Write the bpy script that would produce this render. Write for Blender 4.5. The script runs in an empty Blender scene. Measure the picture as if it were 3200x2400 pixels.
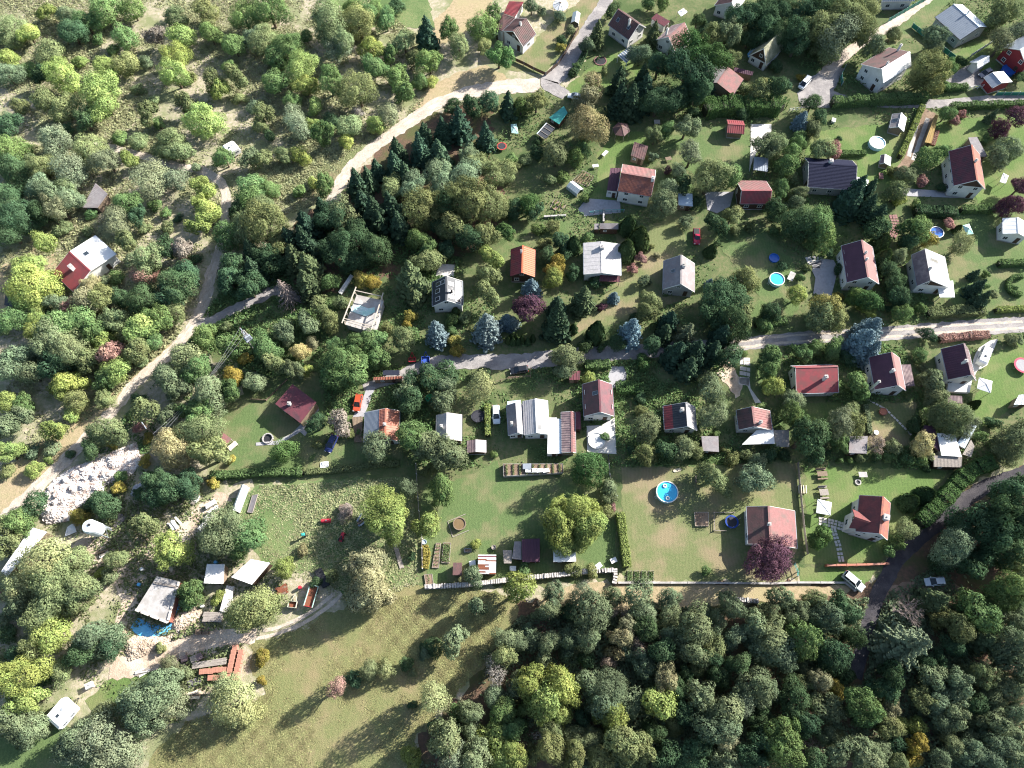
import bpy, math, random
import numpy as np
from mathutils import Vector
from mathutils.geometry import tessellate_polygon
random.seed(7); rng = np.random.default_rng(7)
S = bpy.context.scene
COL = S.collection
# ---------------------------------------------------------------- camera, sky, sun, exposure
CAM_H = 150.0; TILT = math.radians(23.2); FPX = 2218.0
cam = bpy.data.cameras.new('camera'); camo = bpy.data.objects.new('camera', cam); COL.objects.link(camo)
camo.location = (0, 0, CAM_H); camo.rotation_euler = (TILT, 0, 0)
cam.sensor_width = 36.0; cam.lens = 36.0 * FPX / 3200.0; cam.clip_start = 1.0; cam.clip_end = 3000.0
S.camera = camo
SUN_EL = math.radians(29.0); SHX, SHY = -0.865, -0.50      # direction the shadows fall
w = bpy.data.worlds.new('World'); S.world = w; w.use_nodes = True
nt = w.node_tree; bg = nt.nodes['Background']; sky = nt.nodes.new('ShaderNodeTexSky'); sky.sky_type = 'NISHITA'
sky.sun_disc = False; sky.sun_elevation = SUN_EL; sky.sun_rotation = math.atan2(-SHX, -SHY)
sky.air_density = 1.0; sky.dust_density = 1.5; bg.inputs[1].default_value = 0.085
nt.links.new(sky.outputs[0], bg.inputs[0])
sl = bpy.data.lights.new('sun', 'SUN'); so = bpy.data.objects.new('sun', sl); COL.objects.link(so)
sl.energy = 5.0; sl.angle = math.radians(0.55); sl.color = (1.0, 0.965, 0.90)
so.rotation_euler = Vector((SHX * math.cos(SUN_EL), SHY * math.cos(SUN_EL), -math.sin(SUN_EL))).to_track_quat('-Z', 'Y').to_euler()
so.location = (150, 90, 120)
S.view_settings.view_transform = 'Standard'; S.view_settings.look = 'None'; S.view_settings.gamma = 1.0
S.view_settings.exposure = 1.6
S.render.engine = 'CYCLES'
S.cycles.use_denoising = True; S.cycles.denoiser = 'OPENIMAGEDENOISE'; S.cycles.denoising_prefilter = 'NONE'; S.cycles.filter_width = 1.15
S.cycles.max_bounces = 5; S.cycles.diffuse_bounces = 3; S.cycles.glossy_bounces = 2; S.cycles.transmission_bounces = 3
S.cycles.transparent_max_bounces = 4; S.cycles.caustics_reflective = False; S.cycles.caustics_refractive = False
# ---------------------------------------------------------------- photo tiles -> ground positions
K = 820 / 2194.0
TL = {}
for i in range(16):
    TL[i + 1] = ((0, 800, 1590, 2380)[i % 4], (0, 600, 1180, 1780)[i // 4], K)
TL[0] = (0, 0, 1.0); TL[20] = (0, 0, 3200 / 2212.0)
TL[21] = (1500, 0, 400 / 2212.); TL[22] = (2900, 100, 300 / 2212.); TL[23] = (1540, 1220, 400 / 2212.)
TL[24] = (2700, 1060, 500 / 2212.); TL[25] = (400, 1700, 650 / 2201.); TL[26] = (1250, 1640, 600 / 1270.)
TL[27] = (2280, 1200, 400 / 1269.); TL[28] = (2580, 1500, 300 / 865.)
CT, ST = math.cos(TILT), math.sin(TILT)
def src(t, x, y):
    x0, y0, k = TL[t]; return x0 + x * k, y0 + y * k
def up(t, x, y, z=0.0):
    u, v = src(t, x, y); a = (u - 1600) / FPX; b = -(v - 1200) / FPX
    dy = ST + b * CT; dz = -CT + b * ST; k = (z - CAM_H) / dz
    return Vector((a * k, dy * k, z))
def mpp(t, x, y, z=0.0):       # metres per tile pixel
    u, v = src(t, x, y); b = -(v - 1200) / FPX
    return (CAM_H - z) / (CT - b * ST) / FPX * TL[t][2]
# ---------------------------------------------------------------- materials
MATS = {}
def node(nt, t, **kw):
    n = nt.nodes.new(t)
    for k, v in kw.items(): setattr(n, k, v)
    return n
def M(name, c1, c2=None, rough=0.85, scale=2.0, bump=0.3, bscale=None, metallic=0.0, c3=None, s3=0.15, detail=6, contrast=0.18, spec=0.3, world=False, stripes=None):
    if name in MATS: return MATS[name]
    m = bpy.data.materials.new(name); m.use_nodes = True; nt = m.node_tree; L = nt.links.new
    p = nt.nodes['Principled BSDF']; p.inputs['Roughness'].default_value = rough; p.inputs['Metallic'].default_value = metallic
    p.inputs['Specular IOR Level'].default_value = spec
    if c2 is None: c2 = tuple(x * 0.72 for x in c1)
    if world:
        co = node(nt, 'ShaderNodeNewGeometry').outputs['Position']
    else:
        co = node(nt, 'ShaderNodeTexCoord').outputs['Object']
    n1 = node(nt, 'ShaderNodeTexNoise'); n1.inputs['Scale'].default_value = scale; n1.inputs['Detail'].default_value = detail
    n1.inputs['Roughness'].default_value = 0.65; L(co, n1.inputs['Vector'])
    r1 = node(nt, 'ShaderNodeMapRange'); r1.inputs[1].default_value = 0.5 - contrast; r1.inputs[2].default_value = 0.5 + contrast
    L(n1.outputs['Fac'], r1.inputs[0])
    mx = node(nt, 'ShaderNodeMix', data_type='RGBA'); mx.inputs[6].default_value = (*c1, 1); mx.inputs[7].default_value = (*c2, 1)
    L(r1.outputs[0], mx.inputs[0]); out = mx.outputs[2]
    if c3 is not None:
        n3 = node(nt, 'ShaderNodeTexNoise'); n3.inputs['Scale'].default_value = s3; n3.inputs['Detail'].default_value = 5
        n3.inputs['Roughness'].default_value = 0.6; L(co, n3.inputs['Vector'])
        r3 = node(nt, 'ShaderNodeMapRange'); r3.inputs[1].default_value = 0.46; r3.inputs[2].default_value = 0.62; L(n3.outputs['Fac'], r3.inputs[0])
        m3 = node(nt, 'ShaderNodeMix', data_type='RGBA'); m3.inputs[7].default_value = (*c3, 1); L(out, m3.inputs[6]); L(r3.outputs[0], m3.inputs[0]); out = m3.outputs[2]
    if stripes:
        wv = node(nt, 'ShaderNodeTexWave'); wv.inputs['Scale'].default_value = stripes[0]; wv.inputs['Distortion'].default_value = 9.0; wv.inputs['Detail'].default_value = 3; wv.inputs['Detail Scale'].default_value = 0.6; L(co, wv.inputs['Vector'])
        hv = node(nt, 'ShaderNodeHueSaturation'); rv = node(nt, 'ShaderNodeMapRange'); rv.inputs[3].default_value = 1 - stripes[1]; rv.inputs[4].default_value = 1 + stripes[1]; L(wv.outputs['Fac'], rv.inputs[0]); L(rv.outputs[0], hv.inputs['Value']); L(out, hv.inputs['Color']); out = hv.outputs[0]
    L(out, p.inputs['Base Color'])
    if bump:
        nb = node(nt, 'ShaderNodeTexNoise'); nb.inputs['Scale'].default_value = bscale or scale * 4; nb.inputs['Detail'].default_value = 3; L(co, nb.inputs['Vector'])
        b = node(nt, 'ShaderNodeBump'); b.inputs['Strength'].default_value = bump; b.inputs['Distance'].default_value = 0.13 if world else 0.1
        L(nb.outputs['Fac'], b.inputs['Height']); L(b.outputs[0], p.inputs['Normal'])
    MATS[name] = m; return m
def leaf_mat(name, transl=0.2, col=None):
    m = bpy.data.materials.new(name); m.use_nodes = True; nt = m.node_tree; L = nt.links.new
    nt.nodes.remove(nt.nodes['Principled BSDF']); o = nt.nodes['Material Output']
    oi = node(nt, 'ShaderNodeObjectInfo'); at = node(nt, 'ShaderNodeAttribute', attribute_name='tint')
    at2 = node(nt, 'ShaderNodeAttribute', attribute_name='hue')
    hs = node(nt, 'ShaderNodeHueSaturation'); L(oi.outputs['Color'] if col is None else node(nt, 'ShaderNodeAttribute', attribute_name=col).outputs['Color'], hs.inputs['Color']); L(at.outputs['Fac'], hs.inputs['Value']); L(at2.outputs['Fac'], hs.inputs['Hue'])
    d = node(nt, 'ShaderNodeBsdfDiffuse'); t = node(nt, 'ShaderNodeBsdfTranslucent'); L(hs.outputs[0], d.inputs[0])
    g = node(nt, 'ShaderNodeHueSaturation'); g.inputs['Saturation'].default_value = 1.15; g.inputs['Value'].default_value = 1.1; L(hs.outputs[0], g.inputs['Color']); L(g.outputs[0], t.inputs[0])
    mx = node(nt, 'ShaderNodeMixShader'); mx.inputs[0].default_value = transl; L(d.outputs[0], mx.inputs[1]); L(t.outputs[0], mx.inputs[2])
    L(mx.outputs[0], o.inputs[0]); MATS[name] = m; return m
LEAF = leaf_mat('leaf'); NEEDLE = leaf_mat('needle', 0.12)
def glassmat(name, c, rough=0.08):
    m = M(name, c, c, rough=rough, bump=0, spec=0.6); return m
# ---------------------------------------------------------------- mesh helpers (vertex list, face list)
def box(cx, cy, z0, sx, sy, sz, rot=0.0):
    c, s = math.cos(rot), math.sin(rot); v = []
    for z in (z0, z0 + sz):
        for x, y in ((-1, -1), (1, -1), (1, 1), (-1, 1)):
            a, b = x * sx / 2, y * sy / 2; v.append((cx + a * c - b * s, cy + a * s + b * c, z))
    return v, [(3, 2, 1, 0), (4, 5, 6, 7), (0, 1, 5, 4), (1, 2, 6, 5), (2, 3, 7, 6), (3, 0, 4, 7)]
def cyl(cx, cy, z0, z1, r0, r1=None, n=12, cap=True):
    r1 = r0 if r1 is None else r1; v = []
    for z, r in ((z0, r0), (z1, r1)):
        for i in range(n): a = 2 * math.pi * i / n; v.append((cx + r * math.cos(a), cy + r * math.sin(a), z))
    f = [(i, (i + 1) % n, n + (i + 1) % n, n + i) for i in range(n)]
    if cap: f += [tuple(range(n, 2 * n)), tuple(range(n - 1, -1, -1))]
    return v, f
def lathe(prof, n=20, cx=0, cy=0):
    v = []; f = []
    for r, z in prof:
        for i in range(n): a = 2 * math.pi * i / n; v.append((cx + r * math.cos(a), cy + r * math.sin(a), z))
    for k in range(len(prof) - 1):
        for i in range(n): j = (i + 1) % n; f.append((k * n + i, k * n + j, (k + 1) * n + j, (k + 1) * n + i))
    return v, f
def tube(p, q, r, n=6, r2=None):
    p = Vector(p); q = Vector(q); d = (q - p); r2 = r if r2 is None else r2
    if d.length < 1e-6: return [], []
    d.normalize(); a = d.orthogonal().normalized(); b = d.cross(a); v = []
    for c, rr in ((p, r), (q, r2)):
        for i in range(n): t = 2 * math.pi * i / n; v.append(tuple(c + a * math.cos(t) * rr + b * math.sin(t) * rr))
    return v, [(i, (i + 1) % n, n + (i + 1) % n, n + i) for i in range(n)] + [tuple(range(n - 1, -1, -1)), tuple(range(n, 2 * n))]
def beam(p, q, wd, ht):
    p = Vector(p); q = Vector(q); d = (q - p).normalized(); s = d.cross(Vector((0, 0, 1)))
    s = s.normalized() if s.length > 1e-3 else Vector((1, 0, 0)); u = s.cross(d); v = []
    for c in (p, q):
        for a, b in ((-1, -1), (1, -1), (1, 1), (-1, 1)): v.append(tuple(c + s * a * wd / 2 + u * b * ht / 2))
    return v, [(3, 2, 1, 0), (4, 5, 6, 7), (0, 1, 5, 4), (1, 2, 6, 5), (2, 3, 7, 6), (3, 0, 4, 7)]
def extr(poly, z0, z1):
    n = len(poly); z0s = z0 if hasattr(z0, '__len__') else [z0] * n; z1s = z1 if hasattr(z1, '__len__') else [z1] * n
    a = sum(poly[i][0] * poly[(i + 1) % n][1] - poly[(i + 1) % n][0] * poly[i][1] for i in range(n))
    if a < 0: poly = poly[::-1]; z0s = z0s[::-1]; z1s = z1s[::-1]
    v = [(p[0], p[1], z) for p, z in zip(poly, z0s)] + [(p[0], p[1], z) for p, z in zip(poly, z1s)]
    return v, [tuple(range(n - 1, -1, -1)), tuple(range(n, 2 * n))] + [(i, (i + 1) % n, n + (i + 1) % n, n + i) for i in range(n)]
def cat(*ms):
    v, f = [], []
    for a, b in ms:
        o = len(v); v += list(a); f += [tuple(i + o for i in q) for q in b]
    return v, f
def mesh(name, vf, mat, smooth=False):
    me = bpy.data.meshes.new(name); me.from_pydata([tuple(p) for p in vf[0]], [], vf[1]); me.materials.append(mat)
    if smooth: me.polygons.foreach_set('use_smooth', [True] * len(me.polygons))
    me.update(); return me
def mobj(name, me, parent=None, loc=None, rotz=None):
    o = bpy.data.objects.new(name, me); COL.objects.link(o)
    if parent is not None: o.parent = parent
    if loc is not None: o.location = loc
    if rotz is not None: o.rotation_euler = (0, 0, rotz)
    return o
def tag(o, label, cat_=None, group=None, kind=None):
    o['label'] = label
    if cat_: o['category'] = cat_
    if group: o['group'] = group
    if kind: o['kind'] = kind
    return o
class Th:
    def __init__(s, name, label, cat_, loc, rot=0.0, group=None):
        s.o = bpy.data.objects.new(name, None); COL.objects.link(s.o); s.o.empty_display_size = 0.2
        s.o.location = (loc[0], loc[1], loc[2] if len(loc) > 2 else 0); s.o.rotation_euler = (0, 0, rot); tag(s.o, label, cat_, group)
        s.rot = rot; s.loc = s.o.location.copy()
    def add(s, name, vf, mat, parent=None, smooth=False, label=None):
        o = mobj(name, mesh(name, vf, mat, smooth), parent or s.o)
        if label: o['label'] = label
        return o
    def share(s, name, me, loc, rotz=0, parent=None, scale=None):
        o = mobj(name, me, parent or s.o, loc, rotz)
        if scale: o.scale = scale
        return o
    def local(s, p):
        d = Vector(p) - s.loc; c, n = math.cos(-s.rot), math.sin(-s.rot); return Vector((d.x * c - d.y * n, d.x * n + d.y * c, d.z))
def copy_tree(o, loc, rotz=None, label=None, parent=None):
    c = o.copy(); COL.objects.link(c)
    if parent is None:
        c.location = loc
        if rotz is not None: c.rotation_euler = (0, 0, rotz)
        if label: c['label'] = label
    else: c.parent = parent
    for ch in list(o.children): copy_tree(ch, None, parent=c)
    return c
LANDMARKS = []
def lm(phrase, p): LANDMARKS.append((phrase, Vector((p[0], p[1], 0))))
# ---------------------------------------------------------------- colours
C_PANE = glassmat('window_glass', (0.03, 0.04, 0.05)); WHITE = M('white_paint', (0.72, 0.71, 0.68), (0.6, 0.59, 0.56), scale=1.2)
WOOD = M('weathered_wood', (0.23, 0.17, 0.12), (0.15, 0.11, 0.08), scale=3); DWOOD = M('dark_wood', (0.075, 0.045, 0.03), (0.05, 0.03, 0.022), scale=3)
GWOOD = M('grey_wood', (0.33, 0.29, 0.25), (0.22, 0.19, 0.17), scale=3); CONC = M('concrete', (0.42, 0.40, 0.38), (0.31, 0.29, 0.28), scale=1.2, c3=(0.27, 0.25, 0.23), s3=0.35)
METAL = M('grey_metal', (0.30, 0.33, 0.37), (0.25, 0.27, 0.30), rough=0.5, scale=1.2, bump=0.05, spec=0.5)
DARK = M('dark_metal', (0.03, 0.03, 0.035), (0.02, 0.02, 0.022), rough=0.5, bump=0.05); RUST = M('rust', (0.22, 0.07, 0.035), (0.13, 0.05, 0.03), scale=4)
RF = dict(
 brown=M('brown_roof', (0.13, 0.068, 0.065), (0.10, 0.052, 0.05), scale=0.9, c3=(0.075, 0.055, 0.05), s3=0.5, rough=0.7),
 pink=M('pink_tile_roof', (0.26, 0.125, 0.12), (0.20, 0.095, 0.09), scale=2.5, c3=(0.17, 0.11, 0.10), s3=0.6),
 red=M('red_metal_roof', (0.25, 0.048, 0.055), (0.19, 0.042, 0.046), scale=1.0, rough=0.6, bump=0.1, c3=(0.17, 0.055, 0.055), s3=0.5),
 orange=M('orange_roof', (0.40, 0.14, 0.085), (0.31, 0.11, 0.07), scale=1.5, rough=0.65, c3=(0.30, 0.14, 0.10), s3=0.5),
 vivid=M('bright_orange_roof', (0.50, 0.12, 0.055), (0.42, 0.10, 0.05), scale=1.5, rough=0.65, bump=0.1),
 redtile=M('dark_red_tile', (0.20, 0.06, 0.055), (0.14, 0.045, 0.045), scale=2, c3=(0.12, 0.05, 0.048), s3=0.6),
 terracotta=M('terracotta_tile', (0.33, 0.12, 0.075), (0.20, 0.075, 0.06), scale=2.2, c3=(0.18, 0.08, 0.07), s3=0.6),
 maroon=M('maroon_roof', (0.14, 0.04, 0.05), (0.10, 0.03, 0.04), scale=0.8, rough=0.65, c3=(0.075, 0.035, 0.042), s3=0.5),
 purple=M('dark_plum_roof', (0.085, 0.035, 0.055), (0.065, 0.028, 0.045), scale=0.8, rough=0.65),
 navy=M('navy_tile_roof', (0.022, 0.024, 0.045), (0.016, 0.018, 0.034), scale=2, rough=0.85, spec=0.05),
 grey=M('grey_slate_roof', (0.25, 0.23, 0.23), (0.17, 0.155, 0.16), scale=1.4, c3=(0.20, 0.17, 0.17), s3=0.5),
 pale=M('pale_grey_shingle', (0.44, 0.42, 0.42), (0.33, 0.31, 0.31), scale=1.6, c3=(0.34, 0.33, 0.32), s3=0.4),
 white=M('white_roof_sheet', (0.76, 0.76, 0.75), (0.66, 0.66, 0.65), scale=0.9, rough=0.5, bump=0.05, c3=(0.68, 0.67, 0.65), s3=0.3),
 steel=M('steel_roof', (0.26, 0.29, 0.33), (0.22, 0.25, 0.29), scale=0.8, rough=0.45, bump=0.05, spec=0.5),
 black=M('black_roof', (0.045, 0.05, 0.058), (0.035, 0.038, 0.045), scale=0.9, rough=0.55, bump=0.1),
 moss=M('mossy_roof', (0.20, 0.20, 0.13), (0.13, 0.14, 0.08), scale=1.2, c3=(0.30, 0.28, 0.20), s3=0.5),
 mauve=M('brown_mauve_shingle', (0.21, 0.15, 0.15), (0.14, 0.10, 0.11), scale=1.6, c3=(0.28, 0.21, 0.20), s3=0.6),
 rust=RUST, ochre=M('ochre_boards', (0.30, 0.20, 0.06), (0.22, 0.14, 0.05), scale=2), wood=WOOD, gwood=GWOOD, conc=CONC,
 bluewhite=M('pale_blue_sheet', (0.48, 0.56, 0.63), (0.42, 0.5, 0.57), rough=0.5, bump=0.05),
 teal=M('teal_tarp', (0.05, 0.30, 0.27), (0.04, 0.22, 0.20), rough=0.6), cream=M('cream', (0.62, 0.55, 0.42), (0.54, 0.47, 0.36)),
)
WL = dict(white=M('white_render', (0.64, 0.63, 0.61), (0.56, 0.55, 0.53), scale=0.7, c3=(0.52, 0.51, 0.48), s3=0.3), cream=M('cream_render', (0.60, 0.54, 0.43), (0.52, 0.47, 0.37), scale=0.8),
 wood=DWOOD, brown=WOOD, grey=M('grey_render', (0.36, 0.35, 0.34), (0.29, 0.28, 0.27), scale=0.8), red=M('red_wall', (0.22, 0.03, 0.035), (0.18, 0.025, 0.03), scale=1),
 blue=M('blue_grey_boards', (0.25, 0.31, 0.36), (0.20, 0.25, 0.30), scale=2))
# ---------------------------------------------------------------- roofs
def roof_grid(P, nx, nt_, xs_off, ts_off, thick=0.12):
    """P(s,t)->(point, normal); s,t offsets lists of (param, height)"""
    v, f = [], []; a, b = len(xs_off), len(ts_off)
    for s, ho in xs_off:
        for t, hp in ts_off:
            p, n = P(s, t); v.append(tuple(p + n * (ho + hp + 0.02)))
    f += [(i * b + j, (i + 1) * b + j, (i + 1) * b + j + 1, i * b + j + 1) for i in range(a - 1) for j in range(b - 1)]
    o = len(v); c = [P(s, t) for s, t in ((0, 0), (1, 0), (1, 1), (0, 1))]
    for p, n in c: v.append(tuple(p + n * 0.015))
    for p, n in c: v.append(tuple(p - n * thick))
    f += [(o, o + 1, o + 2, o + 3), (o + 7, o + 6, o + 5, o + 4)] + [(o + i, o + 4 + i, o + 4 + (i + 1) % 4, o + (i + 1) % 4) for i in range(4)]
    return v, f
def offs(style, Lx, T):
    xs = [(0, 0), (1, 0)]; ts = [(0, 0), (1, 0)]
    if style in ('tile', 'shingle', 'pantile'):
        n = max(3, int(T / (0.36 if style != 'shingle' else 0.45))); ts = []
        for k in range(n): ts += [(k / n + 1e-4, 0.0), ((k + 1) / n - 1e-4, 0.055 if style != 'shingle' else 0.04)]
    if style == 'pantile':
        n = max(4, int(Lx / 0.32)); xs = []
        for k in range(n): xs += [(k / n, 0.0), ((k + 0.3) / n, 0.05), ((k + 0.7) / n, 0.05)]
        xs.append((1, 0))
    if style in ('seam', 'corr', 'board'):
        pt, hh = {'seam': (0.55, 0.06), 'corr': (0.26, 0.05), 'board': (0.3, 0.03)}[style]; n = max(3, int(Lx / pt)); xs = []
        for k in range(n): xs += [(k / n, 0.0), ((k + 0.68) / n, 0.0), ((k + 0.74) / n, hh), ((k + 0.94) / n, hh)]
        xs.append((1, 0))
    if style == 'sheet':
        n = max(2, int(Lx / 1.1)); xs = []
        for k in range(n): xs += [(k / n + 1e-4, 0.0), ((k + 1) / n - 1e-4, 0.025)]
    return xs, ts
def window(th, p, ang, wd, ht, parent=None, frame=WHITE, name='window', pane=C_PANE):
    """window set on a wall; p = local centre on wall face, ang = direction of the outward normal"""
    def bx(d, ww, hh, off, z): 
        return box(p[0] + math.cos(ang) * off, p[1] + math.sin(ang) * off, p[2] - hh / 2 + z, d, ww, hh, ang)
    fr = []
    t = 0.09
    fr.append(bx(0.09, wd, t, 0.02, ht / 2 - t / 2)); fr.append(bx(0.11, wd + 0.1, t, 0.02, -ht / 2 + t / 2))
    for sgn in (-1, 0, 1):
        v, f = box(0, 0, p[2] - ht / 2 + t, 0.085, t if sgn else 0.05, ht - 2 * t)
        c, s = math.cos(ang), math.sin(ang); y = sgn * (wd / 2 - t / 2)
        fr.append(([(p[0] + c * (a + 0.02) - s * (b + y), p[1] + s * (a + 0.02) + c * (b + y), z) for a, b, z in v], f))
    o = th.add(name, cat(*fr), frame, parent)
    th.add('pane', bx(0.03, wd - 0.1, ht - 0.1, 0.01, 0), pane, o)
    return o
def door(th, p, ang, wd=0.95, ht=2.0, mat=DWOOD):
    v = box(p[0] + math.cos(ang) * 0.03, p[1] + math.sin(ang) * 0.03, p[2], 0.1, wd, ht, ang)
    o = th.add('door', v, mat); c, s = math.cos(ang), math.sin(ang); y = wd * 0.38
    th.add('handle', box(p[0] + c * 0.1 - s * y, p[1] + s * 0.1 + c * y, p[2] + 1.0, 0.06, 0.14, 0.04, ang), METAL, o); return o
def chimney(th, lx, ly, zb, zt, wd=0.55, mat=None, cap=None):
    o = th.add('chimney', cat(box(lx, ly, zb, wd, wd, zt - zb), box(lx, ly, zt - 0.35, wd + 0.1, wd + 0.1, 0.12)), mat or WL['white'])
    th.add('chimney_cap', cat(box(lx, ly, zt, wd + 0.16, wd + 0.16, 0.08), cyl(lx, ly, zt + 0.08, zt + 0.3, 0.13, n=8)), cap or CONC, o); return o
def house(label, A, B, L, R, hr, he, mL, mR, wall, style='tile', styleR=None, cat_='house', name='house', over=0.35, chim=(), sky=(), wins=True, heR=None, split=None,
          doorside='A', gable=None, frame=WHITE, group=None, short=None, barge=WHITE, solar=(), chm=None, balcony=None):
    heL = he; heR = he if heR is None else heR
    a = up(*A, hr); b = up(*B, hr); u = (b - a); Lx = u.length; u.normalize(); v = Vector((-u.y, u.x, 0))
    Lw = up(*L, heL) if L else None; Rw = up(*R, heR) if R else None
    dl = (Lw - a).dot(v) if L else None; dr = (Rw - a).dot(v) if R else None
    if (dl is not None and dl < 0) or (dl is None and dr > 0):
        a, b = b, a; u = -u; v = -v
        dl = -dl if dl is not None else None; dr = -dr if dr is not None else None
        doorside = {'A': 'B', 'B': 'A'}.get(doorside, doorside)
    wl = dl if dl is not None else None; wr = -dr if dr is not None else None
    if wl is None: wl = wr
    if wr is None: wr = wl
    wl = max(wl, 0.8); wr = max(wr, 0.8)
    # keep both pitches believable
    c = (a + b) / 2; rot = math.atan2(u.y, u.x); th = Th(name, label, cat_, (c.x, c.y, 0), rot, group)
    if short: lm(short, c)
    hx = Lx / 2
    for sgn, wd, hh, mm, st, key in ((1, wl, heL, mL, style, 'L'), (-1, wr, heR, mR, styleR or style, 'R')):
        T = math.hypot(wd, hr - hh); n = Vector((0, sgn * (hr - hh) / T, wd / T))
        def P(s, t, sgn=sgn, wd=wd, hh=hh, n=n):
            x = -hx + s * Lx if sgn < 0 else hx - s * Lx
            return Vector((x, sgn * wd * t, hr + (hh - hr) * t)), n
        if split and key == split[0]:
            f0 = split[1]
            for (t0, t1, m2, s2) in ((0, f0, mm, st), (f0, 1, split[2], split[3])):
                def P2(s, t, P=P, t0=t0, t1=t1): return P(s, t0 + (t1 - t0) * t)
                th.add('roof_slope', roof_grid(P2, 0, 0, *offs(s2, Lx, T * (t1 - t0))), m2)
        else:
            rs = th.add('roof_slope', roof_grid(P, 0, 0, *offs(st, Lx, T)), mm)
        for x in (-hx - 0.035, hx + 0.035): th.add('barge_board', beam((x, 0, hr - 0.06), (x, sgn * wd, hh - 0.06), 0.06, 0.2), barge)
        th.add('gutter', beam((-hx, sgn * (wd + 0.06), hh - 0.06), (hx, sgn * (wd + 0.06), hh - 0.06), 0.12, 0.1), DARK if barge is not WHITE else METAL)
    th.add('ridge_cap', cat(beam((-hx - 0.05, 0.09, hr + 0.035), (hx + 0.05, 0.09, hr + 0.035), 0.22, 0.05), beam((-hx - 0.05, -0.09, hr + 0.03), (hx + 0.05, -0.09, hr + 0.03), 0.22, 0.05)), mR)
    # walls
    o2 = min(over, 0.4 * min(wl, wr)); yl, yr, xx = wl - o2, wr - o2, hx - min(over, Lx * 0.1)
    zt = hr - 0.14; zl = hr + (heL - hr) * yl / wl - 0.14; zr = hr + (heR - hr) * yr / wr - 0.14
    prof = [(-yr, 0), (yl, 0), (yl, zl), (0, zt), (-yr, zr)]
    vv = [(-xx, y, z) for y, z in prof] + [(xx, y, z) for y, z in prof]
    th.add('wall', (vv, [(4, 3, 2, 1, 0), (5, 6, 7, 8, 9)] + [(i, (i + 1) % 5, 5 + (i + 1) % 5, 5 + i) for i in range(5)]), wall)
    if gable is not None:
        zg = min(zl, zr) - 0.05
        for sx in (-1, 1):
            tri = [(-yr * (zt - zg) / (zt - zr + 1e-6) if 0 else -yr, zr), (yl, zl), (0, zt)]
            X0, X1 = sx * (xx + 0.004), sx * (xx + 0.05)
            g = [(X0, y, z - 0.02) for y, z in tri] + [(X1, y, z - 0.02) for y, z in tri]
            th.add('gable_boarding', (g, [(0, 1, 2), (5, 4, 3), (0, 3, 4, 1), (1, 4, 5, 2), (2, 5, 3, 0)]), gable)
    th.add('plinth', box(0, (yl - yr) / 2, 0, 2 * xx + 0.1, yl + yr + 0.1, 0.35), CONC)
    if wins:
        zc = min(1.5, min(zl, zr) - 0.75); ym = (yl - yr) / 2; W = yl + yr
        two = min(zl, zr) > 3.9
        for sx, ang in ((-1, math.pi), (1, 0.0)):
            for k in (-0.27, 0.27):
                if (sx < 0 and doorside == 'A' or sx > 0 and doorside == 'B') and k > 0:
                    door(th, (sx * xx, ym + k * W * sx, 0.3), ang); 
                else: window(th, (sx * xx, ym + k * W * sx, zc), ang, 1.15, 1.15, frame=frame)
                if two: window(th, (sx * xx, ym + k * W, zc + 2.4), ang, 1.1, 1.1, frame=frame)
            if hr - max(zl, zr) > 1.7 and not two: window(th, (sx * (xx + (0.05 if gable else 0)), 0.1, min(zl, zr) + (hr - min(zl, zr)) * 0.36), ang, 1.0, 0.95, frame=frame)
        for sy, yy, ang in ((1, yl, math.pi / 2), (-1, -yr, -math.pi / 2)):
            n = max(1, int(2 * xx / 3.2))
            for k in range(n): window(th, (-xx + (k + 0.5) * 2 * xx / n, yy, min(zc, (zl if sy > 0 else zr) - 0.75)), ang, 1.2, 1.1, frame=frame)
            if two:
                for k in range(n): window(th, (-xx + (k + 0.5) * 2 * xx / n, yy, zc + 2.3), ang, 1.1, 1.1, frame=frame)
    for ch in chim:
        q = th.local(up(*ch[:3], hr + 0.5)); y = q.y; zb = hr - 0.4 + ((heL - hr) * y / wl if y > 0 else (heR - hr) * -y / wr)
        chimney(th, max(-hx + 0.5, min(hx - 0.5, q.x)), y, zb, max(hr, zb) + 0.75, ch[3] if len(ch) > 3 else 0.5, chm)
    for sk in sky:
        z = (hr + he) / 2; q = th.local(up(*sk[:3], z)); wd, hh = (wl, heL) if q.y > 0 else (wr, heR); sg = 1 if q.y > 0 else -1
        for _ in range(3):
            z = hr + (hh - hr) * min(1, abs(q.y) / wd); q = th.local(up(*sk[:3], z))
        slope_box(th, 'skylight', q.x, abs(q.y), sg, hr, hh, wd, sk[3] if len(sk) > 3 else 0.9, sk[4] if len(sk) > 4 else 1.1, METAL, C_PANE)
    for (sg, fx, ft, sw, st_) in solar:
        wd, hh = (wl, heL) if sg > 0 else (wr, heR)
        slope_box(th, 'solar_panel', fx * hx, ft * wd, sg, hr, hh, wd, sw, st_, WHITE, SOLAR)
    th.geo = (hx, wl, wr, hr, heL, heR); return th
SOLAR = M('solar_cell', (0.02, 0.022, 0.032), (0.03, 0.032, 0.045), rough=0.25, scale=2, bump=0, spec=0.6)
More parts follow.
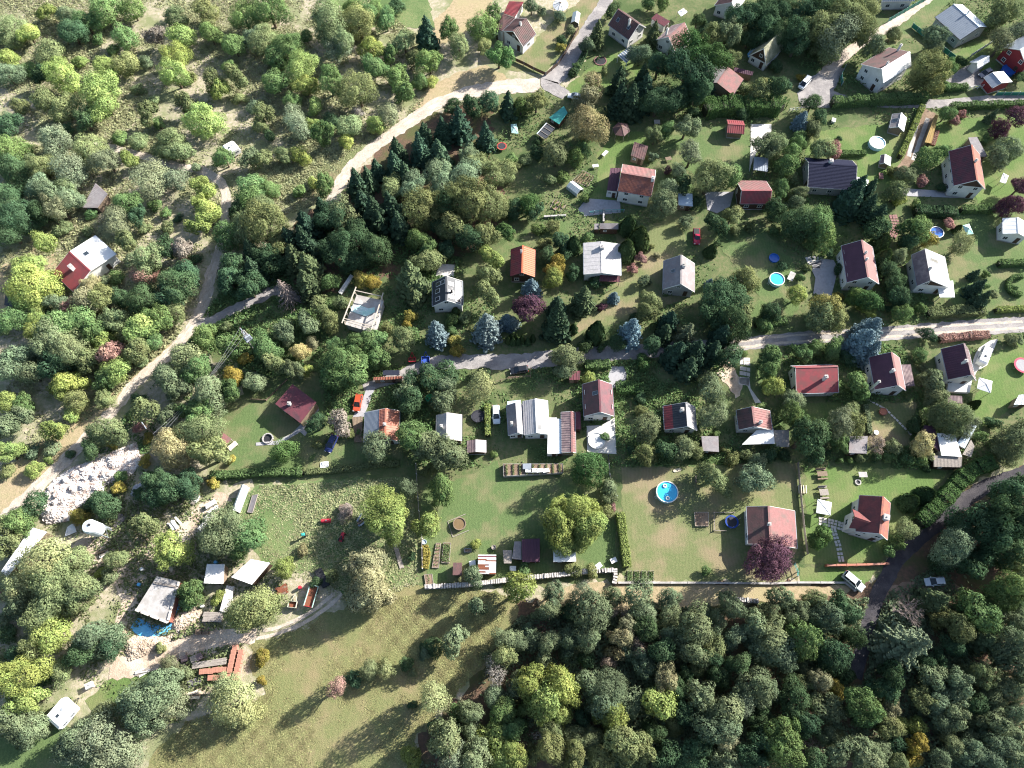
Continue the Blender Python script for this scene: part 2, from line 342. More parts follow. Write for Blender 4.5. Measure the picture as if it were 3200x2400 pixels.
def slope_box(th, name, x, y, sg, hr, hh, wd, sw, st_, mf, mp):
    T = math.hypot(wd, hr - hh); n = Vector((0, sg * (hr - hh) / T, wd / T)); d = Vector((0, sg * wd / T, (hh - hr) / T)); ex = Vector((1, 0, 0))
    c = Vector((x, sg * y, hr + (hh - hr) * y / wd))
    def bb(ax, at, z0, z1):
        v = [tuple(c + ex * i * ax / 2 + d * j * at / 2 + n * z) for z in (z0, z1) for i, j in ((-1, -1), (1, -1), (1, 1), (-1, 1))]
        return v, [(3, 2, 1, 0), (4, 5, 6, 7), (0, 1, 5, 4), (1, 2, 6, 5), (2, 3, 7, 6), (3, 0, 4, 7)]
    o = th.add(name, bb(sw, st_, 0.02, 0.12), mf); th.add('pane', bb(sw - 0.16, st_ - 0.16, 0.121, 0.135), mp, o); return o
def shed(label, t, pts, h, mroof, wall=None, style='sheet', cat_='shed', name='shed', h2=None, over=0.2, group=None, short=None, posts=False, thick=0.1, win=1, flip=False, roofname='roof', extra=None):
    """mono-pitch building or canopy; pts four roof corners in a tile, h height of edge 0-1, h2 of edge 2-3"""
    h2 = h if h2 is None else h2; hs = [h, h, h2, h2]
    W = [up(t, x, y, hh) for (x, y), hh in zip(pts, hs)]; c = sum(W, Vector()) / 4
    th = Th(name, label, cat_, (c.x, c.y, 0), 0.0, group); Q = [Vector((p.x - c.x, p.y - c.y, p.z)) for p in W]
    if short: lm(short, c)
    ar = sum(Q[i].x * Q[(i + 1) % 4].y - Q[(i + 1) % 4].x * Q[i].y for i in range(4))
    nn = (Q[1] - Q[0]).cross(Q[3] - Q[0]).normalized()
    if nn.z < 0: nn = -nn
    if flip: Q = Q[1:] + Q[:1]
    ar = sum(Q[i].x * Q[(i + 1) % 4].y - Q[(i + 1) % 4].x * Q[i].y for i in range(4))
    def P(s, t_):
        a = Q[0].lerp(Q[1], s); b = Q[3].lerp(Q[2], s); return a.lerp(b, t_), nn
    xs, ts = offs(style, (Q[1] - Q[0]).length, (Q[3] - Q[0]).length); g = roof_grid(P, 0, 0, xs, ts, thick)
    if ar < 0: g = (g[0], [tuple(reversed(q)) for q in g[1]])
    th.roof = th.add(roofname, g, mroof)
    ctr = sum(Q, Vector()) / 4; I = []
    for q in Q:
        d = ctr - q; d.z = 0; l = d.length; I.append(q + (ctr - q) * min(0.4, over * 1.3 / max(l, 0.1)))
    if posts or wall is None:
        for q in I: th.add('post', box(q.x, q.y, 0, 0.12, 0.12, q.z - thick), posts if posts and posts is not True else GWOOD)
    else:
        v, f = extr([(q.x, q.y) for q in I], 0.0, [q.z - thick for q in I]); th.add('wall', (v, f), wall)
        best = min(range(4), key=lambda i: (I[i] + I[(i + 1) % 4]).y)
        i0, i1 = I[best], I[(best + 1) % 4]; mid = (i0 + i1) / 2; d = (i1 - i0); d.z = 0; ln = d.length; d.normalize(); n = Vector((d.y, -d.x, 0))
        if n.dot(mid - Vector((ctr.x, ctr.y, mid.z))) < 0: n = -n
        ang = math.atan2(n.y, n.x); zt = min(i0.z, i1.z) - thick
        door(th, (mid.x - d.x * ln * 0.2, mid.y - d.y * ln * 0.2, 0.02), ang, 0.85, min(1.9, zt - 0.1))
        if win and ln > 2.4 and zt > 1.7: window(th, (mid.x + d.x * ln * 0.22, mid.y + d.y * ln * 0.22, zt * 0.62), ang, 0.8, 0.7)
    return th
# ---------------------------------------------------------------- ground sheets
def noise_edge(pts, step=0.9, amp=0.35, seed=0):
    r = random.Random(seed); out = []; ph = [r.uniform(0, 6.28) for _ in range(6)]; s = 0
    n = len(pts)
    for i in range(n):
        a, b = pts[i], pts[(i + 1) % n]; d = b - a; ln = d.length
        if ln < 1e-4: continue
        k = max(1, int(ln / step)); nr = Vector((-d.y, d.x, 0)) / ln
        for j in range(k):
            s += ln / k; f = 0.5 * math.sin(s * 0.9 + ph[0]) + 0.35 * math.sin(s * 2.3 + ph[1]) + 0.5 * r.uniform(-1, 1)
            out.append(a + d * (j / k) + nr * f * amp)
    return out
ROADS = []; PAVED = []; LAWNS = []
def sheet(name, label, t, pts, z, mat, amp=0.35, kind='structure', cat_=None, step=0.9):
    W = [up(t, x, y, 0) for x, y in pts]
    if name == 'lawn': LAWNS.append(np.array([[p.x, p.y] for p in W]))
    if name in ('gravel_yard', 'driveway'): PAVED.append(np.array([[p.x, p.y] for p in W]))
    W = noise_edge(W, step, amp, hash(label) % 1000 if False else len(label) * 7 + len(pts)) if amp else W
    tri = tessellate_polygon([[Vector((p.x, p.y, 0)) for p in W]])
    v = [(p.x, p.y, z) for p in W]; f = []
    for a, b, c in tri:
        n = (W[b] - W[a]).cross(W[c] - W[a]).z
        if abs(n) < 1e-6: continue
        f.append((a, b, c) if n > 0 else (a, c, b))
    o = mobj(name, mesh(name, (v, f), mat)); tag(o, label, cat_, kind=kind); return o
def smooth_line(P, step=1.0):
    out = []; n = len(P)
    for i in range(n - 1):
        p0, p1, p2, p3 = P[max(0, i - 1)], P[i], P[i + 1], P[min(n - 1, i + 2)]; k = max(2, int((p2 - p1).length / step))
        for j in range(k):
            t = j / k; out.append(0.5 * ((2 * p1) + (p2 - p0) * t + (2 * p0 - 5 * p1 + 4 * p2 - p3) * t * t + (3 * p1 - p0 - 3 * p2 + p3) * t ** 3))
    out.append(P[-1]); return out
def strip(name, label, pts, wd, z, mat, amp=0.25, off=0.0, kind='structure', cat_=None):
    """road along tile points [(t,x,y),..]; wd width or list of widths"""
    P = [up(*p) for p in pts]; C = smooth_line(P); n = len(C); ws = wd if hasattr(wd, '__len__') else [wd] * len(P); r = random.Random(len(label)); v = []; f = []
    for i, c in enumerate(C):
        d = (C[min(n - 1, i + 1)] - C[max(0, i - 1)]).normalized(); nr = Vector((-d.y, d.x, 0)); k = i / (n - 1) * (len(ws) - 1); a = int(min(k, len(ws) - 2)) if len(ws) > 1 else 0
        w_ = ws[a] + (ws[min(a + 1, len(ws) - 1)] - ws[a]) * (k - a); c = c + nr * off; ROADS.append((c.x, c.y, w_ / 2 + 0.15))
        for s in (-1, 1): q = c + nr * s * (w_ / 2 + r.uniform(-amp, amp)); v.append((q.x, q.y, z))
        if i: j = 2 * i; f.append((j - 2, j - 1, j + 1, j))
    f = [q[::-1] for q in f]
    me = mesh(name, (v, f), mat)
    if me.polygons and me.polygons[0].normal.z < 0: me.flip_normals()
    o = mobj(name, me); tag(o, label, cat_, kind=kind); return o
# ---------------------------------------------------------------- vegetation prototypes (unit radius; scaled per plant)
BARK = M('bark', (0.12, 0.09, 0.065), (0.07, 0.055, 0.04), scale=4); DEADB = M('dead_branch', (0.30, 0.24, 0.22), (0.2, 0.16, 0.14), scale=4); BIRCH = M('birch_bark', (0.55, 0.52, 0.48), (0.4, 0.37, 0.33), scale=5)
def quads_mesh(name, c, n, size, aspect, mat, rg, tint, hue, along=None):
    """c (N,3) centres, n (N,3) normals, size (N,)"""
    N = len(c); n = n / (np.linalg.norm(n, axis=1, keepdims=True) + 1e-9)
    r = rg.normal(size=(N, 3)) if along is None else along
    a = np.cross(n, r); a /= (np.linalg.norm(a, axis=1, keepdims=True) + 1e-9); b = np.cross(n, a)
    a = a * size[:, None] * 0.5; b = b * size[:, None] * 0.5 * aspect
    v = np.empty((N, 4, 3)); v[:, 0] = c - b; v[:, 1] = c + a * 0.8 + n * size[:, None] * 0.08; v[:, 2] = c + b; v[:, 3] = c - a * 0.8 + n * size[:, None] * 0.08
    me = bpy.data.meshes.new(name); me.vertices.add(N * 4); me.vertices.foreach_set('co', v.reshape(-1).astype(np.float32))
    me.loops.add(N * 4); me.loops.foreach_set('vertex_index', np.arange(N * 4, dtype=np.int32))
    me.polygons.add(N); me.polygons.foreach_set('loop_start', np.arange(0, N * 4, 4, dtype=np.int32)); me.polygons.foreach_set('loop_total', np.full(N, 4, dtype=np.int32))
    for nm, ar in (('tint', tint), ('hue', hue)):
        at = me.attributes.new(nm, 'FLOAT', 'FACE'); at.data.foreach_set('value', ar.astype(np.float32))
    me.materials.append(mat); me.update(); me.validate(); return me
def crown_mesh(name, seed, nl, N, ls, spiky=0.0, flat=1.0, sparse=1.0):
    rg = np.random.default_rng(seed); cs = []; rs = []
    ns = int(rg.integers(3, 7)); a0 = rg.uniform(0, 6.28)
    for q in range(ns):
        an = a0 + q * 6.283 / ns + rg.uniform(-0.5, 0.5); off = rg.uniform(0.22, 0.55) if q else 0.08; sr = rg.uniform(0.40, 0.62) * (1.12 if not q else 1); zc = rg.uniform(-0.35, 0.4) if q else 0.3
        for k in range(max(5, nl // ns)):
            z = rg.uniform(-0.7, 1.0); a = k * 2.39996 + rg.uniform(-0.5, 0.5); w_ = math.sqrt(max(0, 1 - z * z)); d = sr * rg.uniform(0.5, 0.85)
            cs.append((math.cos(an) * off + math.cos(a) * w_ * d, math.sin(an) * off + math.sin(a) * w_ * d, (zc + z * d) * flat)); rs.append(sr * rg.uniform(0.26, 0.52))
        cs.append((math.cos(an) * off, math.sin(an) * off, zc * 0.8)); rs.append(sr * 0.6)
    cs = np.array(cs); rs = np.array(rs); ext = np.percentile(np.linalg.norm(cs[:, :2], axis=1) + rs, 88); cs /= ext; rs /= ext; zt = (cs[:, 2] + rs).max(); cs[:, 2] /= zt; wts = rs ** 2 / (rs ** 2).sum()
    M_ = int(N * 2.2); li = rg.choice(len(rs), M_, p=wts); d = rg.normal(size=(M_, 3)); d /= np.linalg.norm(d, axis=1, keepdims=True)
    # bumpy lobe surface: clumps of leaves
    jit = 1 + 0.16 * np.sin(d[:, 0] * 7 + li) * np.sin(d[:, 1] * 7 + li * 2) + rg.normal(0, 0.12, M_) - spiky * rg.random(M_) * 0.2 + (0.22 + spiky * 0.5) * (rg.random(M_) ** 5)
    p = cs[li] + d * (rs[li] * jit)[:, None]
    keep = np.ones(M_, bool)
    for k in range(len(rs)):
        keep &= (np.linalg.norm(p - cs[k], axis=1) > rs[k] * 0.72) | (li == k)
    keep &= (np.linalg.norm(p, axis=1) > 0.45) | (rg.random(M_) < 0.3)
    keep &= (p[:, 2] > -0.92) & (rg.random(M_) < sparse)
    p, d, li = p[keep][:N], d[keep][:N], li[keep][:N]; m = len(p)
    n = d * 0.8 + p * 0.45 + rg.normal(0, 0.30, (m, 3)) + np.array([0, 0, 0.12])
    lt = rg.normal(1, 0.13, len(rs)); lh = rg.normal(0.5, 0.008, len(rs))
    return quads_mesh(name, p, n, ls * rg.uniform(0.6, 1.35, m), 1.35, LEAF, rg, lt[li] * rg.uniform(0.86, 1.14, m) * (1 + 0.2 * np.sin(p[:, 0] * 11 + li) * np.sin(p[:, 1] * 11 + 2 * li) * np.sin(p[:, 2] * 10)), lh[li] + rg.normal(0, 0.006, m))
def spruce_mesh(name, seed, levels=20, nb=9, segs=5, droop=0.3, dens=1.0, pw=0.85, wr=0.34):
    rg = np.random.default_rng(seed); c = []; n = []; s = []; al = []; ti = []
    for L in range(levels):
        z0 = 0.05 + 0.93 * (L / levels) ** 0.95; R = (1 - z0) ** pw * rg.uniform(0.85, 1.08) + 0.03; m = max(4, int(nb * (0.5 + 0.7 * R))); a0 = rg.uniform(0, 6.28)
        for k in range(m):
            a = a0 + k * 6.283 / m + rg.uniform(-0.22, 0.22); Rb = R * rg.uniform(0.6, 1.15); dx, dy = math.cos(a), math.sin(a); tb = rg.uniform(0.8, 1.2)
            for j in range(segs):
                t = (j + 0.6) / segs; r = Rb * t; z = z0 - droop * 0.25 * Rb * t * t + 0.02 * rg.normal(); wd = Rb * wr * (1.15 - 0.75 * t) + 0.02
                for sd in (-1, 1):
                    o = wd * 0.45 * sd; c.append((dx * r - dy * o, dy * r + dx * o, z)); n.append((dx * 0.25 - dy * sd * 0.35 + rg.normal() * 0.15, dy * 0.25 + dx * sd * 0.35 + rg.normal() * 0.15, 1)); s.append(max(0.05, wd * 1.0 * dens)); al.append((dx - dy * sd * 0.8, dy + dx * sd * 0.8, 0)); ti.append(tb * rg.uniform(0.75, 1.25))
    for k in range(8): c.append((rg.normal() * 0.015, rg.normal() * 0.015, 0.93 + 0.01 * k)); n.append(tuple(rg.normal(size=3))); s.append(0.05); al.append((0, 0, 1)); ti.append(1.2)
    c = np.array(c); n = np.array(n); s = np.array(s); al = np.array(al)
    return quads_mesh(name, c, n, s, 1.7, NEEDLE, rg, np.array(ti), np.full(len(c), 0.5) + rg.normal(0, 0.006, len(c)), along=np.cross(n, al))
def column_mesh(name, seed, N, ls, pw=0.6, lump=0.06):
    rg = np.random.default_rng(seed); z = rg.random(N) ** 0.85; a = rg.uniform(0, 6.283, N); R = np.clip((1 - z) ** pw * np.minimum(1, 0.55 + z * 4), 0, 1)
    R = R * (1 + lump * np.sin(5 * a + 9 * z) + rg.normal(0, 0.05, N)); p = np.stack([np.cos(a) * R, np.sin(a) * R, z], 1)
    n = np.stack([np.cos(a), np.sin(a), np.full(N, 0.5)], 1) + rg.normal(0, 0.35, (N, 3))
    return quads_mesh(name, p, n, ls * rg.uniform(0.6, 1.3, N), 1.6, NEEDLE, rg, rg.uniform(0.75, 1.25, N), 0.5 + rg.normal(0, 0.006, N), along=np.tile(np.array([[1., 0, 0]]), (N, 1)) + rg.normal(0, 0.4, (N, 3)))
def bare_mesh(name, seed, mat, conifer=False):
    r = random.Random(seed); ms = []
    if conifer:
        ms.append(tube((0, 0, 0), (0, 0, 1), 0.035, 6, 0.006))
        for k in range(95):
            z = 0.12 + 0.86 * k / 95; a = k * 2.4; L = (1 - z) ** 0.8 * r.uniform(0.6, 1.05) + 0.05; p = Vector((0, 0, z)); q = p
            for j in range(3):
                q2 = p + Vector((math.cos(a) * L * (j + 1) / 3, math.sin(a) * L * (j + 1) / 3, -0.05 * (j + 1) * L + r.uniform(-0.01, 0.01))); ms.append(tube(q, q2, 0.028 * (1 - j * 0.28), 4, 0.02 * (1 - j * 0.3)))
                for sd in (-1, 1): e = q2 + Vector((math.cos(a + sd * 0.8), math.sin(a + sd * 0.8), -0.1)) * L * 0.22; ms.append(tube(q2, e, 0.014, 3, 0.005))
                q = q2
    else:
        def br(p, d, L, rad, dep):
            q = p + d * L; ms.append(tube(p, q, rad, 4 if dep else 6, rad * 0.65))
            if dep >= 5: return
            for k in range(3 if dep else 5):
                nd = (d + Vector((r.uniform(-1, 1), r.uniform(-1, 1), r.uniform(-0.25, 0.6))) * 0.75).normalized(); br(q if k else p + d * L * 0.8, nd, L * r.uniform(0.62, 0.85), rad * 0.6, dep + 1)
        br(Vector((0, 0, -1.3)), Vector((0, 0, 1)), 0.7, 0.06, 0)
    return mesh(name, cat(*ms), mat)
def trunk_mesh():
    r = random.Random(3); ms = [tube((0, 0, 0), (0.02, 0.01, 0.5), 0.05, 7, 0.035), tube((0.02, 0.01, 0.5), (0, 0, 0.8), 0.035, 6, 0.015)]
    for k in range(6):
        a = k * 2.4; z = 0.32 + 0.06 * k; ms.append(tube((0.01, 0, z), (math.cos(a) * 0.24, math.sin(a) * 0.24, z + 0.2), 0.02, 5, 0.006))
    return mesh('trunk', cat(*ms), BARK)
TRUNK = trunk_mesh()
PR = {'L': [crown_mesh('crown_large', 10 + i, 60, 13000, 0.046) for i in range(7)], 'M': [crown_mesh('crown_medium', 30 + i, 44, 7000, 0.066) for i in range(12)],
      'S': [crown_mesh('crown_small', 50 + i, 26, 2600, 0.108) for i in range(6)], 'V': [crown_mesh('crown_feathery', 70 + i, 40, 6500, 0.058, spiky=0.9) for i in range(5)],
      'Z': [crown_mesh('crown_sparse', 90 + i, 22, 3400, 0.07, spiky=0.6, sparse=0.5) for i in range(4)],
      'F': [spruce_mesh('spruce_boughs', 110 + i, 17 + (i * 5) % 9, 8 + i % 4, 5, 0.2 + 0.09 * i, 1.0, 0.7 + 0.06 * (i % 4), 0.34 + 0.04 * (i % 3)) for i in range(7)], 'U': [spruce_mesh('blue_spruce_boughs', 130 + i, 26, 13, 6, 0.12, 1.0, 0.55 + 0.07 * i, 0.26) for i in range(4)],
      't': [spruce_mesh('star_boughs', 150, 11, 9, 11, 0.35, 1.0, 0.8, 0.16)], 'T': [column_mesh('thuja_foliage', 160 + i, 1500, 0.16) for i in range(3)],
      'X': [bare_mesh('bare_branches', 170 + i, DEADB) for i in range(2)], 'H': [bare_mesh('birch_branches', 175, BIRCH)], 'x': [bare_mesh('dead_boughs', 180, DEADB, True)]}
TONE = {'G': (0.112, 0.172, 0.068), 'Y': (0.205, 0.252, 0.082), 'D': (0.058, 0.098, 0.050), 'O': (0.155, 0.183, 0.085), 'S': (0.138, 0.174, 0.098), 'B': (0.33, 0.20, 0.165), 'W': (0.26, 0.22, 0.06),
        'L': (0.42, 0.39, 0.20), 'P': (0.10, 0.052, 0.070), 'U': (0.145, 0.195, 0.205), 'K': (0.235, 0.225, 0.128), 'R': (0.28, 0.15, 0.13), 'F': (0.042, 0.072, 0.045), 'f': (0.092, 0.118, 0.058), 't': (0.14, 0.172, 0.108),
        'T': (0.058, 0.090, 0.038), 'X': (0.3, 0.24, 0.2), 'x': (0.3, 0.24, 0.2), 'Z': (0.26, 0.225, 0.19), 'H': (0.5, 0.5, 0.45), 'g': (0.076, 0.132, 0.048), 'V': (0.162, 0.188, 0.115), 'v': (0.215, 0.242, 0.12), 'A': (0.185, 0.195, 0.080), 'm': (0.235, 0.225, 0.105), 'n': (0.27, 0.275, 0.15)}
WORD = {'A': 'olive-gold', 'G': 'green', 'g': 'deep green', 'Y': 'yellow-green', 'D': 'dark green', 'O': 'olive', 'S': 'grey-green', 'B': 'rusty brown', 'W': 'golden', 'L': 'straw-yellow', 'P': 'purple-leaved', 'U': 'blue', 'K': 'khaki', 'R': 'reddish',
        'F': 'dark', 'f': 'light olive', 't': 'star-shaped', 'T': 'dark green', 'X': 'leafless', 'x': 'dead', 'Z': 'half-bare', 'H': 'white-barked bare', 'V': 'feathery grey-green', 'v': 'feathery pale green'}
PLANTS = []
TF = {1: 1.42, 2: 1.34, 5: 1.28, 9: 1.22, 13: 1.18, 12: 0.92, 15: 0.92, 16: 0.82, 6: 0.95, 7: 0.95}   # sun hotspot on the left and shade of the lower wood put into leaf colour
WOODS = (12, 14, 15, 16)
CNT = [0]
def plant(t, x, y, r, k, hk=None):
    CNT[0] += 1; rr = random.Random(CNT[0] * 131 + int(x) + int(y)); R = r * mpp(t, x, y, 4.0)
    if k in 'FUtfTx':
        asp = {'F': 2.75, 'f': 2.7, 'U': 2.5, 't': 2.4, 'T': 2.3, 'x': 3.0}[k]; Hh = R * asp * (hk or 1) * rr.uniform(0.92, 1.1); c = up(t, x, y, Hh * 0.42)
        nm, ct = {'T': ('thuja', 'thuja'), 'x': ('dead_spruce', 'dead tree')}.get(k, ('spruce_tree', 'tree')); pk = {'F': 'F', 'f': 'F', 'U': 'U', 't': 't', 'T': 'T', 'x': 'x'}[k]
        th = Th(nm, '', ct, (c.x, c.y, 0), rr.uniform(0, 6.28)); me = rr.choice(PR[pk]); cr = mobj('branches' if k == 'x' else 'crown', me, th.o); sx = rr.uniform(0.93, 1.07); cr.scale = (R * sx, R / sx, Hh)
        if k != 'x': tk = mobj('trunk', TRUNK, th.o); tk.scale = (Hh * 0.4, Hh * 0.4, Hh * 0.8)
    else:
        small = R < 2.0; Hh = R * (hk or (1.6 if small else 1.85 if t in (1, 2) else 2.3)) * (rr.uniform(0.92, 1.1) if t not in WOODS else rr.uniform(0.85, 1.6)); R = R * (1.03 if t in WOODS else 1.0); zc = Hh * (0.48 if small else 0.53); c = up(t, x, y, zc)
        nm = 'shrub' if small else 'willow_tree' if k in 'Vv' else 'small_tree' if R <= 2.6 else 'broadleaf_tree'; ct = 'shrub' if small else 'tree'
        if k in 'XH': nm = 'bare_tree'; ct = 'bare tree'
        th = Th(nm, '', ct, (c.x, c.y, 0), rr.uniform(0, 6.28))
        pk = k if k in 'XH' else ('Z' if k in 'ZB' and R > 1.2 else 'V' if k in 'Vv' else 'L' if R > 3.9 else 'M' if R > 1.9 else 'S'); me = rr.choice(PR[pk])
        cr = mobj('branches' if k in 'XH' else 'crown', me, th.o, (0, 0, zc)); sx = rr.uniform(0.84, 1.18); cr.scale = (R * 1.06 * sx, R * 1.06 / sx, (Hh - zc) * 1.0)
        if k not in 'XH' : tk = mobj('trunk', TRUNK, th.o); tk.scale = (Hh * 0.9, Hh * 0.9, Hh * 0.9)
        if k in 'ZB' and R > 1.5:
            b2 = mobj('branches', PR['X'][0], th.o, (0, 0, zc)); b2.scale = (R * 0.55, R * 0.55, (Hh - zc) * 0.6)
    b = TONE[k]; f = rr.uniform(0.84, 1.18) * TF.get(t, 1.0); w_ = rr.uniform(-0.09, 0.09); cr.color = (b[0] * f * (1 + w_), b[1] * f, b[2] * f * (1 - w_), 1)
    PLANTS.append((th.o, nm, k, R, Vector((c.x, c.y, 0)))); return th
PEND = []
def plants(t, data):
    for tok in data.split():
        tok, _, hk = tok.partition('*'); a = tok.split(','); k = a[2][-1]; x, y, r = float(a[0]), float(a[1]), float(a[2][:-1]); PEND.append((r * mpp(t, x, y, 4.0), t, x, y, r, k, float(hk) if hk else None))
CANOPY = leaf_mat('woodland_leaf', col='canopy_tone')
def grow():
    big = sorted([e for e in PEND if e[5] not in 'FUtfTxXHVv' and e[0] > 2.6], key=lambda e: -e[0]); mass = set(id(e) for e in big[300:]); vs, ts, hs, cs = [], [], [], []
    low = [crown_mesh('woodland_crown', 200 + i, 40, 3600, 0.09) for i in range(6)]; arr = []
    for me in low:
        a = np.empty(len(me.vertices) * 3, np.float32); me.vertices.foreach_get('co', a); t_ = np.empty(len(me.polygons), np.float32); me.attributes['tint'].data.foreach_get('value', t_); h_ = np.empty(len(me.polygons), np.float32); me.attributes['hue'].data.foreach_get('value', h_); arr.append((a.reshape(-1, 3), t_, h_))
    for e in PEND:
        if id(e) not in mass: plant(*e[1:]); continue
        R, t, x, y, r, k, hk = e; CNT[0] += 1; rr = random.Random(CNT[0]); Hh = R * rr.uniform(1.8, 3.2); R = R * 1.0; zc = Hh * 0.53; c = up(t, x, y, zc); a, t_, h_ = arr[rr.randrange(6)]; an = rr.uniform(0, 6.28); v = a * np.array([R * 1.06, R * 1.06, Hh - zc]); ca, sa = math.cos(an), math.sin(an)
        vs.append(np.stack([v[:, 0] * ca - v[:, 1] * sa + c.x, v[:, 0] * sa + v[:, 1] * ca + c.y, v[:, 2] + zc], 1)); ts.append(t_); hs.append(h_); b = TONE[k]; f = rr.uniform(0.86, 1.16); cs.append(np.tile(np.array([[b[0] * f, b[1] * f, b[2] * f, 1]], np.float32), (len(t_), 1)))
    for me in low: bpy.data.meshes.remove(me)
    v = np.concatenate(vs).astype(np.float32); n = len(v) // 4; me = bpy.data.meshes.new('woodland_canopy'); me.vertices.add(len(v)); me.vertices.foreach_set('co', v.reshape(-1)); me.loops.add(len(v)); me.loops.foreach_set('vertex_index', np.arange(len(v), dtype=np.int32)); me.polygons.add(n)
    me.polygons.foreach_set('loop_start', np.arange(0, n * 4, 4, dtype=np.int32)); me.polygons.foreach_set('loop_total', np.full(n, 4, dtype=np.int32))
    for nm, ar in (('tint', ts), ('hue', hs)): me.attributes.new(nm, 'FLOAT', 'FACE').data.foreach_set('value', np.concatenate(ar))
    me.attributes.new('canopy_tone', 'FLOAT_COLOR', 'FACE').data.foreach_set('color', np.concatenate(cs).reshape(-1)); me.materials.append(CANOPY); me.update()
    tag(mobj('woodland', me), 'remaining smaller trees filling the gaps of the woods', 'woodland', kind='stuff')
def hedge(label, pts, wd, ht, k='G', name='hedge', seed=0, short=None):
    P = [up(*p) for p in pts]; C = smooth_line(P, 0.7); c0 = C[len(C) // 2]; th = Th(name, label, 'hedge', (c0.x, c0.y, 0)); rg = np.random.default_rng(seed + len(label)); c = []; n = []; vs = []; fs = []
    if short: lm(short, c0)
    for i in range(len(C) - 1):
        a, b = C[i] - c0, C[i + 1] - c0; d = (b - a); ln = d.length; d /= max(ln, 1e-6); nr = Vector((-d.y, d.x, 0)); m = int(ln * (wd + 2 * ht) * 58) + 3
        bul = 1 + 0.1 * math.sin(i * 0.8) + 0.06 * math.sin(i * 2.1)
        for _ in range(m):
            t = rg.random(); u = rg.random() * (wd + 2 * ht); q = a.lerp(b, t)
            if u < wd: pos = q + nr * (u - wd / 2) + Vector((0, 0, ht * bul + rg.normal() * 0.06)); nn = Vector((0, 0, 1))
            else:
                s = -1 if u < wd + ht else 1; z = rg.random() * ht * bul; pos = q + nr * s * (wd / 2 * bul + rg.normal() * 0.05); pos.z = z; nn = nr * s + Vector((0, 0, 0.3))
            c.append(tuple(pos)); n.append(tuple(nn + Vector(rg.normal(0, 0.4, 3))))
    c = np.array(c); n = np.array(n); N = len(c)
    o = mobj('foliage', quads_mesh('hedge_foliage', c, n, 0.25 * rg.uniform(0.6, 1.4, N), 1.3, LEAF, rg, rg.uniform(0.7, 1.25, N), 0.5 + rg.normal(0, 0.006, N)), th.o); b = TONE[k]; o.color = (*b, 1)
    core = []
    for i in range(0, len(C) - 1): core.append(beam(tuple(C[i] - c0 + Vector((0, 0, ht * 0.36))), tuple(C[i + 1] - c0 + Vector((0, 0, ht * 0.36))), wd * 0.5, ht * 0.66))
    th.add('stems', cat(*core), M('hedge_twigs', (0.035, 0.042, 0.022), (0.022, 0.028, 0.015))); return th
def scatter(name, label, t, poly, N, size, k, seed=1, zmax=0.5, thr=0.15, avoid=1, flatten=1.0):
    """low leafy ground cover spread over an area of ground (one uncountable mass)"""
    W = [up(t, x, y) for x, y in poly]; X = np.array([[p.x, p.y] for p in W]); rg = np.random.default_rng(seed); lo, hi = X.min(0), X.max(0)
    p = rg.uniform(lo, hi, (N * 3, 2)); ins = np.zeros(len(p), bool); j = len(X) - 1
    for i in range(len(X)):
        xi, yi = X[i]; xj, yj = X[j]; c = ((yi > p[:, 1]) != (yj > p[:, 1])) & (p[:, 0] < (xj - xi) * (p[:, 1] - yi) / (yj - yi + 1e-12) + xi); ins ^= c; j = i
    fld = np.sin(p[:, 0] * 0.31 + seed) * np.sin(p[:, 1] * 0.27 + 2 * seed) + np.sin(p[:, 0] * 0.11 + 1.3 * seed + p[:, 1] * 0.07) + 0.7 * np.sin(p[:, 0] * 0.9 + p[:, 1] * 0.5) * np.sin(p[:, 1] * 0.8 - p[:, 0] * 0.3)
    ins &= fld + rg.normal(0, 0.5, len(p)) > thr
    if avoid:
        idx = np.nonzero(ins)[0]; q = p[idx]; ok = np.ones(len(q), bool)
        for (cx, cy, rr_) in ROADS: ok &= (q[:, 0] - cx) ** 2 + (q[:, 1] - cy) ** 2 > rr_ * rr_
        for pl in (PAVED if avoid < 2 else PAVED + LAWNS):
            lo2, hi2 = pl.min(0), pl.max(0); cnd = np.nonzero(ok & (q[:, 0] > lo2[0]) & (q[:, 0] < hi2[0]) & (q[:, 1] > lo2[1]) & (q[:, 1] < hi2[1]))[0]
            if not len(cnd): continue
            w_ = q[cnd]; ii = np.zeros(len(w_), bool); j = len(pl) - 1
            for i in range(len(pl)):
                xi, yi = pl[i]; xj, yj = pl[j]; ii ^= ((yi > w_[:, 1]) != (yj > w_[:, 1])) & (w_[:, 0] < (xj - xi) * (w_[:, 1] - yi) / (yj - yi + 1e-12) + xi); j = i
            ok[cnd[ii]] = False
        ins[idx[~ok]] = False
    p = p[ins][:N]; m = len(p); f2 = fld[ins][:N]; z = rg.random(m) * zmax * np.clip(f2, 0.15, 1.3); c = np.stack([p[:, 0], p[:, 1], z + 0.03], 1); n = rg.normal(0, 0.6, (m, 3)) + np.array([0, 0, flatten])
    cell = np.sin(p[:, 0] * 1.7) * np.sin(p[:, 1] * 1.5 + 1)
    o = mobj(name, quads_mesh(name, c, n, size * rg.uniform(0.6, 1.5, m), 1.3, LEAF, rg, (1 + 0.22 * cell) * rg.uniform(0.75, 1.25, m), 0.5 + 0.012 * cell + rg.normal(0, 0.008, m)))
    o.color = (*TONE[k], 1); tag(o, label, 'undergrowth', kind='stuff'); return o
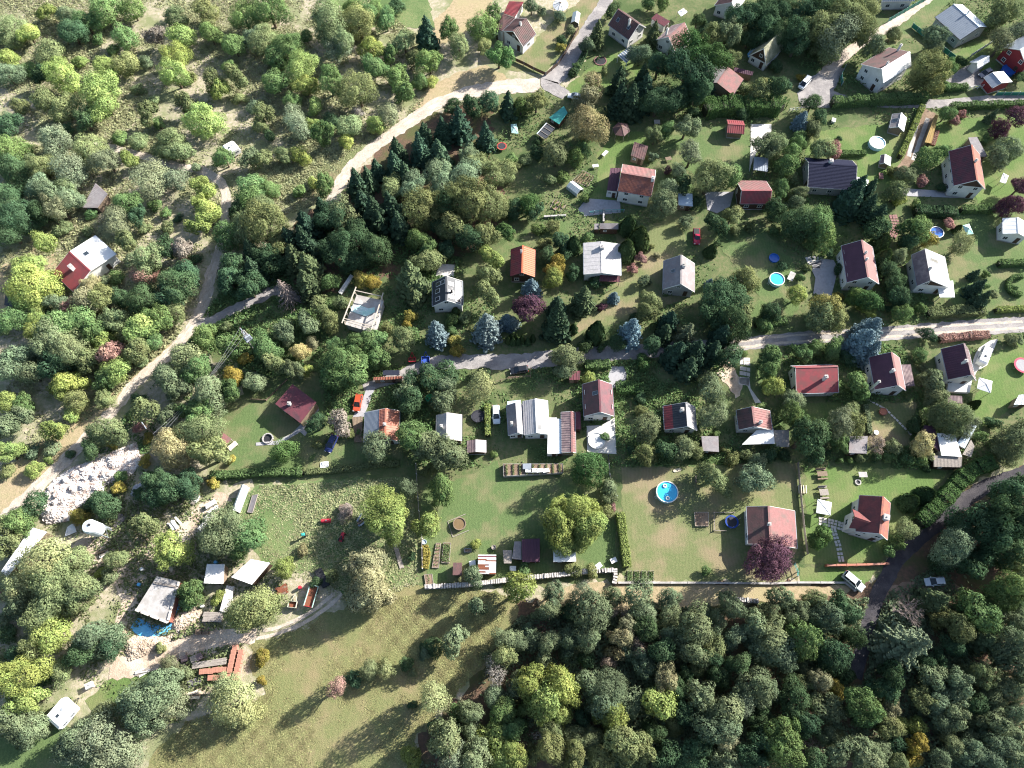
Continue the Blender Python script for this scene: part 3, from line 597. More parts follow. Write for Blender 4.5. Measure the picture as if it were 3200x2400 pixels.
# ---------------------------------------------------------------- ground, roads, lawns
def GM(name, c1, c2, c3, s3=0.12, scale=2.2, bump=0.6, contrast=0.13, stripes=None): return M(name, c1, c2, scale=scale, c3=c3, s3=s3, world=True, bump=bump, bscale=5.0, contrast=contrast, detail=9, rough=0.95, spec=0.1, stripes=stripes)
G_SCRUB = GM('scrub_soil', (0.42, 0.35, 0.28), (0.24, 0.235, 0.135), (0.19, 0.205, 0.105), 0.13, 1.2)
G_GARD = GM('rough_garden_grass', (0.090, 0.122, 0.048), (0.155, 0.150, 0.078), (0.068, 0.10, 0.038), 0.12, 1.1)
G_FOR = GM('leaf_litter', (0.15, 0.09, 0.062), (0.085, 0.065, 0.045), (0.08, 0.085, 0.036), 0.14, 1.2)
G_LAWN = GM('mown_lawn', (0.108, 0.152, 0.058), (0.080, 0.120, 0.046), (0.165, 0.16, 0.082), 0.13, stripes=(0.45, 0.05))
G_LAWN2 = GM('lush_lawn', (0.112, 0.168, 0.052), (0.085, 0.132, 0.042), (0.15, 0.168, 0.07), 0.14, stripes=(0.45, 0.05))
G_DRYL = GM('dry_lawn', (0.155, 0.165, 0.076), (0.120, 0.145, 0.060), (0.22, 0.18, 0.108), 0.11, 1.9, stripes=(0.4, 0.045))
G_MEAD = GM('meadow_grass', (0.185, 0.182, 0.080), (0.135, 0.150, 0.062), (0.215, 0.180, 0.095), 0.12, 2.4, 0.8, 0.13, (0.25, 0.03))
G_FIELD = GM('tall_weedy_grass', (0.115, 0.170, 0.064), (0.18, 0.198, 0.092), (0.09, 0.14, 0.052), 0.12, 1.4, 1.0)
G_TAN = GM('dry_tan_grass', (0.38, 0.29, 0.19), (0.25, 0.21, 0.12), (0.31, 0.26, 0.15), 0.14, 1.3)
G_DIRT = GM('pale_dirt', (0.46, 0.365, 0.28), (0.33, 0.255, 0.19), (0.54, 0.45, 0.36), 0.25, 1.3)
G_ROADP = GM('pale_gravel_track', (0.44, 0.375, 0.315), (0.34, 0.285, 0.235), (0.50, 0.435, 0.375), 0.3, 1.5)
G_GRAV = GM('grey_gravel_road', (0.26, 0.24, 0.235), (0.20, 0.185, 0.18), (0.32, 0.295, 0.28), 0.3, 1.5)
G_ASPH = GM('old_asphalt', (0.055, 0.051, 0.058), (0.044, 0.041, 0.046), (0.078, 0.071, 0.075), 0.3, 1.5)  # real asphalt, darkened further: shade of the roadside wood put into the colour
G_RUT = GM('wheel_rut', (0.52, 0.44, 0.37), (0.40, 0.335, 0.275), (0.38, 0.325, 0.26), 0.6)
G_PAVE = GM('pale_paving', (0.60, 0.57, 0.53), (0.52, 0.49, 0.45), (0.55, 0.52, 0.48), 0.4, 1.5, 0.15)
G_GPAVE = GM('grey_paving', (0.36, 0.35, 0.36), (0.28, 0.27, 0.28), (0.33, 0.32, 0.33), 0.4, 1.5, 0.15)
G_SOIL = GM('dug_soil', (0.22, 0.155, 0.11), (0.15, 0.105, 0.075), (0.25, 0.18, 0.13), 0.5)
o = mobj('ground', mesh('ground', ([(-700, -400, 0), (700, -400, 0), (700, 900, 0), (-700, 900, 0)], [(0, 1, 2, 3)]), G_SCRUB)); tag(o, 'dry tan soil and scrub grass of the hillside', kind='structure')
D = 20
sheet('garden_ground', 'rough grass between the garden plots', D, [(700, 440), (960, 250), (1090, 200), (1240, 190), (1300, 0), (1400, -60), (2300, -60), (2300, 1000), (2150, 1010), (1900, 1240), (1330, 1250), (900, 1280), (860, 1060), (470, 1040), (470, 900), (560, 800), (400, 760), (470, 640), (620, 620)], 0.004, G_GARD, 1.2)
sheet('forest_floor', 'brown leaf litter under the wood below the gardens', D, [(1110, 1300), (1330, 1262), (1850, 1262), (1900, 1250), (2080, 1060), (2300, 980), (2300, 1800), (850, 1800), (900, 1600), (1010, 1480)], 0.006, G_FOR, 1.2)
sheet('forest_floor', 'leaf litter under the spruces right of the upper pale track', D, [(760, 400), (860, 270), (1060, 210), (1060, 330), (1100, 470), (1000, 560), (850, 600), (700, 640), (600, 620), (640, 480)], 0.010, G_FOR, 1.0)
sheet('meadow', 'dry yellow-green meadow sloping below the gardens', D, [(540, 1385), (640, 1365), (740, 1310), (880, 1262), (1000, 1268), (1110, 1290), (1120, 1340), (1040, 1440), (980, 1500), (900, 1590), (850, 1720), (300, 1720), (320, 1640), (400, 1560), (530, 1560), (575, 1500), (540, 1440)], 0.012, G_MEAD, 0.8)
sheet('weedy_field', 'tall weedy green field below the dark red cottage garden', D, [(480, 1090), (560, 1050), (650, 1038), (890, 1030), (905, 1262), (880, 1262), (760, 1310), (690, 1240), (590, 1230), (520, 1170)], 0.012, G_FIELD, 0.5)
LN = [('lawn', 'open lawn with the hot tub and vegetable beds', [(905, 1045), (1000, 1035), (1072, 995), (1085, 1035), (1215, 1030), (1318, 1000), (1336, 1225), (1330, 1235), (920, 1262)], G_LAWN),
 ('lawn', 'partly dry lawn around the round blue pool', [(1342, 1010), (1722, 1000), (1722, 1252), (1348, 1258)], G_DRYL),
 ('lawn', 'lush lawn above the red house with the dormer', [(1738, 1010), (2050, 1015), (1990, 1090), (1920, 1200), (1905, 1215), (1740, 1218)], G_LAWN2),
 ('lawn', 'strip of green lawn beside the parked off-roader', [(1727, 1224), (1895, 1228), (1865, 1268), (1727, 1256)], G_LAWN2),
 ('lawn', 'garden lawn of the dark red roofed cottage', [(485, 915), (560, 860), (622, 818), (690, 850), (720, 930), (650, 1012), (470, 1018)], G_LAWN),
 ('lawn', 'small lawn with a round flower bed by the lane', [(1215, 195), (1270, 150), (1330, 108), (1400, 150), (1330, 200), (1240, 205)], G_LAWN2),
 ('lawn', 'curving lawn left of the terracotta tiled house', [(1245, 470), (1290, 400), (1290, 330), (1330, 290), (1420, 280), (1420, 345), (1340, 360), (1330, 435), (1270, 445)], G_LAWN2),
 ('lawn', 'lawn below the small red roofed hut', [(1420, 285), (1560, 268), (1620, 275), (1622, 375), (1500, 375), (1430, 345)], G_LAWN),
 ('lawn', 'lawn around the bright round pool inside the hedges', [(1745, 285), (1960, 262), (1935, 400), (1850, 440), (1850, 345), (1740, 335)], G_LAWN2),
 ('lawn', 'lawn above the maroon house with the balcony', [(1985, 265), (2300, 235), (2300, 460), (2110, 440), (2100, 300), (2020, 350), (1985, 350)], G_LAWN2),
 ('lawn', 'lawn with the small green and white tent', [(2070, 455), (2300, 455), (2300, 690), (2040, 690), (2050, 560)], G_LAWN),
 ('lawn', 'bright curved lawn by the red trampoline', [(2130, 780), (2190, 735), (2300, 720), (2300, 880), (2190, 880), (2110, 935), (2095, 900)], G_LAWN2),
 ('lawn', 'patchy lawn with the stepping stone path', [(1815, 890), (1880, 870), (1980, 870), (1965, 965), (1840, 960)], G_DRYL),
 ('lawn', 'lawn below the bright red roofed house', [(1710, 870), (1820, 870), (1800, 950), (1730, 950)], G_LAWN2),
 ('lawn', 'grass strip running down beside the white caravan', [(182, 1512), (240, 1465), (300, 1432), (345, 1450), (260, 1530), (215, 1555)], G_LAWN2),
 ('lawn', 'mown grass below the white caravan', [(-60, 1600), (100, 1560), (180, 1570), (260, 1720), (-60, 1720)], G_LAWN),
 ('lawn', 'dry lawn of the brown chalet behind its board fence', [(1090, 150), (1130, 120), (1180, 60), (1280, -20), (1310, -20), (1230, 110), (1175, 160)], G_DRYL),
 ('lawn', 'dry grass clearing at the top edge', [(950, 95), (920, 60), (975, 10), (1000, -40), (1090, -40), (1050, 30), (985, 90)], G_TAN),
 ('lawn', 'green lawn of the grey metal roofed house', [(2030, 140), (2100, 90), (2150, 80), (2190, 110), (2120, 165), (2060, 175)], G_LAWN2),
 ('lawn', 'grass strip along the green garden screen', [(1905, 95), (2030, -20), (2080, -20), (1990, 60), (1920, 105)], G_LAWN),
 ('lawn', 'lawn with the two paddling pools', [(1560, 540), (1650, 500), (1710, 560), (1745, 640), (1700, 700), (1600, 690), (1640, 640)], G_LAWN),
 ('lawn', 'sunlit dry grass slope between the grey cottages', [(1330, 500), (1480, 470), (1480, 540), (1430, 640), (1500, 640), (1360, 690), (1230, 720), (1340, 600)], G_DRYL),
 ('lawn', 'lawn and path beside the bent tree stump', [(1575, 830), (1620, 750), (1670, 770), (1680, 840), (1620, 880)], G_LAWN),
 ('lawn', 'shady lawn between the striped cottage and the hedge', [(690, 970), (760, 940), (870, 960), (870, 1010), (660, 1018)], G_LAWN),
 ('lawn', 'lawn beside the orange roofed cottage', [(1040, 560), (1100, 520), (1240, 470), (1240, 500), (1100, 540), (1090, 590)], G_LAWN),
 ('lawn', 'rough grass round the red trampoline near the teal tarp', [(1060, 330), (1180, 310), (1250, 330), (1230, 410), (1100, 430)], G_GARD),
 ('lawn', 'grass verge beside the pale track bend', [(700, 430), (740, 370), (790, 310), (700, 330), (560, 370), (520, 400), (600, 420)], G_DRYL),
 ('lawn', 'green slope at the top edge left of the clearing', [(690, -20), (920, -20), (940, 60), (800, 60)], G_FIELD),
 ('dry_grass', 'tan grass bank between the dirt track and the scrub', [(60, 980), (190, 850), (330, 750), (380, 740), (240, 900), (100, 1040), (-40, 1150), (-40, 1050)], G_TAN),
 ('dry_grass', 'dry grass yard left of the red and white roofed house', [(-40, 600), (90, 530), (130, 560), (130, 640), (60, 700), (-40, 720)], G_TAN),
 ('dry_grass', 'tan bank beside the wood edge under the low wall', [(1160, 1300), (1240, 1262), (1330, 1258), (1850, 1266), (1800, 1290), (1400, 1320), (1180, 1330)], G_TAN),
 ('dirt_yard', 'bare dirt yard around the unfinished house shell', [(230, 1440), (260, 1300), (240, 1200), (330, 1190), (400, 1120), (470, 1060), (500, 1080), (440, 1150), (360, 1290), (500, 1370), (520, 1390), (400, 1430)], G_DIRT),
 ('dirt_yard', 'pale gravel yard around the silo', [(150, 1180), (240, 1140), (340, 1130), (330, 1200), (250, 1230), (180, 1220)], G_DIRT),
 ('dirt_yard', 'bare earth bank beside the upper track under the green tree', [(920, 190), (980, 160), (1050, 140), (1100, 170), (1010, 200), (890, 240)], G_TAN),
 ('dirt_patch', 'bare earth bank by the weeping tree and garden path', [(1545, 800), (1570, 770), (1605, 830), (1590, 860)], G_DIRT)]
for i, (n, l, p, m) in enumerate(LN): sheet(n, l, D, p, 0.016 + 0.0011 * i, m, 0.45)
ZR = 0.064
strip('dirt_track', 'pale dirt track running up the left side', [(9, -300, 1500), (9, 75, 1140), (9, 480, 760), (9, 800, 430), (9, 1010, 200), (5, 1130, 1600), (5, 1400, 1360), (5, 1600, 1140), (5, 1720, 880), (5, 1760, 700), (5, 1830, 520), (5, 1880, 300), (5, 1890, 40), (1, 1850, 1530), (1, 1700, 1430), (1, 1480, 1390), (1, 1180, 1300), (1, 900, 1225), (1, 700, 1150)], [3.1, 3.1, 3.0, 2.9, 2.9, 2.7, 2.7, 2.7, 2.7, 2.7, 2.7, 2.5, 2.4, 2.4, 2.3, 2.2, 2, 1.4], ZR, G_ROADP, 0.3)
for s in (-0.75, 0.75): strip('wheel_track', 'worn wheel rut of the pale dirt track, %s side' % ('left' if s < 0 else 'right'), [(9, -300, 1500), (9, 75, 1140), (9, 480, 760), (9, 800, 430), (9, 1010, 200), (5, 1130, 1600), (5, 1400, 1360), (5, 1600, 1140), (5, 1720, 880), (5, 1760, 700), (5, 1830, 520), (5, 1880, 300), (5, 1890, 40), (1, 1850, 1530)], 0.62, ZR + .004, G_RUT, 0.12, s)
strip('dirt_track', 'shaded track forking right under the trees', [(5, 1650, 1120), (5, 1800, 1060), (5, 2000, 960), (5, 2190, 880), (6, 160, 830), (6, 420, 900)], 2.6, ZR + .008, G_GRAV, 0.3)
strip('dirt_track', 'wide pale track curving along the spruces', [(6, 560, 200), (2, 650, 1659), (2, 700, 1540), (2, 790, 1410), (2, 950, 1260), (2, 1200, 1080), (2, 1500, 880), (2, 1800, 770), (2, 2050, 730), (3, 60, 720), (3, 260, 710)], [2.8, 3, 3.2, 3.5, 3.6, 3.7, 3.9, 4.2, 4.6, 5.2, 5.0], ZR, G_ROADP, 0.35)
for s in (-1.1, 0.9): strip('wheel_track', 'rut along the wide pale track, %s side' % ('left' if s < 0 else 'right'), [(2, 700, 1540), (2, 790, 1410), (2, 950, 1260), (2, 1200, 1080), (2, 1500, 880), (2, 1800, 770), (2, 2050, 730), (3, 60, 720)], 0.7, ZR + .004, G_RUT, 0.15, s)
strip('lane', 'grey gravel lane climbing past the brown chalet', [(3, 480, 800), (3, 340, 700), (3, 420, 610), (3, 560, 400), (3, 700, 180), (3, 830, -20), (3, 900, -150)], [3.5, 5.5, 5, 3.6, 3.5, 3.6, 3.6], ZR + .010, G_GRAV, 0.25)
strip('lane', 'grey lane through the middle of the gardens', [(6, 900, 1640), (6, 1150, 1560), (6, 1450, 1440), (6, 1750, 1420), (6, 2150, 1420), (7, 200, 1410), (7, 700, 1360), (7, 1150, 1330), (7, 1600, 1290), (7, 2000, 1270), (8, 0, 1250), (8, 450, 1215), (8, 1000, 1190), (8, 1500, 1150), (8, 2190, 1110), (8, 2600, 1090)], [2, 3, 3.6, 4, 4, 4, 3.6, 3.4, 3.2, 3.2, 3.4, 3.6, 3.8, 4, 4.4, 4.6], ZR, G_GRAV, 0.25)
for s in (-0.85, 0.85): strip('wheel_track', 'pale rut along the middle lane, %s side' % ('left' if s < 0 else 'right'), [(7, 1600, 1290), (7, 2000, 1270), (8, 0, 1250), (8, 450, 1215), (8, 1000, 1190), (8, 1500, 1150), (8, 2190, 1110)], 0.6, ZR + .004, G_RUT, 0.12, s)
sheet('gravel_yard', 'gravel turning area with the parked white van', 4, [(330, 900), (300, 780), (390, 650), (470, 610), (590, 560), (690, 570), (640, 680), (600, 760), (860, 850), (600, 900)], ZR, G_GRAV, 0.25)
strip('dirt_track', 'track climbing right from the gravel turning area', [(4, 520, 640), (4, 640, 510), (4, 780, 400), (4, 900, 310), (4, 1010, 255), (4, 1180, 150), (4, 1400, 0), (4, 1500, -80)], [4, 3.4, 3, 3, 3.4, 2, 1.6, 1.6], ZR + .004, G_ROADP, 0.25)
strip('lane', 'lane passing the upper right garages', [(4, 820, 850), (4, 1100, 870), (4, 1390, 872), (4, 1600, 860), (4, 1900, 835), (4, 2300, 825)], 3.0, ZR + .008, G_GRAV, 0.2)
sheet('gravel_yard', 'gravel forecourt between the two grey garages', 22, [(380, 1150), (730, 860), (950, 760), (1180, 900), (1300, 1080), (1250, 1200), (900, 1310), (450, 1300)], ZR, G_GRAV, 0.15)
strip('asphalt_road', 'narrow dark asphalt road below the red dormer house', [(12, 2500, 700), (12, 2190, 800), (12, 1850, 930), (12, 1600, 1110), (12, 1350, 1310), (12, 1150, 1500), (16, 1050, 60), (16, 960, 240), (16, 900, 420), (16, 850, 620), (16, 780, 900)], [3.1, 3.1, 3.0, 3.0, 3.0, 3.1, 3.1, 3.0, 2.8, 2.8, 2.8], ZR, G_ASPH, 0.15)
sheet('dirt_patch', 'bare soil parking spot under the trees by the dark road', 16, [(1000, 170), (1350, 60), (1560, 90), (1700, 160), (1300, 240), (1010, 290)], ZR - .004, G_SOIL, 0.4)
strip('dirt_track', 'bare earth track past the stacked bricks', [(13, 920, 830), (13, 1150, 800), (13, 1400, 700), (13, 1700, 600), (13, 1950, 560), (14, 0, 560)], [4, 4, 3.8, 3.4, 3, 2.4], ZR, G_DIRT, 0.3)
for s, ps in ((0, [(14, 0, 575), (14, 150, 545), (14, 350, 470), (14, 520, 370), (14, 640, 280), (14, 720, 200)]), (1, [(14, 60, 510), (14, 200, 480), (14, 380, 400), (14, 520, 310), (14, 640, 210)])):
    strip('wheel_track', 'wheel rut crossing the meadow corner, %s one' % ('lower', 'upper')[s], ps, 0.75, ZR, G_RUT, 0.12)
def pave(name, label, t, pts, mat, h=0.06, amp=0):
    W = [up(t, x, y) for x, y in pts]; c = sum(W, Vector()) / len(W); PAVED.append(np.array([[p.x, p.y] for p in W])); th = mobj(name, mesh(name, extr([(p.x - c.x, p.y - c.y) for p in W], 0, h), mat)); th.location = (c.x, c.y, 0.05); tag(th, label, kind='structure'); return th
pave('patio', 'white paved patio below the blue-gabled brown house', 11, [(650, 405), (770, 400), (885, 335), (900, 640), (655, 625)], G_PAVE, 0.08)
pave('patio', 'grey paved forecourt of the terracotta tiled house', 7, [(650, 55), (930, 75), (935, 175), (720, 195), (635, 205), (575, 150)], G_GPAVE)
pave('patio', 'white concrete strip below the big hedge', 3, [(2022, 1040), (2194, 1040), (2194, 1130), (2090, 1250), (2040, 1330), (2010, 1440), (2022, 1200)], G_PAVE)
pave('patio', 'concrete slab behind the solar roofed cottage', 6, [(1540, 600), (1665, 612), (1655, 720), (1500, 705)], G_PAVE, 0.12)
pave('driveway', 'pale gravel drive behind the striped roof cottage', 10, [(930, 70), (1000, 80), (960, 180), (900, 330), (810, 330), (850, 250), (900, 160)], G_GPAVE, 0.03)
pave('driveway', 'grey round ended driveway below the middle lane', 7, [(860, 1460), (960, 1460), (985, 1530), (960, 1659), (850, 1640), (830, 1540)], G_GPAVE, 0.04)
for i, (a, b) in enumerate((((1310, 980), (1230, 1310)), ((1390, 990), (1265, 1340)))): strip('driveway_strip', 'concrete wheel strip of the hedged driveway, %s' % ('left one', 'right one')[i], [(4, *a), (4, *b)], 1.1, ZR + .012, CONC, 0.05)
sheet('driveway', 'soil driveway between hedge and ochre roofed woodshed', 4, [(1340, 900), (1460, 950), (1380, 1160), (1260, 1370), (1130, 1500), (1120, 1420), (1210, 1290)], ZR, G_SOIL, 0.2)
pave('path', 'grey concrete path from the dark red roofed cottage', 10, [(515, 240), (530, 270), (400, 430), (430, 460), (410, 490), (370, 455), (230, 540), (180, 560), (0, 570), (0, 545), (170, 530), (300, 470)], G_GPAVE, 0.05)
pave('path', 'pale path winding past the little thorn bush', 11, [(1925, 5), (2010, 0), (2020, 90), (2070, 160), (2110, 210), (2060, 215), (2030, 150), (1990, 60), (1930, 50)], G_PAVE, 0.05)
pave('driveway', 'pale curved drive with the flat trailer', 24, [(1590, 120), (1740, 20), (1850, 0), (1800, 120), (1700, 360), (1560, 440), (1500, 560), (1490, 330), (1540, 200)], G_PAVE, 0.05)
pave('patio', 'grey slab paving beside the paddling pools house', 8, [(395, 610), (520, 560), (600, 570), (640, 640), (580, 880), (430, 850), (450, 720)], G_GPAVE, 0.05)
pave('path', 'dark paved path in front of the maroon balcony house', 4, [(1130, 1560), (1250, 1580), (1550, 1600), (1750, 1640), (1740, 1659), (1200, 1640)], G_GPAVE, 0.04)
pave('patio', 'pale paving around the red roofed house below the hedge', 7, [(1640, 0), (1880, 0), (1850, 120), (1740, 180), (1660, 150)], G_GPAVE, 0.05)
# ---------------------------------------------------------------- houses
R = RF
h1 = house('brown roofed chalet with dark boarded gable inside the board fence by the lane', (21, 575, 540), (21, 800, 320), (21, 495, 435), (21, 875, 680), 6.4, 4.6, R['brown'], R['brown'], WL['white'], 'seam', heR=3.0, chim=((21, 700, 400),), gable=DWOOD, short='the brown chalet by the lane')
def wing(th, name, t, pts, h, h2, mat, style, wall):
    W = [up(t, x, y, hh) for (x, y), hh in zip(pts, (h, h, h2, h2))]; Q = [th.local(p) for p in W]
    nn = (Q[1] - Q[0]).cross(Q[3] - Q[0]).normalized(); rev = nn.z < 0; nn = -nn if rev else nn
    def P(s, t_): return Q[0].lerp(Q[1], s).lerp(Q[3].lerp(Q[2], s), t_), nn
    g = roof_grid(P, 0, 0, *offs(style, (Q[1] - Q[0]).length, (Q[3] - Q[0]).length))
    if rev: g = (g[0], [tuple(reversed(q)) for q in g[1]])
    th.add(name, g, mat); c = sum(Q, Vector()) / 4; I = [q.lerp(c, 0.08) for q in Q]
    if wall is not None: th.add('annex_wall', extr([(q.x, q.y) for q in I], 0, [q.z - 0.13 for q in I]), wall)
    else:
        for q in I: th.add('post', box(q.x, q.y, 0, 0.12, 0.12, q.z - 0.13), GWOOD)
wing(h1, 'annex_roof', 21, [(610, 303), (388, 545), (280, 490), (402, 235)], 4.0, 3.2, R['brown'], 'seam', WL['white'])
shed('outbuilding with a red sheet roof and white wall behind the brown chalet', 21, [(755, 30), (605, 292), (410, 225), (505, 20)], 2.9, R['red'], WL['white'], 'seam', h2=2.5, cat_='outbuilding', name='outbuilding')
shed('small white box shed against the lower wall of the brown chalet', 21, [(275, 485), (365, 540), (310, 600), (232, 550)], 2.1, R['white'], WL['white'], 'sheet')
house('dark brown roofed white house with two skylights beside the lane', (3, 915, 75), (3, 1090, 200), (3, 900, 258), None, 6.6, 3.4, R['brown'], R['brown'], WL['white'], 'seam', sky=((3, 915, 160), (3, 1005, 220)), chim=((3, 1012, 170),), short='the brown house with two skylights')
house('white cottage with a faded pink tiled roof next to the skylight house', (3, 1335, 310), (3, 1470, 190), (3, 1333, 243), (3, 1472, 357), 6.2, 3.2, R['mauve'], R['pink'], WL['white'], 'tile', chim=((3, 1327, 245),), short='the pink roofed cottage')
shed('small maroon roofed shed between the skylight house and the pink roof', 3, [(1235, 112), (1350, 178), (1300, 222), (1190, 155)], 2.7, R['maroon'], WL['white'], 'seam', h2=2.3)
house('white house with brown roof cut by the top edge', (3, 1868, 20), (3, 1950, -95), (3, 1790, -50), (3, 1965, 10), 6.3, 3.3, R['brown'], R['white'], WL['white'], 'seam')  # right slope white: blown-out sunlight put into the roof colour
house('steep mossy roofed white cottage with a blue tarp at its side', (4, 20, 405), (4, 162, 262), (3, 2105, 365), (4, 130, 455), 6.8, 2.3, R['moss'], R['moss'], WL['white'], 'sheet', gable=DWOOD, short='the mossy roofed cottage')
house('low hut with a weathered red tile roof under the mossy roofed cottage', (3, 1745, 695), (3, 1835, 560), None, (3, 1925, 720), 4.4, 2.7, R['grey'], R['pink'], WL['brown'], 'tile', cat_='hut', name='hut', wins=False, barge=DWOOD)
shed('long low plum roofed lean-to beside the weathered red tile hut', 3, [(1880, 560), (2045, 600), (2035, 632), (1885, 600)], 2.4, R['purple'], WL['brown'], 'seam', h2=2.1)
house('two-storey white house with a big terracotta tiled roof and tall chimney', (3, 940, 1442), (3, 1222, 1490), (3, 1060, 1622), (3, 1088, 1398), 7.4, 4.7, R['terracotta'], R['pink'], WL['white'], 'pantile', chim=((3, 1210, 1490, 0.7),), short='the terracotta tiled house')
shed('plum flat roofed annex on the left of the terracotta tiled house', 3, [(850, 1405), (938, 1405), (912, 1600), (820, 1590)], 3.0, R['purple'], WL['white'], 'seam', cat_='annex', name='annex')
shed('plum roofed garden shed above the terracotta tiled house', 3, [(1050, 1185), (1165, 1222), (1130, 1340), (1020, 1300)], 2.9, R['brown'], WL['brown'], 'seam', h2=2.5, posts=False, short='the plum roofed garden shed')
house('small brown hut with a bright red roof below the big hedge', (3, 1832, 1035), (3, 1972, 1045), None, (3, 1893, 1115), 3.2, 2.3, R['red'], R['red'], WL['brown'], 'seam', cat_='hut', name='hut', wins=False, short='the small red roofed hut', barge=DWOOD)
shed('grey metal canopy at the foot of the white concrete strip', 3, [(2050, 1310), (2170, 1320), (2165, 1435), (2045, 1420)], 2.5, R['steel'], None, 'seam', cat_='canopy', name='carport', h2=2.3)
house('wooden house with a bright red and pink tiled roof', (3, 1948, 1592), (3, 2200, 1592), (3, 2060, 1513), (7, 2060, 97), 5.4, 3.0, R['pink'], R['red'], WL['wood'], 'pantile', short='the bright red and pink roofed house')
house('white house with a pale facade cut by the top edge above the green screen', (4, 1020, -95), (4, 1290, -100), None, (4, 1135, 8), 5.4, 3.3, R['steel'], R['steel'], WL['white'], 'seam')
house('large modern house with a wide grey seamed metal roof at top right', (4, 1608, 35), (4, 1822, 225), (4, 1557, 240), (4, 1760, 110), 5.2, 3.2, R['steel'], R['bluewhite'], WL['grey'], 'seam', chim=((4, 1730, 100, 0.35),), short='the grey metal roofed house', barge=DARK)
hB = house('tall white house with one brown and one white roof slope', (4, 1005, 578), (4, 1240, 435), (4, 1000, 437), (4, 1180, 592), 7.6, 4.8, R['brown'], R['white'], WL['white'], 'tile', styleR='sheet', chim=((4, 1165, 380), (4, 1055, 525, 0.4)), short='the tall brown and white roofed house')
wing(hB, 'porch_roof', 4, [(855, 585), (875, 572), (1022, 700), (1000, 720)], 3.0, 2.7, R['purple'], 'seam', WL['white'])
house('small grey and white gabled garage beside the gravel forecourt', (22, 1135, 710), (22, 1405, 555), (22, 1180, 575), (22, 1340, 720), 3.8, 2.7, R['steel'], R['white'], WL['white'], 'sheet', cat_='garage', name='garage', wins=False)
house('grey and white gabled garage on the corner by the lane at top right', (22, 1705, 1170), (22, 1500, 930), (22, 1392, 1168), (22, 1785, 965), 3.8, 2.8, R['steel'], R['white'], WL['red'], 'sheet', cat_='garage', name='garage', wins=False, short='the corner garage at top right')
house('red walled house with grey roof at the right edge', (22, 2130, 410), (22, 2914, -30), (22, 2000, 205), None, 6.6, 4.2, R['steel'], R['bluewhite'], WL['red'], 'seam', short='the red walled house')
house('tiny grey garden hut with a skylight at the end of the long hedge', (4, 1148, 1058), (4, 1172, 945), (4, 1088, 990), (4, 1205, 1015), 3.4, 2.3, R['grey'], R['white'], WL['brown'], 'sheet', cat_='hut', name='hut', wins=False, sky=((4, 1120, 1005, 1.2, 1.3),))
house('low pale brown gabled store on the lawn by the long hedge', (4, 1035, 1290), (4, 1028, 1362), (4, 995, 1330), (4, 1080, 1330), 2.4, 1.8, R['mauve'], R['pale'], WL['brown'], 'sheet', cat_='hut', name='hut', wins=False)
house('wide bungalow with a glossy navy tiled roof', (4, 395, 1362), (4, 797, 1388), (4, 545, 1330), (4, 540, 1572), 5.0, 3.1, R['navy'], R['navy'], WL['grey'], 'tile', chim=((4, 583, 1345, 0.8),), short='the navy roofed bungalow', chm=WL['white'])
house('maroon roofed white house with a timber balcony beside the pale shed', (4, 1802, 1505), (4, 1757, 1212), (4, 1590, 1430), (4, 1845, 1440), 7.4, 4.5, R['maroon'], R['terracotta'], WL['white'], 'seam', styleR='tile', chim=((4, 1795, 1340, 0.45),), gable=DWOOD, short='the maroon house with the balcony')
shed('pale grey lean-to behind the maroon house with the balcony', 4, [(1728, 1150), (1800, 1145), (1890, 1310), (1790, 1310)], 2.7, R['grey'], WL['brown'], 'sheet', h2=2.4)
shed('stone slab roofed hut half hidden among the scrub trees', 5, [(800, -75), (900, 15), (815, 132), (690, 130)], 3.0, R['grey'], WL['brown'], 'shingle', cat_='hut', name='hut', h2=2.4, short='the stone slab roofed hut')
house('house with half white flat sheet and half red tiled roof at left', (5, 755, 660), (5, 580, 500), (5, 885, 442), (5, 500, 728), 4.4, 3.5, R['white'], R['red'], WL['white'], 'sheet', styleR='tile', heR=2.5, chim=((5, 590, 622, 0.9),), sky=((5, 722, 515, 1.2, 1.2),), short='the red and white roofed house')
shed('small dark hut hidden under trees at the left edge', 5, [(45, 865), (115, 880), (105, 965), (35, 945)], 2.2, R['black'], WL['wood'], 'sheet', cat_='hut', name='hut')
sol = [(-1, x, f, 1.05, 1.6) for x in (-0.75, -0.42, -0.08, 0.3, 0.68) for f in (0.72,)] + [(-1, -0.6, 0.3, 1.05, 1.5), (-1, -0.2, 0.3, 1.05, 1.5), (-1, 0.45, 0.28, 1.05, 1.5)] + [(1, -0.6, 0.6, 1.1, 1.4), (1, 0.05, 0.6, 1.1, 1.4), (1, 0.6, 0.55, 1.1, 1.4), (1, 0.6, 0.2, 1.1, 1.2)]
house('small white cottage with a black roof covered in solar panels', (6, 1590, 905), (6, 1588, 702), (6, 1475, 848), (6, 1728, 842), 6.3, 3.7, R['black'], R['black'], WL['white'], 'felt', chim=((6, 1635, 815, 0.4),), solar=sol, short='the solar panelled cottage', chm=DARK)
house('little orange roofed cottage among spruces', (7, 112, 675), (7, 118, 447), (7, 17, 570), (7, 220, 575), 5.0, 3.2, R['red'], R['vivid'], WL['wood'], 'seam', chim=((7, 105, 495, 0.4),), short='the orange roofed cottage', barge=DWOOD)
hG = house('low white house with a pale grey sheet roof beside the tall thujas', (7, 780, 675), (7, 775, 415), (7, 626, 555), (7, 935, 555), 4.3, 3.4, R['pale'], R['pale'], WL['white'], 'sheet', chim=((7, 782, 455, 1.0),), short='the pale grey roofed house')
wing(hG, 'porch_roof', 7, [(765, 690), (930, 685), (930, 752), (755, 745)], 2.7, 2.4, R['maroon'], 'seam', None)
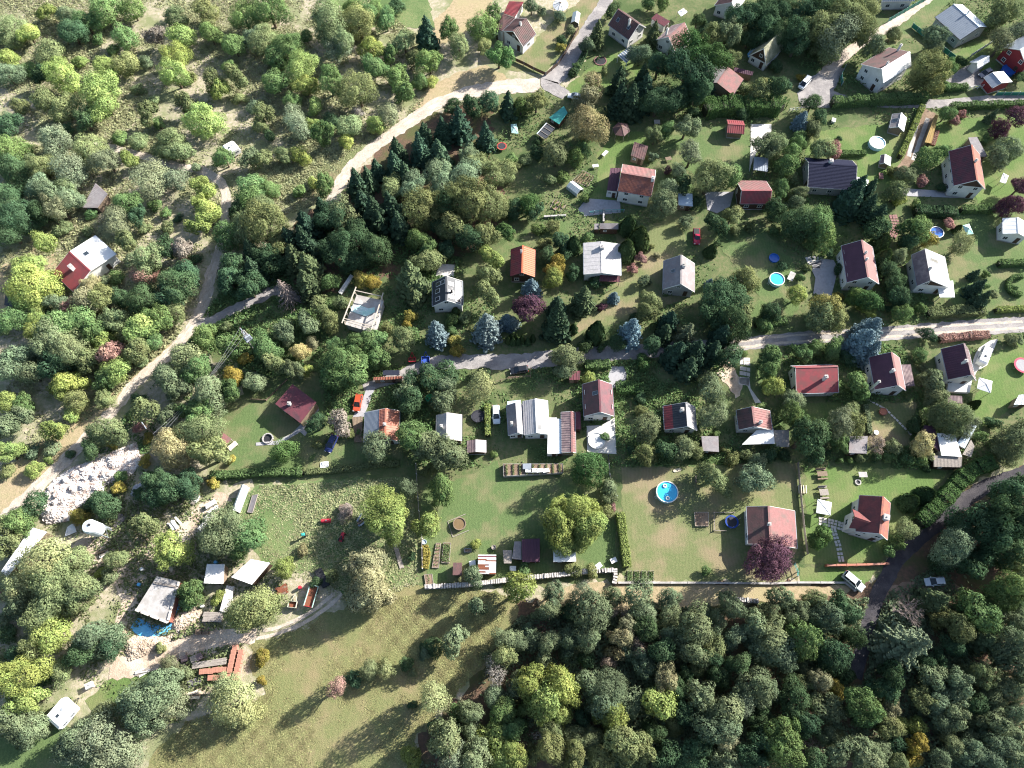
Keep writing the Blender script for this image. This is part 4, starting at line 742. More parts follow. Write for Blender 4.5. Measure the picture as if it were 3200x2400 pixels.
house('grey slate roofed cottage standing alone on the dry slope', (7, 1440, 768), (7, 1443, 527), (7, 1293, 690), (7, 1552, 690), 6.0, 2.9, R['grey'], R['grey'], WL['grey'], 'shingle', chim=((7, 1465, 610, 0.7),), sky=((7, 1375, 660),), short='the grey slate cottage')
shed('low corrugated roofed woodshed above the pale grey roofed house', 7, [(760, 262), (916, 262), (916, 312), (760, 308)], 2.5, R['grey'], WL['wood'], 'corr', h2=2.2)
shed('tiny corrugated lean-to next to the low woodshed', 7, [(715, 265), (752, 265), (752, 312), (715, 312)], 2.0, R['grey'], WL['wood'], 'corr')
hN = house('brown roofed house with blue-grey gable front above the white patio', (11, 767, 287), (11, 752, 18), (11, 622, 190), (11, 872, 205), 6.4, 3.8, R['brown'], R['maroon'], WL['white'], 'tile', gable=WL['blue'], sky=((11, 722, 130, 0.9, 1.3),), short='the brown house with the blue-grey gable')
shed('small brown shed at the top of the blue-grey gabled house plot', 7, [(510, 1500), (597, 1495), (592, 1570), (505, 1572)], 2.4, R['maroon'], WL['brown'], 'seam')
hC = house('long narrow reddish carport roof between the white and brown houses', (11, 530, 622), (11, 524, 283), (11, 441, 455), (11, 556, 455), 3.3, 2.7, R['mauve'], R['pink'], WL['brown'], 'seam', wins=False, cat_='carport', name='carport')
shed('low maroon roof joining the carport to the brown house', 11, [(545, 285), (600, 285), (604, 432), (548, 432)], 2.6, R['maroon'], WL['brown'], 'seam')
shed('long white corrugated roof beside the reddish carport', 11, [(328, 335), (402, 335), (408, 635), (323, 635)], 2.8, R['white'], WL['white'], 'sheet', name='lean_to', cat_='lean-to')
shed('narrow pale blue sheet roof between white roof and reddish carport', 11, [(404, 345), (436, 345), (440, 635), (410, 635)], 2.4, R['bluewhite'], WL['white'], 'sheet', name='lean_to', cat_='lean-to')
hW = house('large white house with one white slope and one pale shingle slope', (11, 238, 460), (11, 225, 178), (11, 122, 320), (11, 330, 310), 5.0, 3.7, R['pale'], R['white'], WL['white'], 'shingle', styleR='sheet', sky=((11, 250, 355, 1.2, 1.0), (11, 255, 415, 1.3, 1.0)), short='the large white house')
house('narrow grey gabled wing on the left of the large white house', (23, 442, 728), (23, 405, 210), (23, 255, 530), (23, 525, 480), 4.7, 3.2, R['grey'], R['pale'], WL['white'], 'shingle', chim=((23, 325, 565, 0.5),), name='house_wing')
shed('pale blue sheet roofed store at the back of the grey wing', 23, [(250, 190), (480, 165), (492, 240), (255, 310)], 2.6, R['bluewhite'], WL['white'], 'sheet')
house('cottage with a half red and half black metal roof', (11, 1500, 407), (11, 1485, 207), (11, 1298, 340), (11, 1565, 355), 5.6, 3.0, R['black'], R['pale'], WL['white'], 'seam', chim=((11, 1450, 265, 0.6),), split=('L', 0.62, R['red'], 'seam'), gable=WOOD, short='the red and black roofed cottage')
shed('little grey shed below the red and black roofed cottage', 11, [(1610, 490), (1752, 490), (1757, 622), (1622, 612)], 2.5, R['grey'], WL['wood'], 'sheet')
hK = house('cottage with maroon roof and big white terrace cover', (27, 250, 420), (27, 225, 225), (27, 78, 350), (27, 410, 350), 5.3, 3.0, R['brown'], R['pink'], WL['white'], 'seam', chim=((27, 310, 375, 0.5),), short='the cottage with the white terrace cover')
wing(hK, 'terrace_cover', 27, [(270, 455), (432, 443), (447, 592), (122, 600)], 2.9, 2.7, R['white'], 'sheet', None)
wing(hK, 'deck_roof', 27, [(437, 457), (590, 455), (592, 622), (449, 624)], 2.4, 2.3, R['gwood'], 'board', None)
house('white house with a broad bright red roof slope facing down the hill', (8, 285, 1467), (8, 637, 1457), (8, 461, 1449), (12, 503, 127), 5.2, 2.9, R['red'], R['red'], WL['white'], 'felt', chim=((8, 540, 1545, 0.6),), short='the bright red roofed house')
hP = house('dark plum roofed house with a brown metal lean-to on its right', (24, 472, 638), (24, 382, 180), (24, 110, 480), (24, 530, 470), 6.4, 3.6, R['purple'], R['pink'], WL['white'], 'felt', chim=((24, 405, 430, 0.5), (24, 222, 675, 0.4)), short='the plum roofed house with the brown lean-to')
wing(hP, 'lean_to_roof', 24, [(510, 352), (645, 350), (702, 645), (572, 650)], 2.9, 2.5, R['mauve'], 'board', WL['brown'])
hQ = house('dark plum roofed house with a white terrace and canopy beside it', (24, 1490, 492), (24, 1385, 60), (24, 1115, 350), (24, 1492, 350), 6.6, 3.6, R['purple'], R['mauve'], WL['white'], 'seam', chim=((24, 1410, 300, 0.5),), short='the plum roofed house with the terrace')
hQ.add('terrace', extr([tuple(hQ.local(up(24, x, y, 1.0)))[:2] for x, y in ((1170, 560), (1500, 535), (1462, 735), (1150, 722))], 0.1, 1.0), WL['white'])
shed('small brown slatted roof below the plum roofed terrace house', 24, [(1147, 775), (1355, 785), (1362, 890), (1150, 880)], 2.2, R['mauve'], WL['brown'], 'board', h2=2.0)
shed('blue-grey roofed hut at the right edge by the curved lawn', 24, [(2140, 770), (2300, 755), (2300, 905), (2070, 905)], 2.6, R['steel'], WL['brown'], 'seam', cat_='hut', name='hut', short='the blue-grey hut at the right edge')
shed('white flat roofed building half under the big olive tree', 24, [(1010, 1300), (1255, 1310), (1350, 1625), (1072, 1608)], 3.0, R['white'], WL['white'], 'sheet', cat_='building', name='building', short='the white flat roofed building')
shed('long white sheet roof angled beside the white flat building', 24, [(1280, 1445), (1480, 1150), (1556, 1200), (1392, 1510)], 2.7, R['bluewhite'], WL['white'], 'sheet', name='lean_to', cat_='lean-to')
shed('dark plum lean-to on the left of the white flat building', 24, [(825, 1195), (968, 1190), (1050, 1555), (860, 1400)], 2.6, R['purple'], WL['brown'], 'sheet', name='lean_to', cat_='lean-to')
shed('brown board roofed store above the tall hedge by the road', 12, [(1440, 652), (1677, 655), (1672, 750), (1440, 745)], 2.6, R['gwood'], WL['wood'], 'board', h2=2.2, short='the brown board roofed store')
shed('pale timber deck roof hanging over the road side of the white building', 24, [(1480, 1390), (1528, 1480), (1482, 1632), (1362, 1592)], 2.2, R['gwood'], None, 'board', cat_='canopy', name='carport')
shed('dark grey felt roofed shed below the patchy stepping stone lawn', 12, [(735, 490), (887, 490), (880, 636), (730, 630)], 2.5, R['grey'], WL['wood'], 'sheet', short='the grey felt roofed shed')
house('long brown roofed bungalow beside the purple tree', (12, 75, 1390), (12, 58, 1075), (11, 1995, 1230), (12, 285, 1245), 5.0, 3.1, R['brown'], R['pink'], WL['white'], 'felt', chim=((12, 65, 1225, 0.5),), short='the long brown bungalow')
hD = house('white house with red tiled roof, dormer wing and white chimney', (28, 490, 483), (28, 520, 150), (28, 290, 310), (28, 568, 380), 7.2, 4.4, R['redtile'], R['terracotta'], WL['white'], 'tile', heR=4.6, chim=((28, 548, 335, 1.0),), short='the red house with the dormer')
# dormer wing
def dormer(th, t, Af, Bk, e1, e2, hr, he, mat, wall):
    a = th.local(up(*Af, hr)); b = th.local(up(*Bk, hr)); l = th.local(up(*e1, he)); r = th.local(up(*e2, he)); d = b - a; d.z = 0; ln = d.length; d.normalize(); n = Vector((-d.y, d.x, 0))
    wl = max(0.8, abs((l - a).dot(n))); wr = max(0.8, abs((r - a).dot(n))); wd = (wl + wr) / 2
    for s in (1, -1):
        c = [a, b, b + n * s * wd * 0.6, a + n * s * wd]; c = [Vector(p) for p in c]; c[2].z = hr + (he - hr) * 0.6; c[3].z = he
        nn = (c[1] - c[0]).cross(c[3] - c[0]).normalized(); rev = nn.z < 0; nn = -nn if rev else nn
        def P(s_, t_): return c[0].lerp(c[1], s_).lerp(c[3].lerp(c[2], s_), t_), nn
        g = roof_grid(P, 0, 0, *offs('tile', ln, wd * 1.2))
        if rev: g = (g[0], [tuple(reversed(q)) for q in g[1]])
        th.add('dormer_roof', g, mat)
    i = a + d * 0.35; w2 = wd * 0.86; pr = [i - n * w2, i + n * w2]
    back = i + d * ln * 0.55; v = [(*(i - n * w2).xy, 0), (*(i + n * w2).xy, 0), (*(i + n * w2).xy, he + 0.12), (*i.xy, hr - 0.2), (*(i - n * w2).xy, he + 0.12)]
    v += [(*(back - n * w2).xy, 0), (*(back + n * w2).xy, 0), (*(back + n * w2).xy, he + 0.12), (*back.xy, hr - 0.2), (*(back - n * w2).xy, he + 0.12)]
    th.add('dormer_wall', (v, [(0, 1, 2, 3, 4), (9, 8, 7, 6, 5)] + [(q, 5 + q, 5 + (q + 1) % 5, (q + 1) % 5) for q in range(5)]), wall)
    ang = math.atan2(-d.y, -d.x); window(th, (i.x, i.y, he + 0.4), ang, 1.3, 1.2); window(th, (i.x, i.y, 1.6), ang, 1.4, 1.2)
dormer(hD, 28, (28, 262, 330), (28, 450, 395), (28, 235, 300), (28, 212, 470), 6.2, 4.4, R['redtile'], WL['white'])
shed('cottage with a single dark red roof slope and white chimney', 10, [(305, 55), (505, 205), (370, 380), (160, 220)], 3.6, R['maroon'], WL['brown'], 'felt', cat_='cottage', name='cottage', h2=3.2, short='the dark red roofed cottage')
c = up(10, 275, 215, 4.2); tg = bpy.data.objects['cottage']; ct = Th.__new__(Th); ct.o = tg; ct.rot = 0; ct.loc = tg.location.copy(); q = ct.local(c); chimney(ct, q.x, q.y, 3.2, 4.3, 0.6)
house('cottage with grey corrugated, red tile and orange roof stripes', (10, 1080, 512), (10, 1086, 258), (10, 908, 400), (10, 1199, 390), 4.8, 3.0, R['terracotta'], R['orange'], WL['white'], 'pantile', styleR='seam', chim=((10, 1075, 390, 0.5),), split=('L', 0.3, R['steel'], 'corr'), short='the striped roof cottage')
house('grey shingled cottage above the small twin-sloped shed', (10, 1597, 513), (10, 1600, 293), (10, 1505, 420), (10, 1722, 410), 4.5, 3.0, R['pale'], R['pale'], WL['brown'], 'shingle', chim=((10, 1550, 405, 0.5),), short='the grey shingled cottage', barge=GWOOD)
house('small brown garden shed with twin grey shingle slopes', (10, 1843, 620), (10, 1843, 518), (10, 1765, 570), (10, 1925, 575), 2.9, 2.2, R['mauve'], R['pale'], WL['wood'], 'shingle', cat_='shed', name='shed', wins=False, barge=DWOOD)
shed('long narrow white roofed barn at the lower left edge', 9, [(265, 1250), (392, 1290), (60, 1665), (8, 1620)], 3.2, R['white'], WL['brown'], 'sheet', cat_='barn', name='barn', h2=3.0, short='the long white barn')
shed('rusty white sheet roofed shack between tree and white tarpaulin roof', 25, [(835, 212), (1022, 215), (1005, 422), (802, 415)], 2.5, R['white'], WL['brown'], 'corr', cat_='shack', name='shack', short='the rusty white shack')
shed('broad white roofed shelter beside the rusty shack', 25, [(1300, 160), (1505, 200), (1310, 430), (1092, 350)], 2.8, R['white'], WL['wood'], 'sheet', cat_='shelter', name='shelter', short='the broad white shelter')
shed('long orange-red lean-to roof beside the middle lane', 6, [(985, 1548), (1225, 1540), (1225, 1562), (980, 1574)], 2.3, R['orange'], WL['brown'], 'seam', h2=2.0)
shed('flat dark solar panel canopy above the orange-red lean-to', 6, [(1060, 1490), (1200, 1490), (1200, 1530), (1060, 1532)], 2.2, SOLAR, None, 'sheet', cat_='canopy', name='carport')
shed('dark plum roofed cabin with a grey end under the walnut tree', 26, [(805, 95), (925, 90), (925, 245), (808, 245)], 2.7, R['purple'], WL['wood'], 'seam', cat_='cabin', name='cabin', h2=2.6, short='the dark plum roofed cabin')
shed('grey flat lean-to joined to the left of the plum roofed cabin', 26, [(757, 110), (803, 110), (804, 232), (740, 225)], 2.3, R['grey'], WL['wood'], 'sheet', name='lean_to', cat_='lean-to')
shed('white roofed open shed under the walnut tree by the dry-stone wall', 26, [(1015, 170), (1160, 155), (1165, 242), (1014, 246)], 2.3, R['white'], WL['wood'], 'sheet', short='the white open shed')
shed('small flat brown roofed shed by the vegetable beds', 26, [(352, 250), (410, 250), (410, 333), (348, 333)], 2.1, R['brown'], WL['brown'], 'felt', short='the small flat brown shed')
# ---------------------------------------------------------------- vehicles
TL[31] = (900, 1550, 300 / 1270.); TL[32] = (220, 1580, 500 / 1270.); TL[33] = (2460, 1420, 340 / 1270.); TL[34] = (1640, 320, 220 / 873.); TL[35] = (1400, 1560, 100 / 680.); TL[36] = (2380, 760, 240 / 1270.)
TYRE = M('tyre', (0.02, 0.02, 0.02), (0.03, 0.03, 0.03)); CHROME = M('rim_metal', (0.5, 0.5, 0.52), (0.4, 0.4, 0.42), rough=0.3, metallic=0.8, bump=0); LAMP = M('lamp_glass', (0.7, 0.7, 0.66), (0.6, 0.6, 0.58), rough=0.1, bump=0); TAIL = M('tail_lamp', (0.4, 0.02, 0.02), (0.3, 0.02, 0.02), rough=0.2, bump=0)
def paint(n, c): return M('car_paint_' + n, c, tuple(x * 0.9 for x in c), rough=0.25, scale=0.5, bump=0, spec=0.6)
CG = glassmat('car_glass', (0.015, 0.02, 0.025), 0.05)
def car(label, t, front, rear, col, kind='hatch', short=None):
    a, b = up(t, *front, 0.6), up(t, *rear, 0.6); c = (a + b) / 2; d = a - b; rot = math.atan2(d.y, d.x); th = Th('parked_car', label, 'car', (c.x, c.y, 0.075), rot, 'parked cars')
    if short: lm(short, c)
    Ln, W, Ht = {'hatch': (4.2, 1.74, 1.46), 'suv': (4.7, 1.85, 1.85), 'van': (4.6, 1.8, 1.8), 'wagon': (4.5, 1.76, 1.48), 'pickup': (4.7, 1.72, 1.6)}[kind]; h = Ln / 2; sh = Ht * 0.6; wz = 0.32
    secs = [(-h, 0.86, 0.38, sh * 0.82), (-h + 0.12, 0.96, 0.28, sh * 0.97), (-h * 0.55, 1.0, 0.25, sh), (h * 0.28, 1.0, 0.25, sh), (h * 0.55, 0.98, 0.25, sh * 0.93), (h - 0.15, 0.93, 0.28, sh * 0.84), (h, 0.8, 0.38, sh * 0.62)]
    v, f = [], []; m = 8
    for x, ww, z0, z1 in secs:
        y = W / 2 * ww; v += [(x, -y * 0.9, z0), (x, -y, z0 + 0.15), (x, -y, z1 - 0.16), (x, -y * 0.86, z1), (x, y * 0.86, z1), (x, y, z1 - 0.16), (x, y, z0 + 0.15), (x, y * 0.9, z0)]
    for i in range(len(secs) - 1):
        for j in range(m): f.append((i * m + j, (i + 1) * m + j, (i + 1) * m + (j + 1) % m, i * m + (j + 1) % m))
    f += [tuple(range(m)), tuple(range((len(secs) - 1) * m + m - 1, (len(secs) - 1) * m - 1, -1))]
    f = [q[::-1] for q in f]
    th.add('body', (v, f), col, smooth=False)
    x0, x1, x2, x3 = {'hatch': (-h + 0.15, -h + 0.55, h * 0.05, h * 0.5), 'suv': (-h + 0.12, -h + 0.3, h * 0.12, h * 0.48), 'van': (-h + 0.1, -h + 0.25, h * 0.3, h * 0.72), 'wagon': (-h + 0.12, -h + 0.5, h * 0.05, h * 0.5), 'pickup': (-h * 0.15, -h * 0.02, h * 0.22, h * 0.5)}[kind]
    y0, y1 = W / 2 * 0.86, W / 2 * 0.7; cb = [(x0, -y0, sh - 0.02), (x3, -y0, sh - 0.02), (x3, y0, sh - 0.02), (x0, y0, sh - 0.02), (x1, -y1, Ht - 0.05), (x2, -y1, Ht - 0.05), (x2, y1, Ht - 0.05), (x1, y1, Ht - 0.05)]
    cabin = th.add('cabin_glass', (cb, [(4, 5, 6, 7), (0, 1, 5, 4), (1, 2, 6, 5), (2, 3, 7, 6), (3, 0, 4, 7)]), CG)
    th.add('roof', extr([(x1 - 0.05, -y1), (x2 + 0.02, -y1), (x2 + 0.02, y1), (x1 - 0.05, y1)], Ht - 0.06, Ht), col)
    for p, q in ((0, 4), (1, 5), (2, 6), (3, 7)): th.add('pillar', beam(cb[p], cb[q], 0.09, 0.07), col)
    mid = (x1 + x2) / 2
    for s in (-1, 1): th.add('pillar', beam((mid, s * y0, sh), (mid, s * y1, Ht - 0.05), 0.09, 0.05), col); th.add('mirror', box(x3 - 0.25, s * (W / 2 + 0.08), sh - 0.02, 0.12, 0.2, 0.14), col)
    for sx in (-1, 1):
        for s in (-1, 1):
            p = Vector((sx * h * 0.62, s * (W / 2 - 0.08), wz)); w_ = th.add('wheel', tube(p - Vector((0, 0.11, 0)), p + Vector((0, 0.11, 0)), wz, 14), TYRE); th.add('rim', tube(p + Vector((0, s * 0.1, 0)), p + Vector((0, s * 0.125, 0)), wz * 0.62, 10), CHROME, w_)
    for s in (-1, 1): th.add('headlight', box(h - 0.1, s * W * 0.33, sh * 0.62, 0.2, 0.34, 0.14), LAMP); th.add('tail_light', box(-h + 0.04, s * W * 0.38, sh * 0.7, 0.12, 0.2, 0.2), TAIL)
    if kind == 'pickup': th.add('load_bed', box(-h * 0.55, 0, sh + 0.001, h * 0.72, W * 0.8, 0.05), DARK)
    return th
car('white estate car parked left of the large white house', 10, (2012, 382), (2003, 238), paint('silver_white', (0.62, 0.68, 0.74)), 'wagon', 'the white estate car')
car('dark blue car parked under a half-bare tree', 10, (600, 615), (660, 490), paint('blue', (0.02, 0.03, 0.11)), 'hatch', 'the dark blue car')
car('orange car by the drive of the striped roof cottage', 10, (842, 255), (860, 170), paint('orange', (0.45, 0.07, 0.03)), 'hatch')
car('black car on the shaded middle lane', 7, (22, 1500), (150, 1480), paint('black', (0.012, 0.014, 0.018)), 'hatch', 'the black car on the lane')
car('red pickup on the shaded grass above the grey slate cottage', 7, (1572, 435), (1568, 312), paint('red', (0.36, 0.02, 0.055)), 'pickup', 'the red pickup')
car('white van on the gravel turning area', 4, (318, 745), (395, 655), paint('white', (0.72, 0.73, 0.74)), 'van', 'the white van')
car('white off-roader parked at the lawn end beside the dark road', 16, (838, 160), (695, 40), paint('pale', (0.62, 0.64, 0.63)), 'suv', 'the white off-roader')
car('pale silver car in the trees right of the dark road', 16, (1380, 105), (1515, 95), paint('silver', (0.5, 0.56, 0.62)), 'hatch', 'the silver car in the trees')
car('white car under the khaki willow at the lane end', 3, (510, 800), (598, 815), paint('white', (0.72, 0.73, 0.74)), 'hatch')
car('blue-grey car parked between the two grey garages', 22, (1210, 1010), (1430, 900), paint('slate', (0.12, 0.14, 0.2)), 'hatch')
def caravan(label, t, pts, ht=2.3, short=None):
    W = [up(t, x, y, ht) for x, y in pts]; c = sum(W, Vector()) / 4; u = ((W[1] - W[0]) + (W[2] - W[3])) / 2; wv = ((W[3] - W[0]) + (W[2] - W[1])) / 2
    Lx, Wy = u.length, wv.length; th = Th('caravan', label, 'caravan', (c.x, c.y, 0.02), math.atan2(u.y, u.x))
    if short: lm(short, c)
    h, y = Lx / 2, Wy / 2; prof = [(-h + 0.1, 0.5), (h - 0.25, 0.5), (h, 0.8), (h, 1.5), (h - 0.4, ht - 0.1), (h - 0.7, ht), (-h + 0.5, ht), (-h, ht - 0.3), (-h, 0.7)]; n = len(prof)
    v = [(x, -y, z) for x, z in prof] + [(x, y, z) for x, z in prof]; th.add('body', (v, [tuple(range(n)), tuple(range(2 * n - 1, n - 1, -1))] + [(i, i + n, (i + 1) % n + n, (i + 1) % n) for i in range(n)]), RF['white'])
    for s in (-1, 1):
        for x in (-h * 0.45, h * 0.4): window(th, (x, s * y, 1.5), s * math.pi / 2, 0.9, 0.55, frame=METAL)
        p = Vector((-0.1, s * (y - 0.12), 0.32)); w_ = th.add('wheel', tube(p - Vector((0, 0.1, 0)), p + Vector((0, 0.1, 0)), 0.32, 14), TYRE); th.add('rim', tube(p + Vector((0, s * 0.09, 0)), p + Vector((0, s * 0.115, 0)), 0.18, 10), CHROME, w_)
    th.add('roof_vent', box(-h * 0.25, 0, ht, 0.5, 0.5, 0.1), C_PANE); th.add('roof_vent', box(h * 0.3, 0.2, ht, 0.4, 0.4, 0.08), METAL)
    th.add('tow_bar', cat(beam((h - 0.1, -0.5, 0.5), (h + 1.0, 0, 0.48), 0.08, 0.1), beam((h - 0.1, 0.5, 0.5), (h + 1.0, 0, 0.48), 0.08, 0.1), cyl(h + 0.8, 0, -0.02, 0.5, 0.06)), DARK); return th
caravan('white caravan alone in the scrub of the upper left hillside', 1, [(1850, 1225), (1950, 1170), (2005, 1235), (1905, 1290)], short='the caravan in the scrub')
caravan('white caravan with vents at the lower left edge', 13, [(375, 1230), (530, 1065), (620, 1160), (480, 1345)], 2.5, short='the lower left caravan')
def trailer(label, t, pts, bed, frame, h=1.1, side=0.5, short=None, tail=None):
    W = [up(t, x, y, h + side) for x, y in pts]; c = sum(W, Vector()) / 4; u = ((W[1] - W[0]) + (W[2] - W[3])) / 2; wv = ((W[3] - W[0]) + (W[2] - W[1])) / 2; Lx, Wy = u.length, wv.length; hx, y = Lx / 2, Wy / 2
    th = Th('trailer', label, 'trailer', (c.x, c.y, 0.02), math.atan2(u.y, u.x))
    if short: lm(short, c)
    th.add('load_floor', box(0, 0, h - 0.12, Lx, Wy, 0.12), bed)
    for s in (-1, 1): th.add('side_board', box(0, s * (y - 0.04), h, Lx, 0.08, side), frame); th.add('end_board', box(s * (hx - 0.04), 0, h + 0.003, 0.08, Wy - 0.16, side), (tail if (tail and s > 0) else frame))
    for x in (-hx * 0.55, hx * 0.55):
        for s in (-1, 1): p = Vector((x, s * (y - 0.2), 0.42)); w_ = th.add('wheel', tube(p - Vector((0, 0.12, 0)), p + Vector((0, 0.12, 0)), 0.42, 14), TYRE); th.add('rim', tube(p + Vector((0, s * 0.11, 0)), p + Vector((0, s * 0.135, 0)), 0.22, 10), CHROME, w_)
    th.add('drawbar', cat(beam((-hx, -0.6, h - 0.3), (-hx - 1.6, 0, 0.5), 0.1, 0.12), beam((-hx, 0.6, h - 0.3), (-hx - 1.6, 0, 0.5), 0.1, 0.12), cyl(-hx - 1.5, 0, 0, 0.5, 0.06)), frame); return th
trailer('long farm trailer with rust-red bed, green sides and red tailboard', 25, [(1920, 430), (1855, 655), (1945, 670), (2018, 445)], RUST, M('pale_green_metal', (0.35, 0.5, 0.45), (0.28, 0.42, 0.38)), short='the long farm trailer', tail=M('red_board', (0.4, 0.02, 0.04), (0.35, 0.02, 0.03)))
trailer('short box trailer with rusty bed left of the long farm trailer', 25, [(1700, 600), (1682, 668), (1775, 678), (1788, 605)], RUST, M('pale_olive_metal', (0.42, 0.43, 0.35), (0.34, 0.35, 0.28)), 0.8, 0.45)
caravan('pale grey trailer cabin on the curved drive by the curved lawn', 24, [(1590, 295), (1690, 80), (1795, 100), (1700, 348)], 2.3, short='the pale trailer cabin')
trailer('blue dumper trailer beside the middle lane', 6, [(1383, 1375), (1383, 1430), (1450, 1430), (1450, 1375)], M('blue_metal', (0.03, 0.08, 0.35), (0.03, 0.06, 0.26)), M('blue_metal', (0, 0, 0)), 0.7, 0.4)
trailer('small red trailer next to the blue dumper trailer', 6, [(1275, 1382), (1278, 1415), (1335, 1420), (1335, 1385)], RUST, M('red_board', (0, 0, 0)), 0.6, 0.3)
# ---------------------------------------------------------------- pools and trampolines
POOLB = M('pool_blue_liner', (0.04, 0.36, 0.60), (0.05, 0.42, 0.66), rough=0.15, scale=0.8, bump=0.06, spec=0.5); POOLD = M('dark_blue_pool', (0.02, 0.10, 0.38), (0.025, 0.12, 0.44), rough=0.15, scale=0.8, bump=0.05, spec=0.5)
POOLW = M('pale_blue_cover', (0.42, 0.66, 0.72), (0.50, 0.72, 0.76), rough=0.3, scale=0.6, bump=0.05); MUDW = M('brown_water', (0.15, 0.10, 0.05), (0.18, 0.125, 0.065), rough=0.12, scale=1, bump=0.03, spec=0.5)
def pool(label, t, x, y, rpx, ht=1.1, water=POOLB, wall=None, floats=0, ladder=True, short=None, rim=WHITE, group='above-ground pools'):
    c = up(t, x, y, ht); r = rpx * mpp(t, x, y, ht); th = Th('swimming_pool', label, 'pool', (c.x, c.y, 0.03), 0.4, group)
    if short: lm(short, c)
    th.add('pool_wall', lathe([(r, 0), (r, ht - 0.04), (r - 0.06, ht - 0.04), (r - 0.06, 0.05)], 32), wall or POOLW)
    th.add('rim', lathe([(r + 0.06, ht - 0.05), (r + 0.06, ht), (r - 0.12, ht), (r - 0.12, ht - 0.05), (r + 0.06, ht - 0.05)], 32), rim)
    th.add('water', lathe([(0.001, ht - 0.16), (r * 0.5, ht - 0.16), (r - 0.05, ht - 0.16)], 32), water)
    if ladder:
        ms = []
        for s in (-0.25, 0.25): ms += [tube((-r - 0.55, s, 0), (-r - 0.02, s, ht + 0.35), 0.025), tube((-r - 0.02, s, ht + 0.35), (-r + 0.35, s, 0.3), 0.025)]
        for k in range(4): ms.append(tube((-r - 0.5 + k * 0.13, -0.25, 0.2 + k * 0.3), (-r - 0.5 + k * 0.13, 0.25, 0.2 + k * 0.3), 0.02))
        th.add('ladder', cat(*ms), WHITE)
    for k in range(floats):
        a = 1.9 - 3.5 * k; px, py = 0.55 * r * math.cos(a), 0.6 * r * math.sin(a)
        prof = [(0.32 + 0.14 * math.cos(q), ht - 0.05 + 0.14 * math.sin(q)) for q in [i * math.pi / 4 for i in range(9)]]
        o = Th('swim_ring', 'white inflatable ring in the round blue pool, %s of the two' % ('upper', 'lower')[k], 'swim ring', (c.x + px, c.y + py, 0.03)); o.add('tube', lathe(prof, 16), WHITE, smooth=True)
    return th
pool('round blue pool with white floats on the dry lawn', 11, 1325, 955, 90, 1.1, POOLB, floats=2, short='the round blue pool')
pool('bright pale round pool inside the hedged lawn', 4, 970, 1190, 66, 1.1, POOLW, short='the bright pale pool')
pool('sky blue round pool half in shade beside the paddling pool', 36, 258, 590, 122, 1.1, POOLB, short='the sky blue pool')
pool('dark blue paddling pool above the sky blue pool', 36, 210, 240, 80, 0.5, POOLD, POOLD, ladder=False, rim=POOLD)
pool('dark blue round pool half hidden under the green tree right of the plum hedge', 8, 1468, 335, 55, 0.9, POOLD, POOLD, short='the dark blue pool')
pool('blue pool against the red walled house', 22, 1865, 865, 150, 1.0, POOLD, POOLD, rim=POOLD)
pool('white covered round pool on the white patio', 11, 735, 525, 70, 0.7, RF['white'], WHITE, ladder=False)
pool('small green and turquoise paddling pool between two trees', 10, 1455, 172, 36, 0.35, M('turquoise', (0.05, 0.45, 0.35), (0.15, 0.5, 0.1)), M('turquoise', (0, 0, 0)), ladder=False, rim=M('turquoise', (0, 0, 0)))
ht_ = pool('round timber tub of brown water on the open lawn', 35, 243, 520, 132, 0.9, MUDW, WOOD, ladder=False, short='the round timber tub', rim=WOOD)
for p, q in (((-2.1, 1.6, .05), (2.0, 1.6, .05)), ((-2.3, -1.9, .05), (1.4, -1.9, .05)), ((-2.3, -1.9, .05), (-2.1, 1.6, .05))): ht_.add('ground_beam', beam(p, q, 0.12, 0.1), GWOOD)
TRM = M('trampoline_mat', (0.03, 0.03, 0.04), (0.04, 0.04, 0.05))
def trampoline(label, t, x, y, rpx, pad, ht=0.8, mat=None, net=False):
    c = up(t, x, y, ht); r = rpx * mpp(t, x, y, ht); th = Th('trampoline', label, 'trampoline', (c.x, c.y, 0.02), 0.3, 'trampolines')
    th.add('jumping_mat', lathe([(0.001, ht), (r * 0.8, ht + 0.005)], 24), mat or TRM); th.add('pad', lathe([(r * 0.78, ht + 0.03), (r, ht + 0.03), (r, ht - 0.04), (r * 0.78, ht - 0.02)], 24), pad)
    for k in range(6): a = k * math.pi / 3; th.add('leg', tube((r * 0.97 * math.cos(a), r * 0.97 * math.sin(a), 0), (r * 0.95 * math.cos(a), r * 0.95 * math.sin(a), ht), 0.03), METAL)
    if net:
        for k in range(6): a = k * math.pi / 3; th.add('net_pole', tube((r * 1.02 * math.cos(a), r * 1.02 * math.sin(a), 0), (r * 1.02 * math.cos(a), r * 1.02 * math.sin(a), ht + 1.7), 0.025), METAL)
    return th
trampoline('trampoline with red-orange rim near the teal tarp hut', 2, 2055, 1222, 42, M('red_pad', (0.4, 0.06, 0.05), (0.32, 0.05, 0.04)))
trampoline('big black trampoline with netting poles below the spiky tree', 10, 1855, 322, 55, M('black_pad', (0.03, 0.03, 0.04), (0.02, 0.02, 0.03)), net=True)
trampoline('blue rimmed trampoline with poles beside the long brown bungalow', 11, 1865, 1205, 56, M('blue_pad', (0.02, 0.06, 0.3), (0.02, 0.05, 0.22)), net=True)
trampoline('large grey trampoline with pink-red rim at the right edge', 24, 2195, 360, 118, M('pink_pad', (0.5, 0.08, 0.12), (0.42, 0.06, 0.1)), 1.0, M('grey_mat', (0.25, 0.24, 0.25), (0.3, 0.29, 0.3)))
